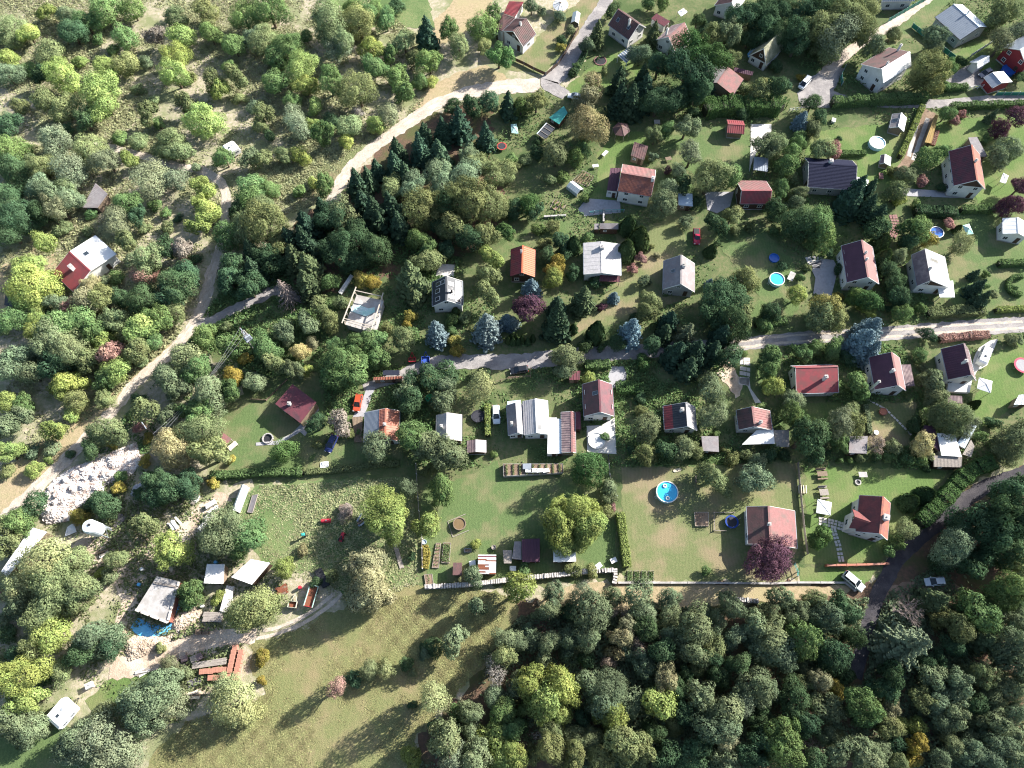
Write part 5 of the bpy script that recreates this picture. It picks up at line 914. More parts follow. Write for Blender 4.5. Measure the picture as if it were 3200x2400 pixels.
# ---------------------------------------------------------------- canopies, gazebos, tents
def gazebo(label, t, pts, h, mat, apex=0.7, name='gazebo', cat_='gazebo', short=None):
    W = [up(t, x, y, h) for x, y in pts]; c = sum(W, Vector()) / len(W); th = Th(name, label, cat_, (c.x, c.y, 0.02)); Q = [p - Vector((c.x, c.y, 0)) for p in W]; n = len(Q); ap = Vector((0, 0, h + apex))
    if short: lm(short, c)
    for i in range(n):
        a, b = Q[i], Q[(i + 1) % n]; tri = [ap, a, b] if (a - ap).cross(b - ap).z > 0 else [ap, b, a]; dn = Vector((0, 0, -0.05)); v = [tuple(p) for p in tri] + [tuple(p + dn) for p in tri]
        th.add('canopy_panel', (v, [(0, 1, 2), (5, 4, 3), (0, 3, 4, 1), (1, 4, 5, 2), (2, 5, 3, 0)]), mat)
        th.add('post', tube((a.x * 0.93, a.y * 0.93, 0), (a.x * 0.93, a.y * 0.93, h - 0.03), 0.05), GWOOD)
        th.add('rafter', beam(tuple(a + Vector((0, 0, 0.01))), tuple(ap + Vector((0, 0, 0.02))), 0.07, 0.05), METAL if n == 4 else WOOD)
    return th
hexp = [(940 + 76 * math.cos(a), 1082 + 62 * math.sin(a)) for a in [i * math.pi / 3 + 0.2 for i in range(6)]]
gazebo('hexagonal gazebo with a maroon roof below the dark spruces', 3, hexp, 2.3, RF['brown'], 1.2, short='the hexagonal gazebo')
gazebo('white square garden canopy beside the terrace house', 24, [(1590, 530), (1775, 580), (1752, 745), (1560, 682)], 2.3, RF['white'], 0.6, short='the white square canopy')
gazebo('white canopy over the garden table left of the dormer house', 33, [(355, 520), (518, 560), (505, 712), (338, 682)], 2.4, RF['white'], 0.35, short='the white table canopy')
gazebo('white sunshade near the pink roofed cottage', 3, [(1460, 68), (1495, 100), (1440, 138), (1410, 100)], 2.2, RF['white'], 0.3, 'parasol', 'parasol')
c12 = [(432 + 66 * math.cos(a), 42 + 52 * math.sin(a)) for a in [i * math.pi / 5 for i in range(10)]]
gazebo('round white tent pavilion in the chalet garden', 3, c12, 2.1, RF['white'], 0.9, 'pavilion', 'pavilion', short='the round white pavilion')
gazebo('white parasol on the lawn right of the maroon balcony house', 4, [(2020, 1445), (2065, 1470), (2040, 1535), (1990, 1520)], 2.2, RF['white'], 0.3, 'parasol', 'parasol')
gazebo('small green and white ridge tent on the right hand lawn', 8, [(1680, 280), (1735, 265), (1772, 350), (1715, 358)], 1.6, M('mint_tent', (0.1, 0.55, 0.42), (0.7, 0.75, 0.72), scale=0.5), 0.5, 'tent', 'tent', short='the green and white tent')
gazebo('pale turquoise tarpaulin tent among bushes above the red trampoline', 2, [(2130, 1040), (2180, 1035), (2194, 1120), (2135, 1110)], 1.3, M('pale_turquoise', (0.40, 0.62, 0.55), (0.34, 0.55, 0.49)), 0.35, 'tent', 'tent')
shed('white terrace roof with a broad sunlit corner beside the shingle roofed cottage', 8, [(1462, 750), (1600, 742), (1615, 880), (1490, 880)], 2.6, RF['white'], None, 'sheet', cat_='canopy', name='terrace_canopy')
hS = house('cottage with a streaky shingle roof and long dormer window beside the white terrace', (8, 1418, 738), (8, 1370, 476), (8, 1275, 640), (8, 1545, 620), 6.4, 3.6, RF['mauve'], RF['pale'], WL['white'], 'shingle', chim=((8, 1415, 635, 0.5),), sky=((8, 1440, 575, 1.0, 2.6),), gable=DWOOD, short='the streaky shingle roofed cottage')
hV = house('white house with dark plum roof and pink sunlit slope above the bright green tree', (8, 890, 712), (8, 838, 402), (8, 690, 600), (8, 945, 570), 6.8, 4.1, RF['purple'], RF['pink'], WL['white'], 'felt', chim=((8, 873, 505, 0.4), (8, 880, 560, 0.4)), short='the white plum roofed house')
house('white house cut by the right edge beside the lawn with the tent', (8, 2150, 345), (8, 2145, 215), None, (8, 2225, 320), 4.4, 3.2, RF['white'], RF['white'], WL['white'], 'sheet', name='house')
# ---------------------------------------------------------------- garden structures
PANE = M('greenhouse_pane', (0.42, 0.47, 0.47), (0.36, 0.41, 0.41), rough=0.2, bump=0, scale=3, spec=0.6)
def greenhouse(label, t, pts, h=1.9, arch=True, short=None, n=6):
    W = [up(t, x, y, 0.8) for x, y in pts]; c = sum(W, Vector()) / 4; u = ((W[1] - W[0]) + (W[2] - W[3])) / 2; wv = ((W[3] - W[0]) + (W[2] - W[1])) / 2; Lx, Wy = u.length, wv.length; th = Th('greenhouse', label, 'greenhouse', (c.x, c.y, 0.02), math.atan2(u.y, u.x), 'greenhouses')
    if short: lm(short, c)
    y = Wy / 2; prof = [(y * math.cos(a), max(0.0, h * (math.sin(a) ** 0.8))) for a in [math.pi * i / 6 for i in range(7)]] if arch else [(y, 0), (y, h * 0.65), (0, h), (-y, h * 0.65), (-y, 0)]
    for i in range(n):
        x0, x1 = -Lx / 2 + Lx * i / n + 0.03, -Lx / 2 + Lx * (i + 1) / n - 0.03
        for k in range(len(prof) - 1):
            (a, b), (d, e) = prof[k], prof[k + 1]; nn = Vector((0, e - b, a - d)).normalized() * 0.02; q = [(x0, a, b), (x1, a, b), (x1, d, e), (x0, d, e)]; v = q + [(p[0], p[1] + nn.y, p[2] + nn.z) for p in q]
            th.add('pane', (v, [(0, 1, 2, 3), (7, 6, 5, 4), (0, 4, 5, 1), (1, 5, 6, 2), (2, 6, 7, 3), (3, 7, 4, 0)]), PANE)
    for i in range(n + 1):
        x = -Lx / 2 + Lx * i / n; th.add('hoop', cat(*[beam((x, *prof[k]), (x, *prof[k + 1]), 0.05, 0.06) for k in range(len(prof) - 1)]), WHITE)
    return th
greenhouse('long arched polycarbonate greenhouse at the edge of the weedy field', 9, [(1945, 1110), (2025, 900), (2075, 915), (1995, 1125)][0:1] + [(2025, 900), (2075, 918), (1995, 1128)], 2.2, short='the arched greenhouse')
greenhouse('small glass greenhouse in the chalet garden by the lane', 3, [(522, 195), (535, 112), (598, 125), (578, 212)], 1.9, False, n=3)
greenhouse('white framed glasshouse at the end of the vegetable bed', 3, [(492, 1570), (580, 1635), (612, 1580), (525, 1512)], 1.7, False, n=5)
def bed(label, t, pts, soil=G_SOIL, board=GWOOD, h=0.3, rows=4, k='G', name='raised_bed', dens=14, seed=3):
    W = [up(t, x, y, h) for x, y in pts]; c = sum(W, Vector()) / 4; th = Th(name, label, 'garden bed', (c.x, c.y, 0.03)); Q = [p - c for p in W]
    for i in range(4): a, b = Q[i], Q[(i + 1) % 4]; th.add('board', beam((a.x, a.y, h / 2), (b.x, b.y, h / 2), 0.08, h), board)
    th.add('soil', extr([(q.x * 0.97, q.y * 0.97) for q in Q], 0, h - 0.06), soil)
    rg = np.random.default_rng(seed + len(label)); pts_ = []
    for r_ in range(rows):
        f = (r_ + 0.5) / rows
        for j in range(dens):
            g = (j + 0.5) / dens; p = Q[0].lerp(Q[1], f).lerp(Q[3].lerp(Q[2], f), 0.05 + 0.9 * g)
            for _ in range(9): pts_.append((p.x + rg.normal() * 0.1, p.y + rg.normal() * 0.1, h + rg.random() * 0.25))
    if pts_:
        c_ = np.array(pts_); N = len(c_); o = mobj('crop_plants', quads_mesh('crop_plants', c_, rg.normal(0, 0.6, (N, 3)) + np.array([0, 0, 1.]), 0.16 * rg.uniform(0.7, 1.4, N), 1.3, LEAF, rg, rg.uniform(0.7, 1.3, N), np.full(N, 0.5)), th.o); o.color = (*TONE[k], 1); o['kind'] = 'stuff'
    return th
bed('framed vegetable bed on the open lawn', 26, [(288, 118), (336, 120), (325, 253), (275, 250)])
bed('narrow bare soil bed left of the framed vegetable bed', 26, [(240, 120), (268, 122), (255, 285), (212, 283)], rows=2, dens=6)
bed('small soil plot in the corner by the dry-stone wall', 26, [(160, 330), (212, 325), (220, 390), (170, 395)], rows=1, dens=4)
bed('square vegetable bed above the white framed glasshouse', 3, [(620, 1425), (715, 1470), (660, 1560), (530, 1510)], rows=6, k='O', h=0.2)
for i in range(4): bed('leafy vegetable row beside the low white wall, %s from the tall hedge' % ('first', 'second', 'third', 'fourth')[i], 15, [(990 + i * 60, 10), (1030 + i * 60, 10), (1030 + i * 60, 98), (990 + i * 60, 98)], rows=3, h=0.12, dens=10)
bed('bright green lettuce bed by the grey forecourt, upper one', 7, [(385, 62), (475, 110), (455, 140), (362, 92)], rows=3, k='Y', h=0.2)
bed('bright green lettuce bed by the grey forecourt, lower one', 7, [(360, 105), (445, 150), (425, 165), (345, 130)], rows=2, k='Y', h=0.2)
bed('brick edged flower bed right of the driveway', 4, [(1455, 1085), (1490, 1092), (1450, 1215), (1415, 1205)], board=RUST, rows=2, k='R')
shed('long ochre board roofed woodshed along the hedged driveway', 4, [(1452, 958), (1477, 965), (1420, 1200), (1365, 1190)], 2.2, RF['ochre'], WL['brown'], 'board', h2=2.0, short='the ochre roofed woodshed')
bed('wide raised planter with pale block wall below the large white house', 23, [(180, 1270), (1210, 1270), (1215, 1420), (185, 1480)], board=CONC, h=1.1, rows=9, k='O', dens=26)
for i, x in enumerate((600, 690, 790, 900)):
    p = up(23, x + 20, 1385, 1.4); o = Th('white_crate', 'white box on the edge of the raised planter, %s from its left end' % ('first', 'second', 'third', 'fourth')[i], 'box', (p.x, p.y, 1.1), 0.05 * i); o.add('box', box(0, 0, 0, 1.35, 0.8, 0.45), WHITE); o.add('lid', box(0, 0, 0.451, 1.4, 0.85, 0.05), RF['white'])
p = up(23, 590, 1320, 1.3); o = Th('rain_barrel', 'grey covered machine standing on the raised planter', 'machine', (p.x, p.y, 1.1)); o.add('cover', extr([(-0.9, -0.6), (0.9, -0.6), (0.9, 0.6), (-0.9, 0.6)], 0, [0.5, 0.7, 0.8, 0.6]), METAL); o.add('base', box(0, 0, -0.0, 2.0, 1.3, 0.12), DARK)
# ---------------------------------------------------------------- dry-stone walls, fences
STN = [mesh('stone', (lambda b: ([(x + random.uniform(-.04, .04), y + random.uniform(-.04, .04), z + random.uniform(-.03, .03)) for x, y, z in b[0]], b[1]))(box(0, 0, 0, 0.42, 0.85, 0.42)), M('wall_stone', (0.50, 0.47, 0.44), (0.30, 0.27, 0.25), scale=1.5, contrast=0.1)) for _ in range(6)]
STB = M('wall_core', (0.14, 0.12, 0.10), (0.10, 0.085, 0.07))
def drystone(label, pts, h=1.1, wd=0.8, short=None):
    C = smooth_line([up(*p, h) for p in pts], 0.46); c0 = C[len(C) // 2].copy(); c0.z = 0; th = Th('dry_stone_wall', label, 'stone wall', c0)
    if short: lm(short, c0)
    ms = []
    for i in range(len(C) - 1):
        a, b = C[i] - c0, C[i + 1] - c0; d = b - a; ms.append(beam((a.x, a.y, h * 0.4), (b.x, b.y, h * 0.4), wd * 0.85, h * 0.8)); rz = math.atan2(d.y, d.x); r = random.Random(i)
        o = th.share('stone', STN[i % 6], (a.x, a.y, h * 0.75 + r.uniform(-.06, .08)), rz + r.uniform(-.12, .12)); o.scale = (r.uniform(0.8, 1.05), r.uniform(0.85, 1.2), r.uniform(0.7, 1.1))
        for s in (-1, 1):
            if s < 0: o = th.share('stone', STN[(i + 3) % 6], (a.x - math.sin(rz) * s * wd * 0.4, a.y + math.cos(rz) * s * wd * 0.4, h * 0.22 + r.uniform(-.05, .1)), rz + r.uniform(-.1, .1)); o.scale = (1.0, 0.4, 1.2)
    th.add('core', cat(*ms), STB); return th
drystone('dry-stone wall along the foot of the open lawn', [(26, 170, 408), (26, 430, 395), (26, 640, 372), (26, 880, 345), (26, 1100, 325), (26, 1260, 305), (15, 600, 15), (15, 880, 2)], short='the long dry-stone wall')
drystone('short return of the dry-stone wall beside the vegetable rows', [(15, 890, 0), (15, 893, 60), (15, 880, 125)])
drystone('short stone wall on the wood edge bank', [(15, 1900, 245), (15, 2000, 255), (15, 2095, 262)], 0.7)
def fence(label, pts, h, mat, style='board', post=GWOOD, step=2.0, name='fence', short=None, gap=0.0):
    C = []; P = [up(*p) for p in pts]
    for i in range(len(P) - 1):
        n = max(1, round((P[i + 1] - P[i]).length / step)); C += [P[i].lerp(P[i + 1], j / n) for j in range(n)]
    C.append(P[-1]); c0 = C[len(C) // 2].copy(); th = Th(name, label, 'wall' if style == 'wall' else 'fence', c0); Q = [p - c0 for p in C]
    if short: lm(short, c0)
    for q in Q: th.add('post', box(q.x, q.y, 0, 0.14 if style != 'wall' else 0.45, 0.14 if style != 'wall' else 0.45, h + 0.12), post)
    for i in range(len(Q) - 1):
        a, b = Q[i], Q[i + 1]
        if style == 'board':
            for k in range(4): z = 0.2 + (h - 0.25) * (k + 0.5) / 4; th.add('board', beam((a.x, a.y, z), (b.x, b.y, z), 0.05, (h - 0.25) / 4 - 0.03), mat)
        elif style == 'panel': th.add('panel', beam((a.x, a.y, h / 2 + 0.05), (b.x, b.y, h / 2 + 0.05), 0.05, h - 0.1), mat)
        elif style == 'rail':
            for z in (h * 0.5, h): th.add('rail', beam((a.x, a.y, z), (b.x, b.y, z), 0.07, 0.09), mat)
        elif style == 'wall': th.add('wall_panel', beam((a.x, a.y, h / 2), (b.x, b.y, h / 2), 0.3, h), mat); th.add('coping', beam((a.x, a.y, h + 0.03), (b.x, b.y, h + 0.03), 0.4, 0.07), post)
    return th
GSC = M('green_screen', (0.03, 0.20, 0.15), (0.025, 0.16, 0.12), rough=0.7)
fence('dark brown board fence of the chalet along the track', [(21, 560, 1040), (21, 760, 1130), (21, 930, 1220), (21, 1130, 1310)], 1.3, DWOOD, 'board', CONC, 3.2, short='the chalet board fence')
fence('dark brown board fence of the chalet along the lane', [(21, 1140, 1310), (21, 1340, 1140), (21, 1480, 930), (21, 1620, 680), (21, 1700, 520)], 1.3, DWOOD, 'board', CONC, 3.2)
fence('long green mesh screen beside the grass strip at top right', [(4, 1050, 190), (4, 1230, 85), (4, 1400, -10)], 1.6, GSC, 'panel', METAL)
fence('green mesh screen on the left of the grey metal roofed house', [(4, 1250, 230), (4, 1430, 370), (4, 1600, 500)], 1.5, GSC, 'panel', METAL)
fence('curved green screen round the tall brown and white roofed house', [(4, 690, 575), (4, 655, 650), (4, 665, 720)], 1.5, GSC, 'panel', METAL)
fence('green screen below the garages at the right edge', [(4, 1950, 800), (4, 2260, 800)], 1.3, GSC, 'panel', METAL)
fence('long low white-topped wall along the wood edge bank', [(15, 920, 112), (15, 1500, 112), (15, 2190, 118), (16, 300, 110), (16, 690, 112), (16, 770, 175)], 0.55, WL['grey'], 'wall', CONC, 4.0, short='the low white-topped wall')
fence('red brick garden wall below the dormer house', [(28, 0, 775), (28, 180, 772), (28, 360, 768), (28, 540, 760)], 1.1, RF['terracotta'], 'wall', RF['orange'], 2.6, short='the red brick wall')
fence('teal metal fence at the end of the red brick wall', [(12, 262, 1560), (12, 290, 1630), (16, 290, 60)], 1.3, M('teal_metal', (0.05, 0.35, 0.32), (0.04, 0.28, 0.26)), 'rail', METAL, 1.6)
fence('grey timber fence between the dry lawn and the dormer garden', [(12, 295, 720), (12, 320, 1000), (12, 345, 1250), (12, 375, 1480)], 1.2, GWOOD, 'board', GWOOD, 2.5)
fence('weathered white rail fence between weedy field and open lawn', [(10, 1340, 730), (10, 1350, 900), (10, 1365, 1120), (10, 1390, 1350), (10, 1395, 1600)], 1.1, GWOOD, 'rail', WHITE, 2.4)
fence('dark wire fence at the top of the dry lawn', [(11, 828, 650), (11, 840, 820), (11, 900, 1000)], 1.2, DARK, 'rail', METAL, 2.2)
fence('timber rails round the car park corner below the black car', [(7, 0, 1560), (7, 180, 1550), (7, 185, 1480)], 1.0, WOOD, 'rail', WOOD, 1.6)
fence('brown post and rail fence below the middle lane by the spiky tree', [(6, 1990, 1600), (6, 2100, 1570), (6, 2194, 1560)], 1.0, WOOD, 'rail', WOOD, 1.6)
fence('teal railing along the grey forecourt', [(7, 670, 185), (7, 800, 172), (7, 960, 170)], 1.1, M('teal_metal', (0, 0, 0)), 'rail', METAL, 1.5)
fence('grey sheet metal fence below the grey metal roofed house', [(4, 1740, 480), (4, 1920, 365)], 1.3, METAL, 'panel', METAL, 2)
fence('white gate across the drive by the corner garage', [(4, 1725, 755), (4, 1840, 738)], 1.3, WHITE, 'rail', WHITE, 1.2, name='gate')
fence('white gate below the big hedge on the drive', [(4, 225, 935), (4, 320, 925)], 1.2, WHITE, 'rail', WHITE, 1.2, name='gate')
fence('tan board edge of the dark red roofed cottage garden', [(10, -40, 215 - 30), (10, 90, 195), (10, 265, 20)], 0.7, WOOD, 'panel', WOOD, 2)
fence('white concrete retaining wall above the low woodshed', [(7, 790, 165), (7, 790, 258)], 0.9, CONC, 'wall', CONC, 2)
fence('pale retaining wall below the grey forecourt', [(7, 300, 215), (7, 470, 205)], 0.6, CONC, 'wall', CONC, 2)
for i, (q, l) in enumerate((([(3, 1620, 955), (3, 1800, 930), (3, 2190, 930)], 'tall thick dark hedge above the small red roofed hut'),)): hedge(l, [*q, (4, 150, 950)], 4.6, 3.6, 'g', short='the big dark hedge')
hedge('long trimmed hedge below the tall brown and white roofed house', [(4, 570, 890), (4, 850, 870), (4, 1360, 850)], 2.2, 2.6, 'G', short='the long trimmed hedge')
hedge('trimmed hedge along the lane at the upper right edge', [(4, 1560, 915), (4, 1900, 900), (4, 2260, 895)], 1.6, 1.8, 'G')
hedge('narrow clipped hedge beside the concrete wheel strips', [(4, 1330, 910), (4, 1240, 1120), (4, 1140, 1330)], 1.3, 1.6, 'Y')
hedge('clipped hedge corner beside the gravel forecourt', [(22, 300, 1250), (22, 420, 1340), (22, 860, 1320)], 1.6, 1.7, 'G')
hedge('low hedge in front of the navy roofed bungalow lawn', [(4, 650, 1300), (4, 860, 1295)], 1.4, 1.2, 'G')
hedge('broad clipped hedge beside the middle lane at right', [(8, 1370, 1030), (8, 1600, 1015), (8, 1840, 1010)], 2.4, 1.8, 'O')
hedge('thin clipped hedge along the lane at the right edge', [(8, 1940, 1000), (8, 2260, 985)], 1.2, 1.4, 'Y')
hedge('clipped hedge across the right hand lawn', [(8, 1960, 615), (8, 2260, 605)], 1.5, 1.6, 'G')
hedge('clipped hedge below the purple bush at right', [(8, 1650, 165), (8, 1925, 160)], 1.7, 1.7, 'G')
hedge('dark cypress hedge below the maroon house garden path', [(8, 1260, 185), (8, 1430, 190), (8, 1600, 205)], 2.4, 2.4, 'D')
hedge('horseshoe shaped clipped hedge on the right hand lawn', [(8, 2170, 720), (8, 2090, 725), (8, 2045, 780), (8, 2075, 850), (8, 2160, 870)], 0.9, 1.1, 'G')
hedge('rusty dry beech hedge beside the middle lane', [(8, 1470, 1240), (8, 1680, 1220), (8, 1880, 1205)], 1.6, 1.5, 'B')
hedge('hedge along the middle lane below the paddling pools', [(8, -60, 1125), (8, 90, 1105), (8, 190, 1085)], 1.8, 1.5, 'G')
hedge('long green hedge between weedy field and cottage gardens', [(9, 1770, 830), (9, 2000, 815), (10, 0, 805), (10, 200, 800), (10, 400, 800)], 1.6, 1.5, 'G', short='the long garden hedge')
hedge('ragged continuation of the garden hedge below the striped cottage', [(10, 420, 795), (10, 700, 775), (10, 1000, 740), (10, 1200, 725)], 1.2, 1.0, 'O')
hedge('tall narrow hedge between open lawn and dry lawn', [(11, 925, 1140), (11, 945, 1300), (11, 965, 1450), (11, 985, 1590)], 1.5, 1.8, 'Y', short='the tall narrow hedge')
hedge('thick hedge along the dark road above the dormer house', [(12, 1900, 725), (12, 1740, 780), (12, 1620, 880), (12, 1500, 1020), (12, 1370, 1150), (12, 1290, 1230)], 3.0, 2.6, 'g', short='the thick roadside hedge')
hedge('thin yellow-green hedge right of the white estate car', [(10, 1935, 240), (10, 1940, 500)], 1.1, 1.5, 'Y')
hedge('yellow flowering border on the left of the open lawn', [(26, 165, 140), (26, 178, 200), (26, 165, 290)], 1.2, 0.8, 'W')
hedge('clipped hedge below the middle lane drive', [(7, 630, 1465), (7, 840, 1450)], 1.9, 1.6, 'G')
hedge('dark clipped hedge beside the blue-grey gabled house', [(11, 890, 100), (11, 1000, 100), (11, 1115, 110)], 2.6, 1.8, 'g')
hedge('low hedge dividing the stepping stone lawn', [(12, 850, 240), (12, 875, 350), (12, 890, 480)], 1.0, 1.2, 'S')
hedge('tall hornbeam hedge right of the chalet garden', [(3, 545, 640), (3, 600, 530), (3, 640, 450)], 1.2, 1.6, 'D')
# ---------------------------------------------------------------- builders' yard and odd things
c = up(32, 210, 165, 4.2); b_ = up(32, 280, 215, 0.0); th = Th('silo', 'white cylindrical silo on legs beside the rubble heap', 'silo', (b_.x, b_.y, 0), 0.3); lm('the white silo', b_)
th.add('tank', lathe([(0.25, 1.5), (1.45, 2.9), (1.45, 6.3), (1.2, 6.75), (0.001, 7.0)], 24), M('silo_white', (0.62, 0.66, 0.68), (0.54, 0.58, 0.6), rough=0.4), smooth=False); th.add('hatch', cyl(0.3, 0.1, 6.85, 7.1, 0.3), DARK)
for k in range(4): a = k * math.pi / 2 + 0.4; th.add('leg', tube((1.35 * math.cos(a), 1.35 * math.sin(a), 0), (1.4 * math.cos(a), 1.4 * math.sin(a), 3.2), 0.08), METAL); a2 = a + math.pi / 2; th.add('brace', tube((1.35 * math.cos(a), 1.35 * math.sin(a), 0.4), (1.38 * math.cos(a2), 1.38 * math.sin(a2), 2.4), 0.045), METAL)
th.add('outlet', cyl(0, 0, 0.7, 1.5, 0.18), METAL); th.add('ladder', cat(tube((1.55, -0.2, 0), (1.55, -0.2, 6.4), 0.03), tube((1.55, 0.2, 0), (1.55, 0.2, 6.4), 0.03), *[tube((1.55, -0.2, 0.3 + 0.4 * k), (1.55, 0.2, 0.3 + 0.4 * k), 0.02) for k in range(15)]), METAL)
# rubble heap: uncountable small stones over a mound
def rubble(name, label, t, poly, N, h, mat, short=None, sz=0.28, seed=5):
    W = np.array([[*up(t, x, y).xy] for x, y in poly]); rg = np.random.default_rng(seed); lo, hi = W.min(0), W.max(0); p = rg.uniform(lo, hi, (N * 4, 2)); ins = np.zeros(len(p), bool); j = len(W) - 1
    for i in range(len(W)):
        xi, yi = W[i]; xj, yj = W[j]; ins ^= ((yi > p[:, 1]) != (yj > p[:, 1])) & (p[:, 0] < (xj - xi) * (p[:, 1] - yi) / (yj - yi + 1e-12) + xi); j = i
    p = p[ins][:N]; m = len(p); dist = np.full(m, 1e9)
    for i in range(len(W)):
        a, b = W[i], W[(i + 1) % len(W)]; ab = b - a; t_ = np.clip(((p - a) @ ab) / (ab @ ab), 0, 1); dist = np.minimum(dist, np.linalg.norm(p - a - t_[:, None] * ab, axis=1))
    bc = p[rg.integers(0, m, 45)]; bh = rg.uniform(0.2, 0.75, 45); br_ = rg.uniform(0.5, 1.4, 45); bump_ = (bh * np.exp(-((p[:, None, :] - bc[None]) ** 2).sum(2) / br_ ** 2)).max(1); z = h * (1 - np.exp(-dist / 1.4)) * (0.45 + bump_) ; s = sz * rg.uniform(0.5, 1.5, m)
    base = np.array([[-1, -1, -1], [1, -1, -1], [1, 1, -1], [-1, 1, -1], [-.7, -.7, 1], [.7, -.7, 1], [.7, .7, 1], [-.7, .7, 1]], float) * 0.5; v = []
    ang = rg.uniform(0, 6.28, m); ca, sa = np.cos(ang), np.sin(ang); V = np.empty((m, 8, 3)); jit = rg.uniform(0.75, 1.25, (m, 8, 3)); B = base[None] * jit * s[:, None, None]
    tl = rg.normal(0, 0.35, m); B2 = B.copy(); B2[:, :, 2] += B[:, :, 0] * tl[:, None]
    V[:, :, 0] = B2[:, :, 0] * ca[:, None] - B2[:, :, 1] * sa[:, None] + p[:, 0, None]; V[:, :, 1] = B2[:, :, 0] * sa[:, None] + B2[:, :, 1] * ca[:, None] + p[:, 1, None]; V[:, :, 2] = B2[:, :, 2] + z[:, None]
    fq = np.array([(4, 5, 6, 7), (0, 1, 5, 4), (1, 2, 6, 5), (2, 3, 7, 6), (3, 0, 4, 7)]); F = (fq[None] + (np.arange(m) * 8)[:, None, None]).reshape(-1, 4)
    me = bpy.data.meshes.new(name); me.from_pydata(V.reshape(-1, 3).tolist(), [], F.tolist()); me.materials.append(mat); o = mobj(name, me); tag(o, label, 'rubble heap', kind='stuff')
    if short: lm(short, (p[:, 0].mean(), p[:, 1].mean()))
    return o
RUBM = M('pale_rubble', (0.70, 0.66, 0.62), (0.36, 0.28, 0.24), scale=0.9, world=True, contrast=0.12)
rubble('rubble_heap', 'long heap of pale rubble stones beside the dirt track', 9, [(1140, 550), (1175, 700), (1110, 800), (890, 900), (870, 980), (620, 1100), (570, 1195), (400, 1225), (350, 1160), (395, 950), (460, 855), (620, 750), (850, 680), (980, 610)], 9000, 1.6, RUBM, 'the rubble heap', sz=0.4)
rubble('rubble_heap', 'small round heap of bluish stones in the shade', 9, [(1120, 910), (1180, 885), (1235, 910), (1225, 980), (1160, 1010), (1100, 980)], 900, 0.8, M('grey_rubble', (0.55, 0.55, 0.56), (0.4, 0.4, 0.42), scale=1.5, world=True))
rubble('earth_mound', 'mound of dug earth below the blue tarp', 13, [(1000, 470), (1100, 560), (1400, 560), (1480, 520), (1380, 660), (1250, 700), (1080, 760), (1050, 640)], 2500, 1.0, G_DIRT, sz=0.32)
rubble('earth_mound', 'mound of earth right of the unfinished house shell', 13, [(1480, 370), (1640, 310), (1690, 360), (1640, 450), (1500, 540), (1440, 480)], 1400, 1.2, G_DIRT, sz=0.32)
# unfinished house shell with concrete top slab
pts = [(300, 325), (556, 385), (425, 850), (60, 705)]; h = 3.0; W = [up(25, x, y, h) for x, y in pts]; c = sum(W, Vector()) / 4; th = Th('unfinished_house', 'unfinished brick house shell with a bare concrete top slab', 'building', (c.x, c.y, 0)); lm('the unfinished house shell', c); Q = [p - Vector((c.x, c.y, 0)) for p in W]
th.add('slab', extr([(q.x * 0.94, q.y * 0.94) for q in Q], h - 0.35, h - 0.1), CONC); th.add('wall', extr([(q.x * 0.9, q.y * 0.9) for q in Q], 0, h - 0.36), RF['terracotta'])
bm_ = mesh('parapet_block', box(0, 0, 0, 0.38, 0.42, 0.26), M('pale_block', (0.6, 0.56, 0.5), (0.5, 0.44, 0.38)))
for i in (1, 2):
    a, b = Q[i], Q[(i + 1) % 4]; n = int((b - a).length / 0.45); rz = math.atan2((b - a).y, (b - a).x)
    for k in range(n):
        if (k * 7 + i) % 5 == 0: continue
        p = a.lerp(b, (k + 0.5) / n) * 0.93; th.share('block', bm_, (p.x, p.y, h - 0.1), rz)
for k in range(3): a, b = Q[0].lerp(Q[3], 0.18 + 0.02 * k), Q[1].lerp(Q[2], 0.12 + 0.02 * k); th.add('beam', beam((a.x * 0.8, a.y * 0.85 + k * 0.25, h + 0.02), (b.x * 0.85, b.y * 0.85 + k * 0.25, h + 0.02), 0.14, 0.16), GWOOD)
TARP = M('blue_tarp', (0.10, 0.38, 0.66), (0.16, 0.48, 0.74), rough=0.3, scale=1.5, bump=0.6, bscale=2.5, spec=0.5)
def tarp(label, t, poly, mat, z=0.25, name='tarp', seed=2, cat_='tarpaulin'):
    W = [up(t, x, y, z) for x, y in poly]; c = sum(W, Vector()) / len(W); r = random.Random(seed); v = [(0, 0, z + 0.15)]; n = len(W); R_ = 5
    for k in range(1, R_ + 1):
        for p in W: q = (p - c) * (k / R_); v.append((q.x, q.y, z * (1.2 - k / R_) + r.uniform(0.0, 0.14) + 0.03))
    f = [(0, 1 + i, 1 + (i + 1) % n) for i in range(n)]
    for k in range(R_ - 1):
        for i in range(n): a = 1 + k * n + i; b = 1 + k * n + (i + 1) % n; f.append((a, a + n, b + n, b))
    me = mesh(name, (v, f), mat)
    if sum(p.normal.z for p in me.polygons) < 0: me.flip_normals()
    o = mobj(name, me); o.location = (c.x, c.y, 0.05); tag(o, label, cat_); return o
def densify(P, n=3): return [(P[i][0] + (P[(i + 1) % len(P)][0] - P[i][0]) * j / n, P[i][1] + (P[(i + 1) % len(P)][1] - P[i][1]) * j / n) for i in range(len(P)) for j in range(n)]
tarp('bright blue tarp spread along the foot of the unfinished house shell', 25, densify([(90, 770), (250, 850), (430, 860), (470, 880), (390, 960), (300, 975), (180, 1000), (70, 940), (25, 890)]), TARP)
tarp('narrow blue tarp strip right of the unfinished house shell', 25, densify([(520, 610), (570, 620), (520, 730), (470, 890), (430, 870), (480, 740)], 2), TARP)
tarp('blue tarp hanging by the mossy roofed cottage', 3, densify([(2030, 400), (2065, 390), (2060, 470), (2000, 480), (1995, 450)], 2), TARP)
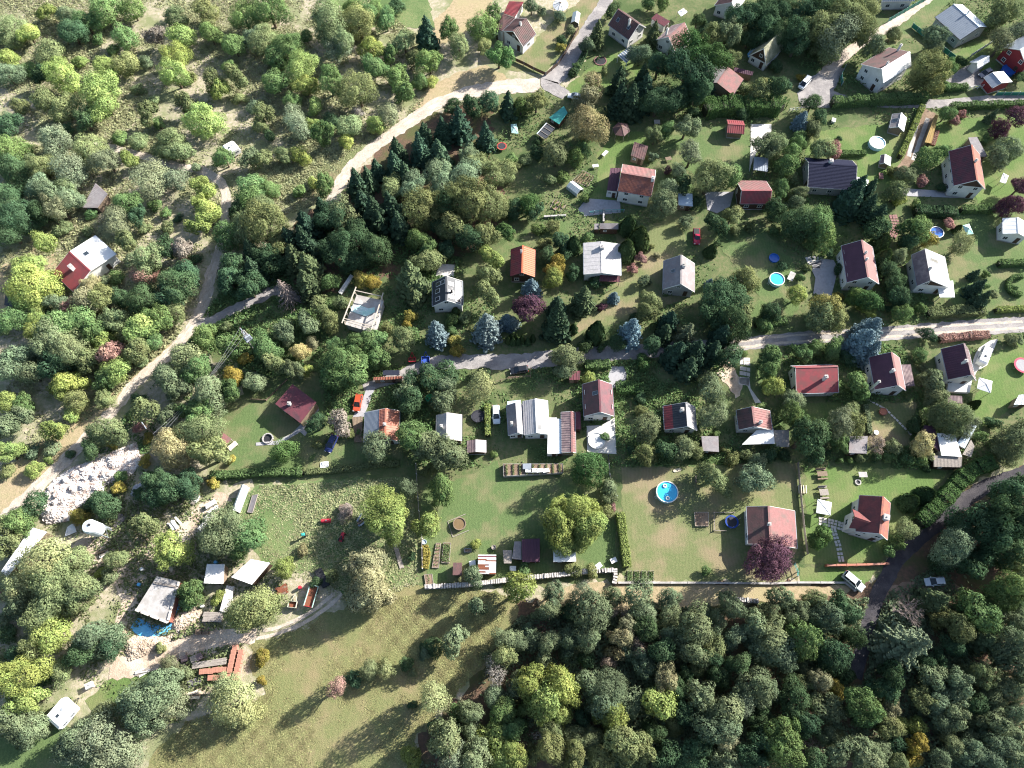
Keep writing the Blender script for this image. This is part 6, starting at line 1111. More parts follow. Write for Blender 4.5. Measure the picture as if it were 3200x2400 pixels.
tarp('white plastic sheet on the yard left of the silo', 9, densify([(560, 1250), (615, 1215), (640, 1290), (540, 1330)], 2), RF['white'])
tarp('pale sheet lying below the silo', 9, densify([(575, 1490), (640, 1430), (660, 1445), (600, 1510)], 2), RF['cream'])
tarp('white plastic sheet beside the dark blue car garden', 10, densify([(540, 705), (605, 700), (607, 750), (537, 755)], 2), RF['white'])
# stacked bricks on pallets
BRK = M('salmon_brick', (0.40, 0.19, 0.135), (0.32, 0.15, 0.105), scale=2); proto = None; PAL = []
for (x, y, l) in [(1130, 1095, 'left column, first from the top'), (1115, 1145, 'left column, second from the top'), (1104, 1195, 'left column, third from the top'), (1094, 1242, 'left column, fourth from the top'), (1084, 1288, 'left column, fifth from the top'), (1074, 1334, 'left column, lowest'),
    (1192, 1145, 'right column, first from the top'), (1182, 1190, 'right column, second from the top'), (1172, 1236, 'right column, third from the top'), (1162, 1281, 'right column, fourth from the top'), (1152, 1326, 'right column, fifth from the top'), (1142, 1371, 'right column, sixth from the top'), (1130, 1416, 'right column, lowest'),
    (780, 1350, 'upper row, first from the left'), (826, 1345, 'upper row, second from the left'), (874, 1345, 'upper row, third from the left'), (920, 1332, 'upper row, fourth from the left'), (966, 1330, 'upper row, fifth from the left'), (1012, 1330, 'upper row, last'),
    (870, 1415, 'lower row, first from the left'), (916, 1415, 'lower row, second from the left'), (962, 1412, 'lower row, third from the left'), (1010, 1398, 'lower row, fourth from the left'), (1056, 1402, 'lower row, last')]:
    p = up(25, x, y, 1.0); lab = 'pallet of orange bricks, ' + l
    if proto is None:
        proto = Th('brick_pallet', lab, 'brick pallet', (p.x, p.y, 0.02), 0.1, 'pallets of bricks in the builders yard')
        for k in range(5): proto.add('pallet_board', box(-0.44 + 0.22 * k, 0, 0.09, 0.16, 1.0, 0.03), GWOOD)
        for k in range(3): proto.add('pallet_runner', box(0, -0.42 + 0.42 * k, 0, 1.0, 0.1, 0.09), GWOOD)
        bm2 = mesh('brick', box(0, 0, 0, 0.31, 0.235, 0.235), BRK)
        for lv in range(4):
            for i in range(3):
                for j in range(4):
                    if lv < 3 and i == 1 and j in (1, 2): continue
                    proto.share('brick', bm2, (-0.325 + 0.325 * i, -0.37 + 0.247 * j, 0.122 + 0.24 * lv))
        lm('the stacked brick pallets', p)
    else: copy_tree(proto.o, (p.x, p.y, 0.02), 0.1 + random.uniform(-0.05, 0.05), lab)
def stack(label, t, p0, p1, wd, h, n, mat, name='timber_stack', cat_='timber stack', layers=3, short=None):
    a, b = up(t, *p0, h / 2), up(t, *p1, h / 2); c = (a + b) / 2; d = b - a; th = Th(name, label, cat_, (c.x, c.y, 0.02), math.atan2(d.y, d.x)); L_ = d.length; bw = wd / n; bh = h / layers
    if short: lm(short, c)
    r = random.Random(len(label)); me = mesh('plank', box(0, 0, 0, L_, bw * 0.92, bh * 0.88), mat)
    for l in range(layers):
        for k in range(n): th.share('plank', me, (r.uniform(-.12, .12), -wd / 2 + (k + 0.5) * bw, l * bh), r.uniform(-0.012, 0.012))
    return th
stack('long stack of grey beams between the brick pallets and the track', 25, (690, 1290), (1050, 1235), 1.2, 0.9, 5, GWOOD)
stack('dark stack of old timber right of the long farm trailer', 25, (2010, 270), (2100, 450), 1.5, 0.7, 6, DARK)
stack('tall stack of pale planks beside the round golden tree', 25, (1090, 450), (1020, 720), 1.6, 1.1, 7, M('pale_plank', (0.62, 0.58, 0.55), (0.48, 0.44, 0.41), scale=2))
stack('stack of weathered boards below the pale planks', 25, (800, 770), (1000, 775), 1.9, 0.8, 6, GWOOD)
stack('pile of dark grey sheets below the brick pallets', 25, (640, 1490), (770, 1440), 1.4, 0.4, 5, M('slate_sheet', (0.16, 0.15, 0.16), (0.11, 0.10, 0.11)), layers=2)
stack('pale felled log lying below the dark sheets', 25, (590, 1580), (905, 1572), 0.5, 0.45, 1, M('pale_log', (0.58, 0.47, 0.33), (0.48, 0.38, 0.27)), 'log', 'log', 1)
stack('white planks stacked above the timber frame house', 6, (802, 700), (702, 850), 0.9, 0.7, 4, WHITE, short='the white plank stack')
stack('three long poles leaning in the grass below the big yellow-green trees', 10, (1160, 1390), (1220, 1590), 0.9, 0.25, 3, GWOOD, 'pole_bundle', 'poles', 1)
stack('bundle of grey boards by the earth mound', 9, (1605, 1060), (1650, 985), 0.8, 0.4, 4, GWOOD)
for i, (x, y) in enumerate(((1760, 1060), (1785, 1110), (1745, 1165), (1700, 1240))):
    p = up(9, x, y, 0.6); th = Th('concrete_block', 'big white concrete block beside the arched greenhouse, %s' % ('topmost', 'second from the top', 'third from the top', 'lowest')[i], 'concrete block', (p.x, p.y, 0.02), 0.6 + 0.1 * i, 'concrete blocks'); th.add('block', cat(box(0, 0, 0, 2.2, 1.0, 0.85)), M('white_concrete', (0.68, 0.66, 0.62), (0.58, 0.55, 0.5), scale=1)); th.add('lifting_rib', box(0, 0, 0.851, 1.9, 0.3, 0.12), M('white_concrete', (0, 0, 0)))
for i, (x, y, l) in enumerate(((1660, 520, 'upper'), (1720, 520, 'right'), )):
    p = up(13, x, y, 0.5); th = Th('pallet_stack', 'low stack of wooden pallets by the track, %s one' % ('left', 'right')[i], 'pallet stack', (p.x, p.y, 0.07), 0.08)
    for lv in range(4):
        for k in range(5): th.add('pallet_board', box(0, -0.45 + 0.225 * k, lv * 0.16 + 0.1, 1.25, 0.15, 0.04), WOOD)
        th.add('pallet_runner', box(0, 0, lv * 0.16, 1.2, 0.9, 0.09), DWOOD)
p = up(13, 750, 970, 0.6); th = Th('water_tank', 'white plastic water tank above the lower left caravan', 'water tank', (p.x, p.y, 0.02), 0.5); th.add('tank', box(0, 0, 0.14, 1.2, 1.0, 1.0), RF['white']); th.add('cage', cat(*[box(sx * 0.61, 0.3 * k, 0.12, 0.03, 0.03, 1.05) for sx in (-1, 1) for k in (-1, 0, 1)]), METAL); th.add('pallet', box(0, 0, 0, 1.25, 1.05, 0.12), WOOD); th.add('cap', cyl(0, 0, 1.14, 1.2, 0.12), DARK)
# red tank, red machine, teal topped post, brush pile
p = up(31, 505, 330, 0.4); th = Th('red_tank', 'red cylindrical tank lying in the weedy field', 'tank', (p.x, p.y, 0.02), 0.05); lm('the red tank in the weedy field', p); RED = M('red_enamel', (0.42, 0.03, 0.05), (0.34, 0.03, 0.04), rough=0.35)
th.add('drum', tube((-1.0, 0, 0.5), (1.0, 0, 0.5), 0.42, 16), RED); th.add('support', box(-0.6, 0, 0, 0.15, 0.7, 0.2), DARK); th.add('support', box(0.6, 0, 0, 0.15, 0.7, 0.2), DARK); th.add('valve', cyl(0.1, 0, 0.9, 1.05, 0.14), CHROME)
p = up(31, 712, 545, 0.4); th = Th('garden_tractor', 'small red garden tractor in the shade of the big trees', 'garden tractor', (p.x, p.y, 0.02), 1.3); th.add('bonnet', box(0.5, 0, 0.3, 0.9, 0.6, 0.4), RED); th.add('seat', cat(box(-0.35, 0, 0.55, 0.4, 0.4, 0.1), box(-0.55, 0, 0.6, 0.08, 0.4, 0.35)), DARK); th.add('deck', box(0, 0, 0.2, 1.9, 0.85, 0.12), RED); th.add('steering_wheel', cyl(0.05, 0, 0.85, 0.88, 0.18), DARK)
for sx, rr in ((-0.6, 0.32), (0.65, 0.22)):
    for s in (-1, 1): th.add('wheel', tube((sx, s * 0.36, rr), (sx, s * 0.52, rr), rr, 12), TYRE)
p = up(31, 225, 525, 0.6); th = Th('water_pump', 'dark post with a teal cap casting a long shadow in the weedy field', 'post', (p.x, p.y, 0.01), 0.2); th.add('post', box(0, 0, 0, 0.32, 0.32, 1.5), DARK); th.add('cap', cat(box(-0.15, 0.08, 1.5, 0.75, 0.6, 0.2), box(-0.15, 0.08, 1.7, 0.5, 0.4, 0.1)), M('teal_metal', (0, 0, 0)))
# timber-framed unfinished house on the slope
h = 2.8; pts = [(840, 852), (1075, 905), (985, 1185), (738, 1112)]; W = [up(6, x, y, h) for x, y in pts]; c = sum(W, Vector()) / 4; th = Th('timber_frame_house', 'unfinished house with bare timber posts above a concrete slab', 'building', (c.x, c.y, 0)); lm('the timber frame house', c); Q = [p - Vector((c.x, c.y, 0)) for p in W]; QI = [q * 0.96 for q in Q]
th.add('slab', extr([(q.x, q.y) for q in QI], h - 0.3, h), CONC); th.add('wall', extr([(q.x * 0.95, q.y * 0.95) for q in QI], 0, h - 0.31), WL['grey']); z2 = h + 2.2
LT = M('light_timber', (0.46, 0.40, 0.33), (0.36, 0.31, 0.26), scale=3)
for (i, j) in ((0, 3), (1, 2)):
    a, b = QI[i], QI[j]; e = (b - a) * 0.1; th.add('top_plate', beam((a.x - e.x, a.y - e.y, z2), (b.x + e.x, b.y + e.y, z2), 0.2, 0.22), LT)
    for k in range(5): q = a.lerp(b, 0.03 + 0.94 * k / 4); th.add('post', box(q.x, q.y, h, 0.15, 0.15, z2 - h - 0.1), LT); q2 = a.lerp(b, min(1, 0.03 + 0.94 * (k + 0.35) / 4)); th.add('brace', beam((q.x, q.y, h + 1.2), (q2.x, q2.y, z2 - 0.1), 0.1, 0.1), LT)
for k in (0, 0.93, 1.0): a, b = QI[0].lerp(QI[3], k), QI[1].lerp(QI[2], k); th.add('cross_beam', beam((a.x, a.y, z2 - 0.25), (b.x, b.y, z2 - 0.25), 0.16, 0.18), LT)
for k in range(6): a = QI[3].lerp(QI[2], k / 5); th.add('post', box(a.x, a.y, h, 0.1, 0.1, 0.9), LT)
t_ = tarp('crumpled white and green sheet on the slab of the timber frame house', 6, densify([(820, 1000), (880, 990), (960, 1020), (1010, 1010), (1010, 1050), (940, 1085), (860, 1060), (815, 1040)], 2), M('pale_sheet', (0.55, 0.62, 0.64), (0.3, 0.55, 0.5), scale=0.6), 0.3); t_.location.z = h + 0.01
# utility pole with transformer and wires
b_ = up(5, 2140, 1310); th = Th('utility_pole', 'power pole with a transformer and crossarms beside the gardens', 'utility pole', (b_.x, b_.y, 0), 0.7); lm('the power pole', b_)
th.add('pole', cat(tube((-0.5, 0, 0), (-0.3, 0, 9), 0.16, 8, 0.12), tube((0.5, 0, 0), (0.3, 0, 9), 0.16, 8, 0.12)), CONC); th.add('crossarm', box(0, 0, 8.6, 0.2, 2.6, 0.2), METAL); th.add('crossarm', box(0, 0, 7.4, 0.2, 2.2, 0.2), METAL); th.add('transformer', cat(box(0, 0, 5.4, 1.1, 0.9, 1.2), *[box(-0.5 + 0.2 * k, 0.5, 5.5, 0.06, 0.12, 1.0) for k in range(6)]), METAL); th.add('platform', box(0, 0, 5.2, 1.6, 1.6, 0.15), METAL)
for s in (-1.1, 0, 1.1): th.add('insulator', cyl(0, s, 8.8, 9.1, 0.08), RF['maroon'])
WIRE = M('wire', (0.35, 0.36, 0.36), (0.3, 0.3, 0.3))
for k, s in enumerate((-1.1, 0, 1.1)):
    a = th.local(Vector((0, 0, 0)) + b_); e = up(9, 1280 + k * 40, 470, 6.0); q = th.local(e); P_ = [Vector((0, s, 9.0)).lerp(q, i / 12) - Vector((0, 0, 1.6 * math.sin(math.pi * i / 12))) for i in range(13)]; th.add('wire', cat(*[tube(P_[i], P_[i + 1], 0.022, 4) for i in range(12)]), WIRE)
e = up(9, 1310, 475, 0); th = Th('utility_pole', 'plain wooden power pole in the bushes above the rubble heap', 'utility pole', (e.x, e.y, 0), 0.7); th.add('pole', tube((0, 0, 0), (0, 0, 6.2), 0.14, 8, 0.1), WOOD); th.add('crossarm', box(0, 0, 5.85, 0.15, 2.0, 0.15), METAL)
# teal tarp shelter with dark timber frame
th = shed('hut under a ragged teal tarp behind the khaki willow', 34, [(485, 45), (530, 130), (425, 270), (300, 190)], 2.6, RF['teal'], WL['wood'], 'sheet', cat_='hut', name='hut', h2=2.0, short='the teal tarp hut')
th = shed('open dark pergola with pale beams below the teal tarp hut', 34, [(270, 255), (370, 325), (265, 450), (150, 390)], 2.2, RF['black'], None, 'sheet', cat_='pergola', name='pergola')
for k in range(4):
    x = 270 + (150 - 270) * k / 3; y = 255 + (390 - 255) * k / 3; a, b = up(34, x, y, 2.33), up(34, x + 100, y + 66, 2.33); lo = th.loc; th.add('beam', beam(tuple(a - lo), tuple(b - lo), 0.1, 0.08), GWOOD)
a, b = up(34, 270, 255, 2.4), up(34, 150, 390, 2.4); th.add('beam', beam(tuple(a - th.loc), tuple(b - th.loc), 0.22, 0.1), M('pale_beam', (0.5, 0.55, 0.58), (0.42, 0.46, 0.5)))
# slatted glass pergola
pts = [(1020, 380), (1070, 420), (985, 530), (910, 465)]; h = 2.5; W = [up(3, x, y, h) for x, y in pts]; c = sum(W, Vector()) / 4; th = Th('glass_pergola', 'pergola roofed with narrow glass panels below the skylight house', 'pergola', (c.x, c.y, 0)); lm('the glass pergola', c); Q = [p - Vector((c.x, c.y, 0)) for p in W]
for k in range(7):
    f0, f1 = k / 7 + 0.015, (k + 1) / 7 - 0.03; q = [Q[0].lerp(Q[3], f0), Q[1].lerp(Q[2], f0), Q[1].lerp(Q[2], f1), Q[0].lerp(Q[3], f1)]; th.add('glass_panel', extr([(p.x, p.y) for p in q], h, h + 0.04), M('blue_glass', (0.12, 0.15, 0.19), (0.10, 0.13, 0.16), rough=0.15, bump=0, spec=0.6))
    a, b = Q[0].lerp(Q[3], (k + 1) / 7 - 0.01), Q[1].lerp(Q[2], (k + 1) / 7 - 0.01); th.add('slat', beam((a.x, a.y, h + 0.03), (b.x, b.y, h + 0.03), 0.12, 0.12), WHITE)
for q in Q: th.add('post', box(q.x * 0.95, q.y * 0.95, 0, 0.12, 0.12, h), WHITE)
# corrugated coloured sheets shed: every sheet a strip of its own
pts = [(517, 198), (636, 198), (634, 328), (515, 325)]; h = 2.2; W = [up(26, x, y, h) for x, y in pts]; c = sum(W, Vector()) / 4; th = Th('patchwork_shed', 'shed roofed with a patchwork of rusty and white strips', 'shed', (c.x, c.y, 0)); lm('the patchwork roof shed', c); Q = [p - Vector((c.x, c.y, 0)) for p in W]; r = random.Random(4); mm = [RF['white'], RF['bluewhite'], RF['rust'], RF['maroon'], RF['pale'], RF['bluewhite']]
for k in range(14):
    f0, f1 = k / 14, (k + 1) / 14 - 0.008; sp = r.uniform(0.35, 0.65)
    for (s0, s1) in ((0, sp), (sp + 0.01, 1)):
        q = [Q[0].lerp(Q[3], f0).lerp(Q[1].lerp(Q[2], f0), s0), Q[0].lerp(Q[3], f0).lerp(Q[1].lerp(Q[2], f0), s1), Q[0].lerp(Q[3], f1).lerp(Q[1].lerp(Q[2], f1), s1), Q[0].lerp(Q[3], f1).lerp(Q[1].lerp(Q[2], f1), s0)]
        th.add('roof_sheet', extr([(p.x, p.y) for p in q], h + 0.02 * (k % 2), h + 0.06 + 0.02 * (k % 2)), mm[0] if k == 0 else r.choice(mm))
th.add('wall', extr([(q.x * 0.93, q.y * 0.93) for q in Q], 0, h - 0.02), WOOD); door(th, (0, Q[3].y * 0.93, 0.02), -math.pi / 2, 0.9, 1.8)
# furniture and small garden things
def table(label, t, x, y, L_=1.6, W_=0.8, rot=0.0, mat=WOOD, benches=True, name='garden_table', hz=0.75, short=None, z=0.03):
    p = up(t, x, y, hz); th = Th(name, label, 'table', (p.x, p.y, z), rot)
    if short: lm(short, p)
    n = max(3, int(W_ / 0.2))
    for k in range(n): th.add('plank', box(0, -W_ / 2 + (k + 0.5) * W_ / n, hz - 0.05, L_, W_ / n - 0.02, 0.05), mat)
    for sx in (-1, 1):
        for sy in (-1, 1): th.add('leg', box(sx * L_ * 0.42, sy * W_ * 0.4, 0, 0.08, 0.08, hz - 0.051), mat)
    if benches:
        for s in (-1, 1):
            b = Th('garden_bench', label.replace(label.split()[0], 'bench beside ' + label.split()[0], 1) + (' on its upper side' if s > 0 else ' on its lower side'), 'bench', (p.x - math.sin(rot) * s * (W_ / 2 + 0.5), p.y + math.cos(rot) * s * (W_ / 2 + 0.5), z), rot); b.add('seat', box(0, 0, 0.4, L_, 0.35, 0.05), mat); b.add('backrest', box(0, s * 0.2, 0.46, L_, 0.05, 0.4), mat)
            for sx in (-1, 1): b.add('leg', box(sx * L_ * 0.42, 0, 0, 0.07, 0.32, 0.4), mat)
    return th
table('brown picnic table with red cushions on the lush lawn', 33, 410, 225, 2.2, 1.1, 0.05, WOOD)
table('white garden table below the brown picnic table', 33, 430, 440, 1.9, 1.4, 0.05, GWOOD)
table('grey stone table on the lawn by the fire ring', 33, 885, 235, 1.8, 1.2, 0.0, CONC, False)
table('white table set under the white table canopy', 33, 430, 620, 1.8, 1.1, 0.0, WHITE, True)
table('yellow and white play table above the glasshouse bed', 3, 725, 1385, 1.6, 0.9, 0.2, WHITE, False)
table('white table on the lawn edge above the play table', 3, 805, 1280, 2.0, 0.9, 0.9, WHITE, False)
table('pale table on the shady lawn below the spruces', 3, 1240, 1018, 1.6, 1.4, 0.0, CONC, False)
table('dark swing table frame on the lawn by the golden bush', 3, 1335, 1325, 1.6, 1.1, 0.2, WOOD, False)
table('pink slab table on the hedged pool lawn', 4, 1000, 1470, 1.9, 1.1, 1.4, RF['pink'], False, hz=0.7)
table('grey patio table beside the sky blue pool', 36, 495, 545, 2.6, 1.4, 1.05, CONC, False)
table('pale table with bench cushions by the dark red roofed cottage path', 9, 1945, 570, 2.2, 1.2, 0.8, RF['cream'], False)
def ring(label, t, x, y, r, mat, n=12, name='fire_pit', cat_='fire pit', h=0.25):
    p = up(t, x, y, 0.1); th = Th(name, label, cat_, (p.x, p.y, 0.03)); me = mesh('stone', box(0, 0, 0, 0.24, 2 * math.pi * r / n * 0.85, h), mat)
    for k in range(n): a = 2 * math.pi * k / n; th.share('stone', me, (r * math.cos(a), r * math.sin(a), 0), a)
    th.add('ash', cyl(0, 0, 0, 0.06, r * 0.9, n=16), DARK); return th
ring('stone fire ring on the lush lawn', 33, 825, 325, 0.55, CONC); ring('round stone edged flower bed on the small lawn by the lane', 3, 765, 508, 1.7, RF['pink'], 22, 'flower_bed', 'flower bed', 0.15)
ring('circular stone seat corner below the dark red roofed cottage', 10, 100, 510, 1.1, CONC, 16, 'stone_circle', 'stone circle', 0.4)
p = up(24, 262, 1005, 0.4); th = Th('planter', 'round terracotta drum on the stepping stone lawn', 'planter', (p.x, p.y, 0.03)); th.add('drum', lathe([(0.75, 0), (0.8, 0.55), (0.85, 0.6), (0.001, 0.62)], 20), RF['orange']); th.add('rim', lathe([(0.8, 0.55), (0.92, 0.55), (0.92, 0.66), (0.7, 0.66)], 20), RF['terracotta'])
p = up(24, 165, 1292, 0.3); th = Th('well_cover', 'round white well cover on the stepping stone lawn', 'well cover', (p.x, p.y, 0.03)); th.add('ring', cyl(0, 0, 0, 0.4, 0.5, n=16), CONC); th.add('lid', cyl(0, 0, 0.401, 0.5, 0.55, n=16), WHITE)
# stepping stones and slab paths: every slab its own piece
def slabs(name, label, pts, sx, sy, mat, step=0.75, off=(0,), h=0.05, jit=0.05):
    C = smooth_line([up(*p) for p in pts], step); c0 = C[len(C) // 2]; th = mobj(name, None); th.location = (c0.x, c0.y, 0.05); tag(th, label, kind='structure'); me = mesh('slab', box(0, 0, 0, sx, sy, h), mat); r = random.Random(3)
    for i, p in enumerate(C):
        d = C[min(i + 1, len(C) - 1)] - C[max(0, i - 1)]; a = math.atan2(d.y, d.x)
        for o_ in off: mobj('slab', me, th, (p.x - c0.x - math.sin(a) * o_ + r.uniform(-jit, jit), p.y - c0.y + math.cos(a) * o_ + r.uniform(-jit, jit), 0.0), a + r.uniform(-.06, .06))
SLB = M('pale_slab', (0.56, 0.52, 0.48), (0.46, 0.42, 0.38), scale=2, world=True)
slabs('path', 'curving path of pale stepping stones on the patchy lawn', [(24, 50, 830), (24, 180, 905), (24, 310, 980), (24, 420, 1090), (24, 530, 1200), (24, 640, 1310)], 0.62, 0.42, SLB, 0.72)
slabs('path', 'slab path from the dormer house to the white canopy', [(12, 490, 1200), (12, 590, 1220), (12, 690, 1250)], 0.55, 0.5, SLB, 0.62, (-0.65, 0, 0.65))
slabs('path', 'slab path down the lawn beside the round green tree', [(12, 600, 1270), (12, 640, 1400), (12, 665, 1530)], 0.55, 0.5, SLB, 0.65, (-0.35, 0.3))
slabs('path', 'pale square slabs beside the paddling pools house', [(36, 790, 330), (36, 880, 310), (36, 960, 330)], 0.75, 0.75, SLB, 0.85, (-1.3, -0.43, 0.43, 1.3))
slabs('path', 'slab stairway path in the lawn by the weeping tree', [(7, 1975, 1400), (7, 1975, 1480), (7, 1965, 1600)], 0.95, 0.75, SLB, 1.05, (-0.8, 0.0, 0.8))
slabs('path', 'brick path between cypress hedge and green tree', [(8, 1100, 200), (8, 1120, 290), (8, 1090, 370)], 0.6, 0.6, RF['pink'], 0.68, (-0.7, 0.0, 0.7))
for i in range(4):
    a, b = up(33, 130 + 30 * i, 360, 0.4), up(33, 140 + 28 * i, 455, 0.4); th = Th('plank_bench', 'pale plank of the narrow slatted bench by the timber fence, %s from the left' % ('first', 'second', 'third', 'last')[i], 'plank', ((a.x + b.x) / 2, (a.y + b.y) / 2, 0.03), math.atan2((b - a).y, (b - a).x)); L_ = (b - a).length; th.add('plank', box(0, 0, 0.35, L_, 0.22, 0.06), RF['cream'])
    for s in (-0.4, 0.4): th.add('leg', box(s * L_, 0, 0, 0.1, 0.2, 0.35), WOOD)
# sandpits and frames by the dry lawn
bed('timber framed sandpit on the dry lawn', 11, [(1552, 1125), (1670, 1125), (1668, 1240), (1560, 1240)], soil=G_SOIL, board=LT, rows=0, h=0.4, name='sandpit'); fence('low white frame around the blue rimmed trampoline', [(11, 1810, 1285), (11, 1715, 1280), (11, 1712, 1130), (11, 1880, 1130)], 0.5, GWOOD, 'rail', GWOOD, 2.0)
p = up(11, 1572, 845, 0.5); th = Th('garden_chair', 'mauve lounge chair on the dry lawn right of the blue pool', 'lounge chair', (p.x, p.y, 0.03), 1.5); th.add('seat', box(0, 0, 0.3, 1.6, 0.65, 0.08), RF['mauve']); th.add('backrest', extr([(-1.1, -0.32), (-0.75, -0.32), (-0.75, 0.32), (-1.1, 0.32)], [0.8, 0.35, 0.35, 0.8], [0.88, 0.43, 0.43, 0.88]), RF['mauve'])
for sx in (-0.7, 0.7):
    for sy in (-0.28, 0.28): th.add('leg', box(sx, sy, 0, 0.06, 0.06, 0.3), DARK)
p = up(11, 1410, 772, 0.3); th = Th('rowing_board', 'cream paddle board lying above the round blue pool', 'board', (p.x, p.y, 0.05), 0.2); th.add('deck', extr([(-1.0, 0), (-0.7, 0.35), (0.6, 0.35), (1.0, 0), (0.6, -0.35), (-0.7, -0.35)], 0, 0.12), RF['cream']); th.add('strap', box(0, 0, 0.121, 0.12, 0.5, 0.02), DARK)
for i, (t, x, y, l) in enumerate(((26, 747, 290, 'white beehive-like box beside the plum cabin'), (26, 480, 255, 'white box below the shrub shadow on the open lawn'), (11, 875, 1530, 'pale box under the tall narrow hedge'), (11, 750, 1575, 'grey box by the dry-stone wall near the hedge'), (26, 620, 150, 'round dark flower tub on the open lawn'), (10, 1408, 1375, 'blue-white barrel at the fence by the yellow border'), (4, 600, 1010, 'white bench-like box on the hedged pool lawn'))):
    p = up(t, x, y, 0.4); th = Th('garden_box', l, 'garden box', (p.x, p.y, 0.03), 0.2 * i)
    if 'round' in l or 'barrel' in l: th.add('tub', lathe([(0.4, 0), (0.5, 0.6), (0.42, 0.6), (0.4, 0.4), (0.001, 0.4)], 16), RF['gwood'] if 'dark' in l else RF['bluewhite']); th.add('hoop', lathe([(0.47, 0.3), (0.5, 0.3), (0.5, 0.36), (0.47, 0.36)], 16), DARK)
    else: th.add('box', box(0, 0, 0, 1.2, 0.9, 0.7), RF['pale'] if 'grey' in l else WHITE); th.add('lid', box(0, 0, 0.7, 1.3, 1.0, 0.08), RF['white'])
p = up(26, 447, 168, 0.4); bed('dark cold frame on the open lawn', 26, [(425, 158), (470, 158), (470, 180), (425, 180)], board=METAL, rows=0, h=0.35, name='cold_frame')
bed('long dark cold frame beside the arched greenhouse', 9, [(2110, 985), (2155, 975), (2110, 1130), (2068, 1125)], soil=M('slate_sheet', (0, 0, 0)), board=GWOOD, rows=0, h=0.3, name='cold_frame')
shed('white and grey pergola frame beside the plum roofed cabin', 26, [(680, 168), (740, 168), (738, 255), (688, 255)], 2.0, RF['gwood'], None, 'board', cat_='pergola', name='pergola')
shed('white slatted deck canopy at the corner of the navy roofed bungalow', 4, [(785, 1475), (895, 1505), (885, 1575), (755, 1575)], 2.4, RF['white'], None, 'board', cat_='canopy', name='terrace_canopy')
shed('brown plank deck beside the striped roof cottage', 10, [(805, 330), (890, 325), (890, 540), (822, 540)], 0.45, RF['wood'], None, 'board', cat_='deck', name='deck')
shed('low brown roof of the garden seat by the dark red cottage path', 9, [(1838, 440), (1935, 510), (1885, 570), (1850, 530)], 2.2, RF['pink'], None, 'sheet', cat_='shelter', name='shelter')
shed('blue-grey corrugated store left of the large hedge house terrace', 7, [(1415, 10), (1535, 15), (1540, 120), (1420, 110)], 2.2, RF['bluewhite'], WL['brown'], 'corr')
# scattered builders' material
def pile(label, t, x, y, L_, W_, h, mats, n, rot, name='scrap_pile', cat_='scrap pile', seed=1):
    p = up(t, x, y, h / 2); th = Th(name, label, cat_, (p.x, p.y, 0.03), rot); r = random.Random(seed + len(label)); me = [mesh('piece', box(0, 0, 0, L_ * 0.8, W_ * 0.16, 0.09), m) for m in mats]
    for k in range(n): th.share('piece', me[k % len(me)], (r.uniform(-.1, .1) * L_, r.uniform(-.42, .42) * W_, h * k / n), r.uniform(-0.35, 0.35), scale=(r.uniform(0.6, 1.1), r.uniform(0.7, 1.6), 1))
    return th
pile('loose heap of old boards in front of the silo', 32, 270, 370, 2.6, 1.8, 0.6, [GWOOD, WOOD, WHITE], 14, 0.6)
pile('white planks and sheets dumped beside the bare earth track', 32, 835, 145, 3.0, 2.2, 0.5, [WHITE, RF['pale'], WHITE], 13, 2.3)
pile('dark boards leaning in the shade behind the silo', 32, 380, 110, 3.4, 2.6, 0.4, [M('slate_sheet', (0, 0, 0)), GWOOD], 12, 0.9)
pile('rusty pipes and scrap beside the short box trailer', 25, 1640, 510, 2.6, 2.4, 0.5, [RUST, WOOD, RUST], 16, 0.4)
pile('heap of broken timber below the fallen pale log', 25, 690, 1600, 3.4, 1.8, 0.5, [WOOD, RF['cream'], GWOOD], 14, 0.25)
pile('stack of scrap boards left of the long grey beams', 25, 590, 1290, 2.4, 1.6, 0.4, [GWOOD, WOOD], 10, 0.2)
pile('pale boards lying at the bend of the bare earth track', 25, 150, 1360, 3.2, 1.3, 0.3, [WHITE, GWOOD], 9, 0.5)
pile('brush heap of cut branches in the weedy field', 31, 760, 190, 3.0, 2.6, 1.2, [DEADB, WOOD, DEADB], 40, 0.3, 'brush_heap', 'brush heap')
pile('dark heap of old tyres and scrap under the yellow-green trees', 31, 970, 330, 2.2, 2.0, 0.8, [DARK, WOOD, METAL], 18, 0.8)
pile('broken crates and boards beside the earth mound', 9, 1640, 1010, 2.2, 1.4, 0.5, [WHITE, GWOOD], 9, 1.1)
for i, (x, y, l) in enumerate(((505, 1245, 'left'), (580, 1180, 'upper'), (600, 1215, 'lower'), (700, 1215, 'middle'), (760, 1195, 'right'))):
    p = up(25, x, y, 0.5); th = Th('block_pallet', 'pallet of grey blocks beside the bare earth track, %s one' % l, 'block pallet', (p.x, p.y, 0.08), 0.15 * i, 'pallets of grey blocks'); me = mesh('block', box(0, 0, 0, 0.38, 0.28, 0.24), GWOOD if i % 2 else RF['mauve'])
    for lv in range(3):
        for a_ in range(3):
            for b_2 in range(4): th.share('block', me, (-0.4 + 0.4 * a_, -0.45 + 0.3 * b_2, 0.12 + 0.25 * lv))
    th.add('pallet', box(0, 0, 0, 1.25, 1.2, 0.11), WOOD)
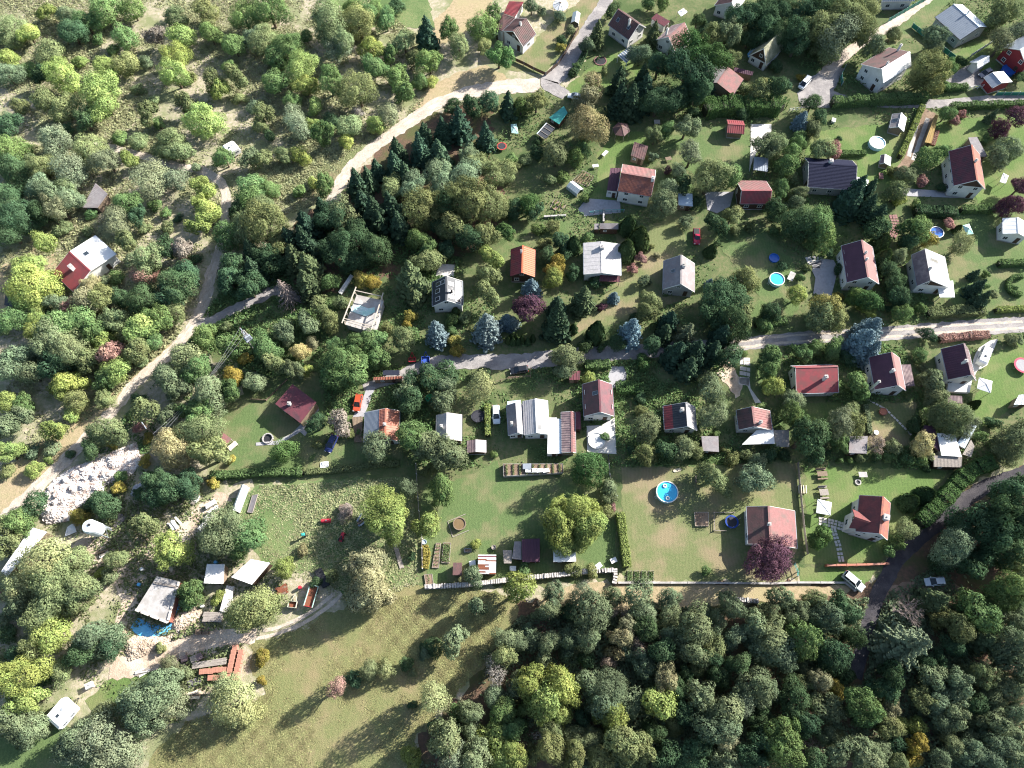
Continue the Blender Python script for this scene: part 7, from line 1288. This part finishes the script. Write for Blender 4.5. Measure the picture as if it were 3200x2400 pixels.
for i, (t, x, y, m, l) in enumerate(((25, 1820, 460, RED, 'red steel barrel beside the long farm trailer'), (25, 120, 430, TARP, 'blue barrel on the dirt left of the unfinished shell'), (25, 785, 655, WHITE, 'white drum at the edge of the earth mound'), (32, 1195, 60, DARK, 'black barrel beside the arched greenhouse'), (25, 930, 195, TARP, 'blue drum behind the rusty white shack'), (32, 570, 505, WHITE, 'white drum on the dirt drive below the silo'))):
    p = up(t, x, y, 0.5); th = Th('barrel', l, 'barrel', (p.x, p.y, 0.03)); th.add('drum', lathe([(0.32, 0), (0.36, 0.3), (0.36, 0.65), (0.32, 0.95), (0.001, 0.95)], 16), m); th.add('hoop', lathe([(0.355, 0.45), (0.385, 0.45), (0.385, 0.52), (0.355, 0.52)], 16), DARK)
# ---------------------------------------------------------------- trees, shrubs and conifers (tile, centre, radius in tile pixels, tone)
plants(1, '''400,110,85Y 90,240,130O 240,290,90Y 570,130,90S 720,190,100G 600,270,120D 880,90,150G 1110,90,100G 1040,310,100G 1300,320,85Z 1460,140,100O 1520,310,110Y 1720,100,110O 1760,290,100G
1960,390,95G 2060,170,120G 2120,330,90S 1500,490,125Y 1470,640,120Y 880,570,90Y 1050,540,110O 420,450,110O 70,480,90Y 550,650,140Y 60,620,120S 350,640,80D 860,830,180Y 160,890,80O 380,850,90O 540,910,110O 710,1010,110D
440,1160,130V 740,1250,140O 1780,680,90O 1830,760,80Y 1930,560,60G 1970,650,90O 1570,880,90O 1700,1000,160Y 1430,1180,140O 1500,1280,100O 1240,960,90O 1160,1190,80O 1000,1170,70G 1080,1340,85Y 1880,1330,100G 2080,1340,90S 900,1350,120V
1270,1500,150V 1460,1500,120V 1710,1560,110Y 60,1050,100D 60,1250,150G 130,1420,150D 340,1400,130O 600,1430,140V 380,1580,120S 560,1560,110O 2100,1580,120G 250,580,60G 660,520,60Y 1230,520,60S 1160,740,55O 1290,840,50O 950,420,55G 560,1080,60D 250,1350,80O 2000,820,60O 2120,900,60S 1640,1400,45S 1330,1040,60G 30,330,60O 820,320,50G 1600,640,50O''')
plants(2, '''120,100,160G 60,320,130O 270,400,120G 170,480,100G 600,220,170O 860,200,140O 700,330,140O 660,430,120V 870,440,60Z 980,420,110Y 420,310,60G 1000,560,110G 1240,360,110O 1130,440,80G 1330,490,80O 1450,520,110G 1190,640,110G 1250,770,90G
390,570,140Y 170,690,110G 420,720,100Y 620,700,130G 860,780,150O 300,840,70G 500,900,70Y 300,950,90V 350,1060,100V 470,1060,70Y 570,1120,90G 630,1020,70D 780,1060,110O 760,1180,70Y 1020,1040,80Y 1110,970,95V 850,940,60Z 1370,680,70G 1460,700,60Y
60,960,90O 20,1060,70O 110,1130,60D 370,1300,80Y 230,1310,80O 60,1330,90O 1700,400,95O 1600,250,80G 1430,290,120F 1890,230,110G 1980,120,80G 1900,400,70O 2030,470,115g 570,1560,90G 480,1530,60Y 120,1590,80G 360,1600,60G 800,80,90G 930,130,90G 1090,180,90G 1180,40,70D 620,30,60G 1000,60,60G
2110,880,100F 1700,1050,130F 1920,1140,110F 1560,1100,110F 1410,1130,100F 1370,1250,125F 1530,1300,135F 1180,1270,115F 1160,1390,120F 1010,1420,95F 850,1540,125F 940,1500,100F 1800,900,90D 1950,850,100D 1640,900,80D
1780,1310,100S 1560,1480,150S 1710,1490,150S 1330,1560,130S 1130,1590,100O 2000,1480,140O 2130,1320,50G 2110,1500,50O 1250,1460,100F 1850,1400,110O''')
plants(3, '''190,60,60S 270,90,45S 430,140,55S 510,260,50S 440,340,45D 430,400,45W 650,390,60S 740,290,100f 860,90,60D 1170,30,60G 1290,30,60G 1210,290,85f 1100,460,90S 1250,560,110D 920,680,110F 930,840,130F 1130,780,140F 1120,640,95F 1020,860,130F 1560,500,190g 1500,640,180D
1660,700,95F 1560,760,120D 700,720,100K 650,830,100K 660,1030,165K 390,1300,100S 230,1270,60D 140,1340,50O 560,560,40G 530,610,40D 800,590,35O 560,1330,80G 620,1260,70G 1480,1070,100S 1320,1100,75G 1220,1140,75O 1210,1310,50S 1520,1310,100V 1420,1440,70S 1680,1490,150O 1830,1480,110G 1330,1420,35P
1460,1560,90D 1330,1590,80S 1700,310,100O 1830,270,110S 1950,170,130D 2080,120,130D 2120,250,120D 1850,510,75O 2080,760,85O 1960,740,55O 2130,1220,110S 100,880,80G 230,870,100O 330,1500,60O 640,1160,60G 450,1480,60G 250,1180,40D 60,1390,40O 1570,180,60D 1640,240,50D 1240,860,130D 1400,840,110D 2000,340,70D 1540,940,60D 1940,950,60D''')
plants(4, '''80,110,130D 200,60,120D 330,130,130D 470,100,150D 300,330,130D 450,250,150O 600,330,160V 660,150,170O 790,200,150O 850,90,130O 720,60,130O 600,60,120D 560,430,100O 820,330,80O 120,540,60D 1090,290,60S 940,400,80S 1440,310,100S 1450,400,65S 1420,590,150A 1440,700,90A 1350,620,100O 1570,580,70G 1650,520,55D
2000,370,100V 2100,290,90V 1980,110,110O 2090,90,90O 420,870,80D 330,1010,80U 490,980,80D 440,1080,70S 90,1210,95O 310,1140,60G 290,1210,70G 240,1290,80G 200,1400,90G 250,1490,60O 150,1590,80G 300,1620,70S 480,1260,100O 590,1270,80R 650,1160,25D 1370,1340,90G 1510,1280,75G 1200,1470,80S 1090,1430,50O 1340,1510,50R 1540,960,70G 1600,1000,55R
1670,950,40R 1930,970,55f 2010,1090,80P 2130,990,90P 2040,1260,110S 1970,1340,90S 2150,1570,80P 1500,1570,45D 790,1590,130F 890,1600,100F 1120,1620,80O 120,740,80D 220,720,50D 40,720,60O 330,650,35W 2160,650,60D 1520,720,50G 160,300,120D 480,370,90O 60,240,110D 930,1550,30O 1870,1170,40G 1140,300,40O 2130,1250,60O''')
plants(5, '''80,80,150D 180,200,140D 70,330,150D 330,170,110D 500,130,120V 430,40,110S 600,60,100S 540,300,60O 480,330,60O 390,440,90Y 760,180,50G 1070,110,110G 1150,190,80D 980,270,110V 1295,110,60G 1390,180,50G 1070,420,100O 1490,220,40D 1200,300,55O 1400,300,60O 1400,470,90D 1520,480,90Z 1540,580,50B 1270,560,130O 1100,560,60S 740,330,50O
265,770,185Y 250,640,120Y 230,910,120Y 760,790,80K 970,720,65G 880,740,50S 470,930,90S 700,910,130K 850,900,120O 620,970,100B 1190,710,90B 1310,700,60B 1210,920,150D 1020,890,80D 1480,800,155D 1570,700,120D 1460,880,130D 130,1070,110G 310,1040,80Y 290,1170,80Y 500,1160,140G 700,1100,130G 450,1300,160S 600,1300,150S 780,1180,100G
960,1090,110O 1170,1150,140Y 1350,1060,120G 1470,1015,90O 860,1240,100Y 940,1350,105B 1150,1350,110O 1290,1265,80G 740,1420,100O 500,1430,140D 200,1380,130S 80,1500,140S 250,1520,120S 990,1490,120Y 880,1570,110G 550,1590,120Y 1180,1420,60O 1710,1200,110G 1660,300,100Y 1740,200,105Y 1690,90,80Y 1900,370,110G 1990,150,90D 2100,80,100G 2080,300,150O
1970,610,110D 1910,720,115D 2080,800,120D 2010,850,60D 2130,660,130F 2110,500,120F 1575,1420,140S 1405,1545,120S 1640,1500,120G 1900,1300,100G 2050,1390,60W 1950,1550,80W 2130,1590,70S 1890,1130,50O 1650,1570,30B 660,1480,60D 1640,560,50D 30,1170,50O 1060,1230,80O 380,980,60D 820,560,30O''')
plants(6, '''110,300,170O 60,160,130O 180,440,110O 430,300,150F 420,440,160F 330,560,140f 450,640,150f 430,770,140f 600,220,140D 730,200,130S 1130,150,150F 1200,290,130F 1000,200,160F 900,120,120F 820,400,150D 700,500,140D 1000,480,150D 850,560,110D 1330,400,110G 1450,470,100G 1450,590,110O 1420,130,160O 1600,110,150D 1750,100,170O 1950,100,150O
1640,330,120O 1750,380,130D 1560,300,100D 1900,370,110O 2060,350,100g 1960,560,100Y 1950,700,100O 1930,860,100O 1300,730,170f 620,760,80G 250,850,120x 240,1170,110S 430,1100,100S 540,980,100O 620,1080,80O 880,740,70W 970,760,70W 1290,1040,55W 1270,1110,40W 1510,1180,115U*1.2 1930,1140,140U*1.25 2100,1080,85U 1640,1080,60G 1670,1000,45T 1750,1040,60O
1650,1250,60W 1640,1170,50G 1830,1140,45O 850,1280,120G 1000,1270,110G 1020,1390,100G 1230,1250,110O 1110,1150,60O 1300,1180,60G 700,1440,175G 810,1530,140G 640,1560,140G 90,1330,120G 150,1440,100O 300,1480,90S 430,1490,60Y 670,1280,80G 350,1330,80L 470,1270,60K 1300,1590,90D 1460,1560,110D 1600,1530,110D 1880,1640,115v 1590,1640,90S 1680,1330,60W 1920,1510,60D
2110,1240,30T*1.6 2150,1250,30T*1.6 2190,1250,30T*1.6 560,160,120F 280,400,120F 1600,470,80D 1330,880,80f 700,930,60O 60,560,110D 150,620,110D''')
plants(7, '''40,140,85D 150,120,100g 220,150,75D 90,160,28R 250,310,60G 370,290,60O 540,440,75T 430,430,80D 300,430,60O 400,590,75W 380,660,75W 370,740,80Y 550,680,70D 190,800,95U 140,990,125P 30,1090,70U 620,900,135f 400,1080,150F*1.35 400,960,110F 730,1170,90T*1.4 1020,1170,125U*1.25 1000,280,85T 1090,390,105T 980,490,95T 1110,560,55R 1040,650,50R 1130,740,60S
880,880,60U 1170,900,85O 1170,1010,90O 1040,1040,40D 660,390,50G 1290,130,110S 1470,250,65S 1730,290,100D 1860,210,80O 2030,280,55f 1890,330,50O 1690,490,60T 1740,430,35D 1960,720,125O 1760,850,150D 1880,900,130D 1680,760,45U 1860,1080,150D 1700,1000,130D 1340,1080,110F 1490,1190,135t 1300,1180,100F 1400,1350,140F 1550,1350,140F 1780,1200,120F 1700,1330,120F
1960,1050,100O 1820,1400,110D 1500,1470,120F 450,1370,130S 475,1500,90S 1120,1420,70g 2150,1030,60D 2140,1120,60G 1960,1355,38G 2150,1400,80G 680,1560,60Y 540,1140,45T 60,1220,30T*1.6 110,1230,30T*1.6 160,1250,30T*1.6 200,1220,28T*1.6 20,1220,30T*1.6 1650,1590,70O 1560,100,60D 330,530,70D 470,520,60D 640,60,40G 720,760,60D 780,960,40P 1230,1270,60D 1190,460,30O 1240,530,30K 900,1270,70D*2.6 1200,1290,70D*2.8 640,1290,60D*2.6 780,1290,45D*2.6''')
plants(8, '''110,150,90D 300,100,70S 350,290,150D 450,260,140G 520,340,120G 260,260,100D 420,430,60G 100,320,45G 750,80,140F 880,130,120F 960,210,110F 950,330,100D 1000,430,90T 1010,560,90T 1060,670,90D 1110,760,90D 1110,860,90D 1170,930,80D 1150,60,60Y 1290,110,45G 1310,330,110G 1220,300,90G 1230,420,80D 1390,400,70W 1560,260,55R 1640,310,40T 1660,440,90v 1160,540,80S
2090,110,110P 1780,690,55F 1800,800,90F 1830,900,90F 1880,690,40G 1930,850,45S 300,860,85Y 320,720,40G 530,960,125A 480,1040,120O 620,1040,110O 640,870,45W 870,900,105g 790,890,80g 890,990,70Y 900,1150,130U 830,1260,140U 910,1330,120U 1180,1020,80G 1050,980,40D 1390,1200,70D 330,1340,80G 440,1310,70G 590,1320,80G 720,1390,70D 90,1400,100G 50,1500,90G 780,1600,80O
1320,1380,70G 1340,1460,40S 2080,1230,60S 2150,1240,50S 60,1640,70Y 1380,1590,80S 90,1000,80D 560,510,45D 170,620,45D 380,640,40O 1330,980,50G 650,650,50D 1860,790,40G 2110,800,30G''')
plants(9, '''60,210,90Y 200,230,100G 180,330,110S 60,420,110S 60,640,100Y 470,440,100Y 610,300,70Y 430,590,70S 280,620,60S 410,680,40Y 280,770,75Y 640,200,90O 870,190,80O 520,80,110Y 930,455,125O 820,490,90O 770,600,80D 930,550,50W 1240,290,110O 1500,100,110S 1160,190,60D 1170,420,60R 1235,505,45W 1430,320,100S 1450,590,165K 1700,490,170O 1770,640,150O 1600,270,110G
1750,130,170S 1930,100,110G 1680,300,120G 1330,880,120D 1420,950,120D 1580,880,120D 1300,1000,90D 2130,40,90S 1220,690,60W 990,920,60W 860,1060,120D 300,1070,110D 170,1190,120G 80,1250,110O 680,1160,80W 1190,1220,110O 970,1530,90O 1420,1450,150Y 1900,1250,190S 1800,1330,150S 2080,1320,140G 1980,1430,130G 400,1540,190v 60,1400,120O 600,1540,130O 1790,890,55W 1940,690,40W 840,1630,50Y
180,600,50O 590,640,40D 960,700,35O 1010,830,60G 1170,980,60D 760,1070,60D 1550,950,60D 60,780,60O''')
plants(10, '''1010,580,120S 1310,480,130G 1420,560,130S 1560,640,150S 1660,660,100V 1280,120,110S 1290,210,110D 1570,200,110S 720,400,110Z 510,400,90D 230,610,95g 1440,770,60O 1570,960,125G 1270,920,80S 1090,1080,170Y 1100,1240,165Y 1430,1230,115Y 750,1130,75Z 900,1570,150K 1000,1540,100K 1840,1390,45Y 230,1590,90Y 520,560,45O 1990,640,35G 1930,420,35G 1250,330,70D 780,470,50O 390,1440,50K 1300,1500,40D''')
plants(11, '''640,740,160g 830,920,75S 1150,430,120S 1140,640,95A 1330,620,105D 1450,600,100S 1560,610,75O 1700,830,130O 2060,850,150S 2090,720,80S 1700,310,120S 1680,110,110S 580,1110,175Y 400,1230,150Y 620,1330,125Y 450,1400,100Y 430,1060,90Y 650,1220,130Y 800,490,42G 1730,480,38G 1110,290,55O 840,1010,65S 800,1110,65O 870,1080,35R  2170,60,60Y 980,1490,45O 1650,1610,45G
1870,680,60O 1990,650,60O 2150,640,50G 1810,610,35O 540,1600,70O 130,1600,60G 1270,420,40O 1020,610,35D 1100,180,60D 690,1620,60O''')
plants(12, '''70,80,85Y 240,190,90S 230,300,80G 300,380,85G 360,500,140D 430,600,115D 790,80,110G 740,290,80O 650,370,110V 760,400,90O 650,560,85G 960,560,80Z 1090,590,70S 1340,560,95L 1400,650,60L 1280,390,70D 1600,340,150O 1500,310,120O 1680,400,120V 1420,60,110S 1450,180,90S 1790,220,45T 1820,490,55G 660,695,30G 735,690,30G 810,680,40O 950,670,40D 1070,660,55G 1220,680,55G 1340,695,55G 1380,760,35D
500,1340,100g 1240,1040,90T 1380,980,90T 1190,1270,90O 1130,1380,70G 1060,1450,55G 60,1500,185P*1.9 2080,540,150S 2050,640,100S 2190,450,80D 1930,380,60D 1750,1200,150D*3.4 1620,1300,120D*3.4 1620,1440,160S 2000,1000,140D*3.4 2100,1150,150D*3.4 1900,1300,140D*3.4 2120,1300,130F 2060,1450,140D 1850,1500,120D 2150,1550,120O 1700,1580,120D 1950,1150,120D*3.4 2150,900,110D*3.4 1480,1560,90D
60,650,70D 180,640,60D 530,640,45D 850,660,35D 100,590,60G''')
plants(13, '''150,120,150v 300,100,150v 480,150,170O 650,150,150O 680,280,120O 420,280,150O 150,280,110S 30,210,45R 330,390,120O 450,550,140Y 300,640,110O 530,840,100O 800,560,190S 700,680,140D 950,600,110D 920,50,70S 170,930,190Y 250,1090,150Y 80,1250,150S 180,1370,130S 280,1330,110S 870,1200,90S 620,1440,150S 800,1400,180V 900,1490,190V 640,1560,130V 1050,1560,170V 1320,1000,190S 1180,1080,170S
1250,1230,160S 1420,1150,150V 1420,790,80V 1970,1120,180v 1880,1000,120v 2080,1230,110v 1590,180,110G 1570,280,80G 1820,240,60Y 2130,310,195A 1340,650,50O 1550,860,60S 60,540,80D 130,700,70D 60,380,80S 380,900,80D''')
plants(14, '''960,120,170K 910,250,140K 1060,220,110K 1850,300,75S*3.2 1820,60,85S 1650,600,125S*3.0 1500,650,80D 1420,700,60S 960,850,80v*2.6 1090,840,80v*2.6 830,910,70D 690,980,85B*3.0 1490,1060,110v*3.4 1310,1130,40D 1310,860,35S 1260,780,60D 2000,850,105Z*2.8 2080,740,100O 1940,720,50S 60,740,70W 50,920,40W 2120,600,110S 1800,1190,100S 1700,1200,80G 1790,1330,90S 1590,1450,150S 1650,1580,130V 1310,1570,90Y
1980,1370,130Y 2080,1180,110G 1850,1560,140S 2000,1600,120Y 2100,1570,110Y 2120,1330,100G 2000,1050,90S 2160,980,90S 1880,1480,60Y 500,100,50D 640,60,50O 1400,640,35D 1640,1330,70D 1500,1330,70D''')
plants(15, '''110,150,128Y 370,200,100S 330,350,90S 620,220,100V 690,360,150S 500,360,80D 860,220,90S 1080,200,120S 1330,240,100S 860,350,55Z 1000,370,70Z 1120,340,110S 1340,400,90S 980,480,90K 950,570,100K 1080,640,90Z 880,690,80K 830,770,70Z 1140,500,100D 1540,500,150S 1330,560,90S 1660,380,80S 1850,300,100S 1750,440,100S 1870,560,110S 2050,480,120S 2100,600,130S 2150,720,110S
1700,640,110O 1500,640,130S 1300,700,110D 160,510,70S 60,600,100S 210,610,80S 350,600,90S 500,580,100S 560,680,50S 480,700,60S 290,770,80S 660,560,110S 190,930,140Y 430,950,150Y 290,1100,150Y 420,1200,110Y 150,1150,80Y 700,960,120S 880,1000,170S 760,1120,140S 1010,1100,120S 1130,790,110S 1290,900,110K 1240,1110,130Y 870,1200,110Y 900,1300,100Y 1400,1000,100D 1600,1050,130S
1560,840,70O 1700,750,90D 2020,980,150S 2100,1080,100S 1940,1130,110V 1780,1220,150S 1700,1330,140S 1830,1440,90K 1600,1470,120D 1430,1180,110D 1400,1300,90O 280,1400,75H 370,1340,110O 350,1490,110O 960,1460,140O 1110,1500,110O 1050,1570,110O 560,1420,110S 700,1420,100S 540,1570,100O 760,1580,110O 60,1580,110Y 200,1560,80O 1300,1560,120D 1500,1580,120D 1820,1580,130S 2100,1250,100D
2130,1420,120D 2000,1560,110D 1000,700,80S 640,760,70D 1900,800,90D 1750,900,90D 1480,880,80D 1200,1350,90D 620,1250,80D 80,1300,80D''')
plants(16, '''150,230,110S 310,380,110S 430,270,90O 540,390,130S 640,280,110D 700,370,90D 60,600,150S 180,700,140S 340,590,140G 590,720,150D 350,830,70S 760,560,90D 50,350,90S 1180,340,140X 1440,260,150f 1210,630,290t 1500,420,100O 1800,360,150G 2070,170,140G 1960,260,100G 2120,300,100D 2100,470,140S 1650,490,110O 1830,590,150f 2050,620,140S 2100,780,150S 1430,920,120S 1640,930,110S 1830,880,100O
1330,1090,110O 1590,1080,120S 1450,1120,100S 1620,1210,110S 2050,1000,110S 470,920,90K 320,970,90O 620,1010,80W 60,1000,110S 250,1100,140D 560,1180,140S 800,1130,140G 880,1240,110G 1080,1160,100K 1030,1290,110O 1160,1290,60Y 1290,1320,80Y 1500,1280,100S 1310,1460,90W 1270,1590,80W 1740,1400,90S 1600,1480,100S 1800,1260,100S 1950,1250,110S 2100,1200,100S 2080,1400,120S 1950,1450,110S
1740,1530,100S 1900,1580,110S 2100,1560,120S 150,1370,150G 180,1520,150G 430,1480,80X 650,1500,120S 560,1400,90S 880,1540,150S 380,1290,110D 1000,1000,120D 1050,890,110D 2150,950,90S 440,1590,100D 1480,1580,100S 1150,1600,90O 1600,660,90D 1350,800,90D 1780,1130,90D 1900,1060,90S 1480,750,80D 700,880,80D 980,1500,90S 1120,1450,80D''')
grow()
UG = 20
scatter('undergrowth', 'low olive scrub and weeds over the upper left hillside', UG, [(-60, -60), (720, -60), (960, 120), (900, 250), (720, 350), (480, 420), (380, 360), (100, 300), (-60, 480)], 85000, 0.40, 'n', 3, 0.3, -0.3, flatten=1.8)
scatter('undergrowth', 'weeds and brambles around the left hand cottage plots', UG, [(-60, 300), (240, 330), (480, 420), (470, 600), (400, 740), (60, 1010), (-60, 1080)], 45000, 0.40, 'n', 5, 0.4, -0.2, flatten=1.5)
scatter('undergrowth', 'green brambles between the dirt track and the middle gardens', UG, [(470, 640), (700, 450), (1000, 560), (900, 780), (700, 800), (540, 820), (320, 980), (200, 980), (340, 820)], 40000, 0.40, 'G', 7, 0.8, -0.2)
scatter('undergrowth', 'dark undergrowth on the floor of the lower wood', UG, [(1120, 1330), (1900, 1290), (2300, 1060), (2300, 1720), (860, 1720), (1000, 1520)], 70000, 0.42, 'S', 9, 1.3, -0.3)
scatter('undergrowth', 'weeds and bushes in the lower left builder yard', UG, [(-60, 1120), (200, 1000), (480, 1040), (560, 1170), (700, 1260), (560, 1360), (400, 1560), (-60, 1600)], 26000, 0.38, 'O', 11, 0.6)
scatter('undergrowth', 'rough greenery among the garden plots', UG, [(900, 560), (1100, 250), (1300, 120), (2300, -60), (2300, 700), (1600, 720), (1000, 760)], 52000, 0.34, 'G', 13, 0.8, avoid=2)
scatter('undergrowth', 'garden planting below the middle lane', UG, [(700, 800), (1000, 770), (2300, 700), (2300, 960), (2000, 1020), (1300, 1010), (700, 1010)], 44000, 0.34, 'G', 15, 0.8, avoid=2)
scatter('tall_grass', 'tufts of tall weeds in the green field below the dark red cottage', UG, [(480, 1090), (560, 1050), (890, 1030), (905, 1262), (760, 1310), (590, 1230)], 14000, 0.26, 'n', 17, 0.2, -0.4, flatten=2.0)
scatter('undergrowth', 'weeds on the verge inside the pale track bend', UG, [(720, 430), (800, 310), (900, 240), (720, 330), (480, 380), (500, 430), (600, 470)], 12000, 0.34, 'n', 19, 0.3, -0.3, flatten=1.6)
scatter('meadow_tufts', 'tufts of dry and green grass across the meadow', UG, [(540, 1385), (740, 1310), (1000, 1268), (1110, 1290), (1040, 1440), (900, 1590), (850, 1720), (300, 1720), (400, 1560), (575, 1500)], 50000, 0.2, 'm', 21, 0.05, -0.2, flatten=3.0)
# ---------------------------------------------------------------- labels for the plants: what each looks like and what it stands next to
def rel(d):
    a = math.degrees(math.atan2(d.y, d.x)) % 360; return ('right of', 'above right of', 'above', 'above left of', 'left of', 'below left of', 'below', 'below right of')[int((a + 22.5) // 45) % 8]
def size_word(nm, R):
    if nm == 'shrub': return 'tiny ' if R < 0.85 else 'small ' if R < 1.3 else ''
    return '' if nm in ('small_tree', 'bare_tree', 'dead_spruce', 'thuja') else 'big ' if R > 3.9 else 'small ' if R < 2.4 else ''
NOUN = {'shrub': 'shrub', 'broadleaf_tree': 'broadleaf tree', 'small_tree': 'bushy tree', 'willow_tree': 'tree', 'spruce_tree': 'spruce', 'thuja': 'columnar thuja', 'dead_spruce': 'spruce', 'bare_tree': 'tree'}
GRP = {'shrub': 'shrubs in the scrub and gardens', 'broadleaf_tree': 'broadleaf trees of the hillside', 'small_tree': 'small bushy trees', 'willow_tree': 'feathery trees', 'spruce_tree': 'spruces among the gardens', 'thuja': 'thujas in the gardens', 'bare_tree': 'leafless trees', 'dead_spruce': 'dead trees'}
ORD = ['', 'second ', 'third ', 'fourth ', 'fifth ', 'sixth ', 'seventh ', 'eighth ', 'ninth ', 'tenth ']
sec = {}; cand = []
for idx, (o, nm, k, Rr, c) in enumerate(PLANTS):
    o['group'] = GRP[nm]; a = size_word(nm, Rr) + WORD[k] + ' ' + NOUN[nm]; near = sorted([((c - q).length, i) for i, (p, q) in enumerate(LANDMARKS)]); cand.append((a, c, near))
    for d, i in near: sec.setdefault((a, rel(c - LANDMARKS[i][1]), i), []).append((d, idx))
for v in sec.values(): v.sort()
for idx, (o, nm, k, Rr, c) in enumerate(PLANTS):
    a, c, near = cand[idx]; best = None
    for n_, (d, i) in enumerate(near[:6]):
        r_ = rel(c - LANDMARKS[i][1]); lst = sec[(a, r_, i)]; rk = [e[1] for e in lst].index(idx); sc = rk + 0.35 * n_
        if best is None or sc < best[0]: best = (sc, rk, len(lst), r_, i)
    _, rk, n_, r_, i = best; lab = '%s%s %s %s' % ('' if n_ == 1 else ORD[min(rk, 9)] + 'nearest ', a, r_, LANDMARKS[i][0])
    w_ = lab.split(); o['label'] = lab if len(w_) <= 16 else ' '.join(x for x in w_ if x not in ('feathery', 'broadleaf'))
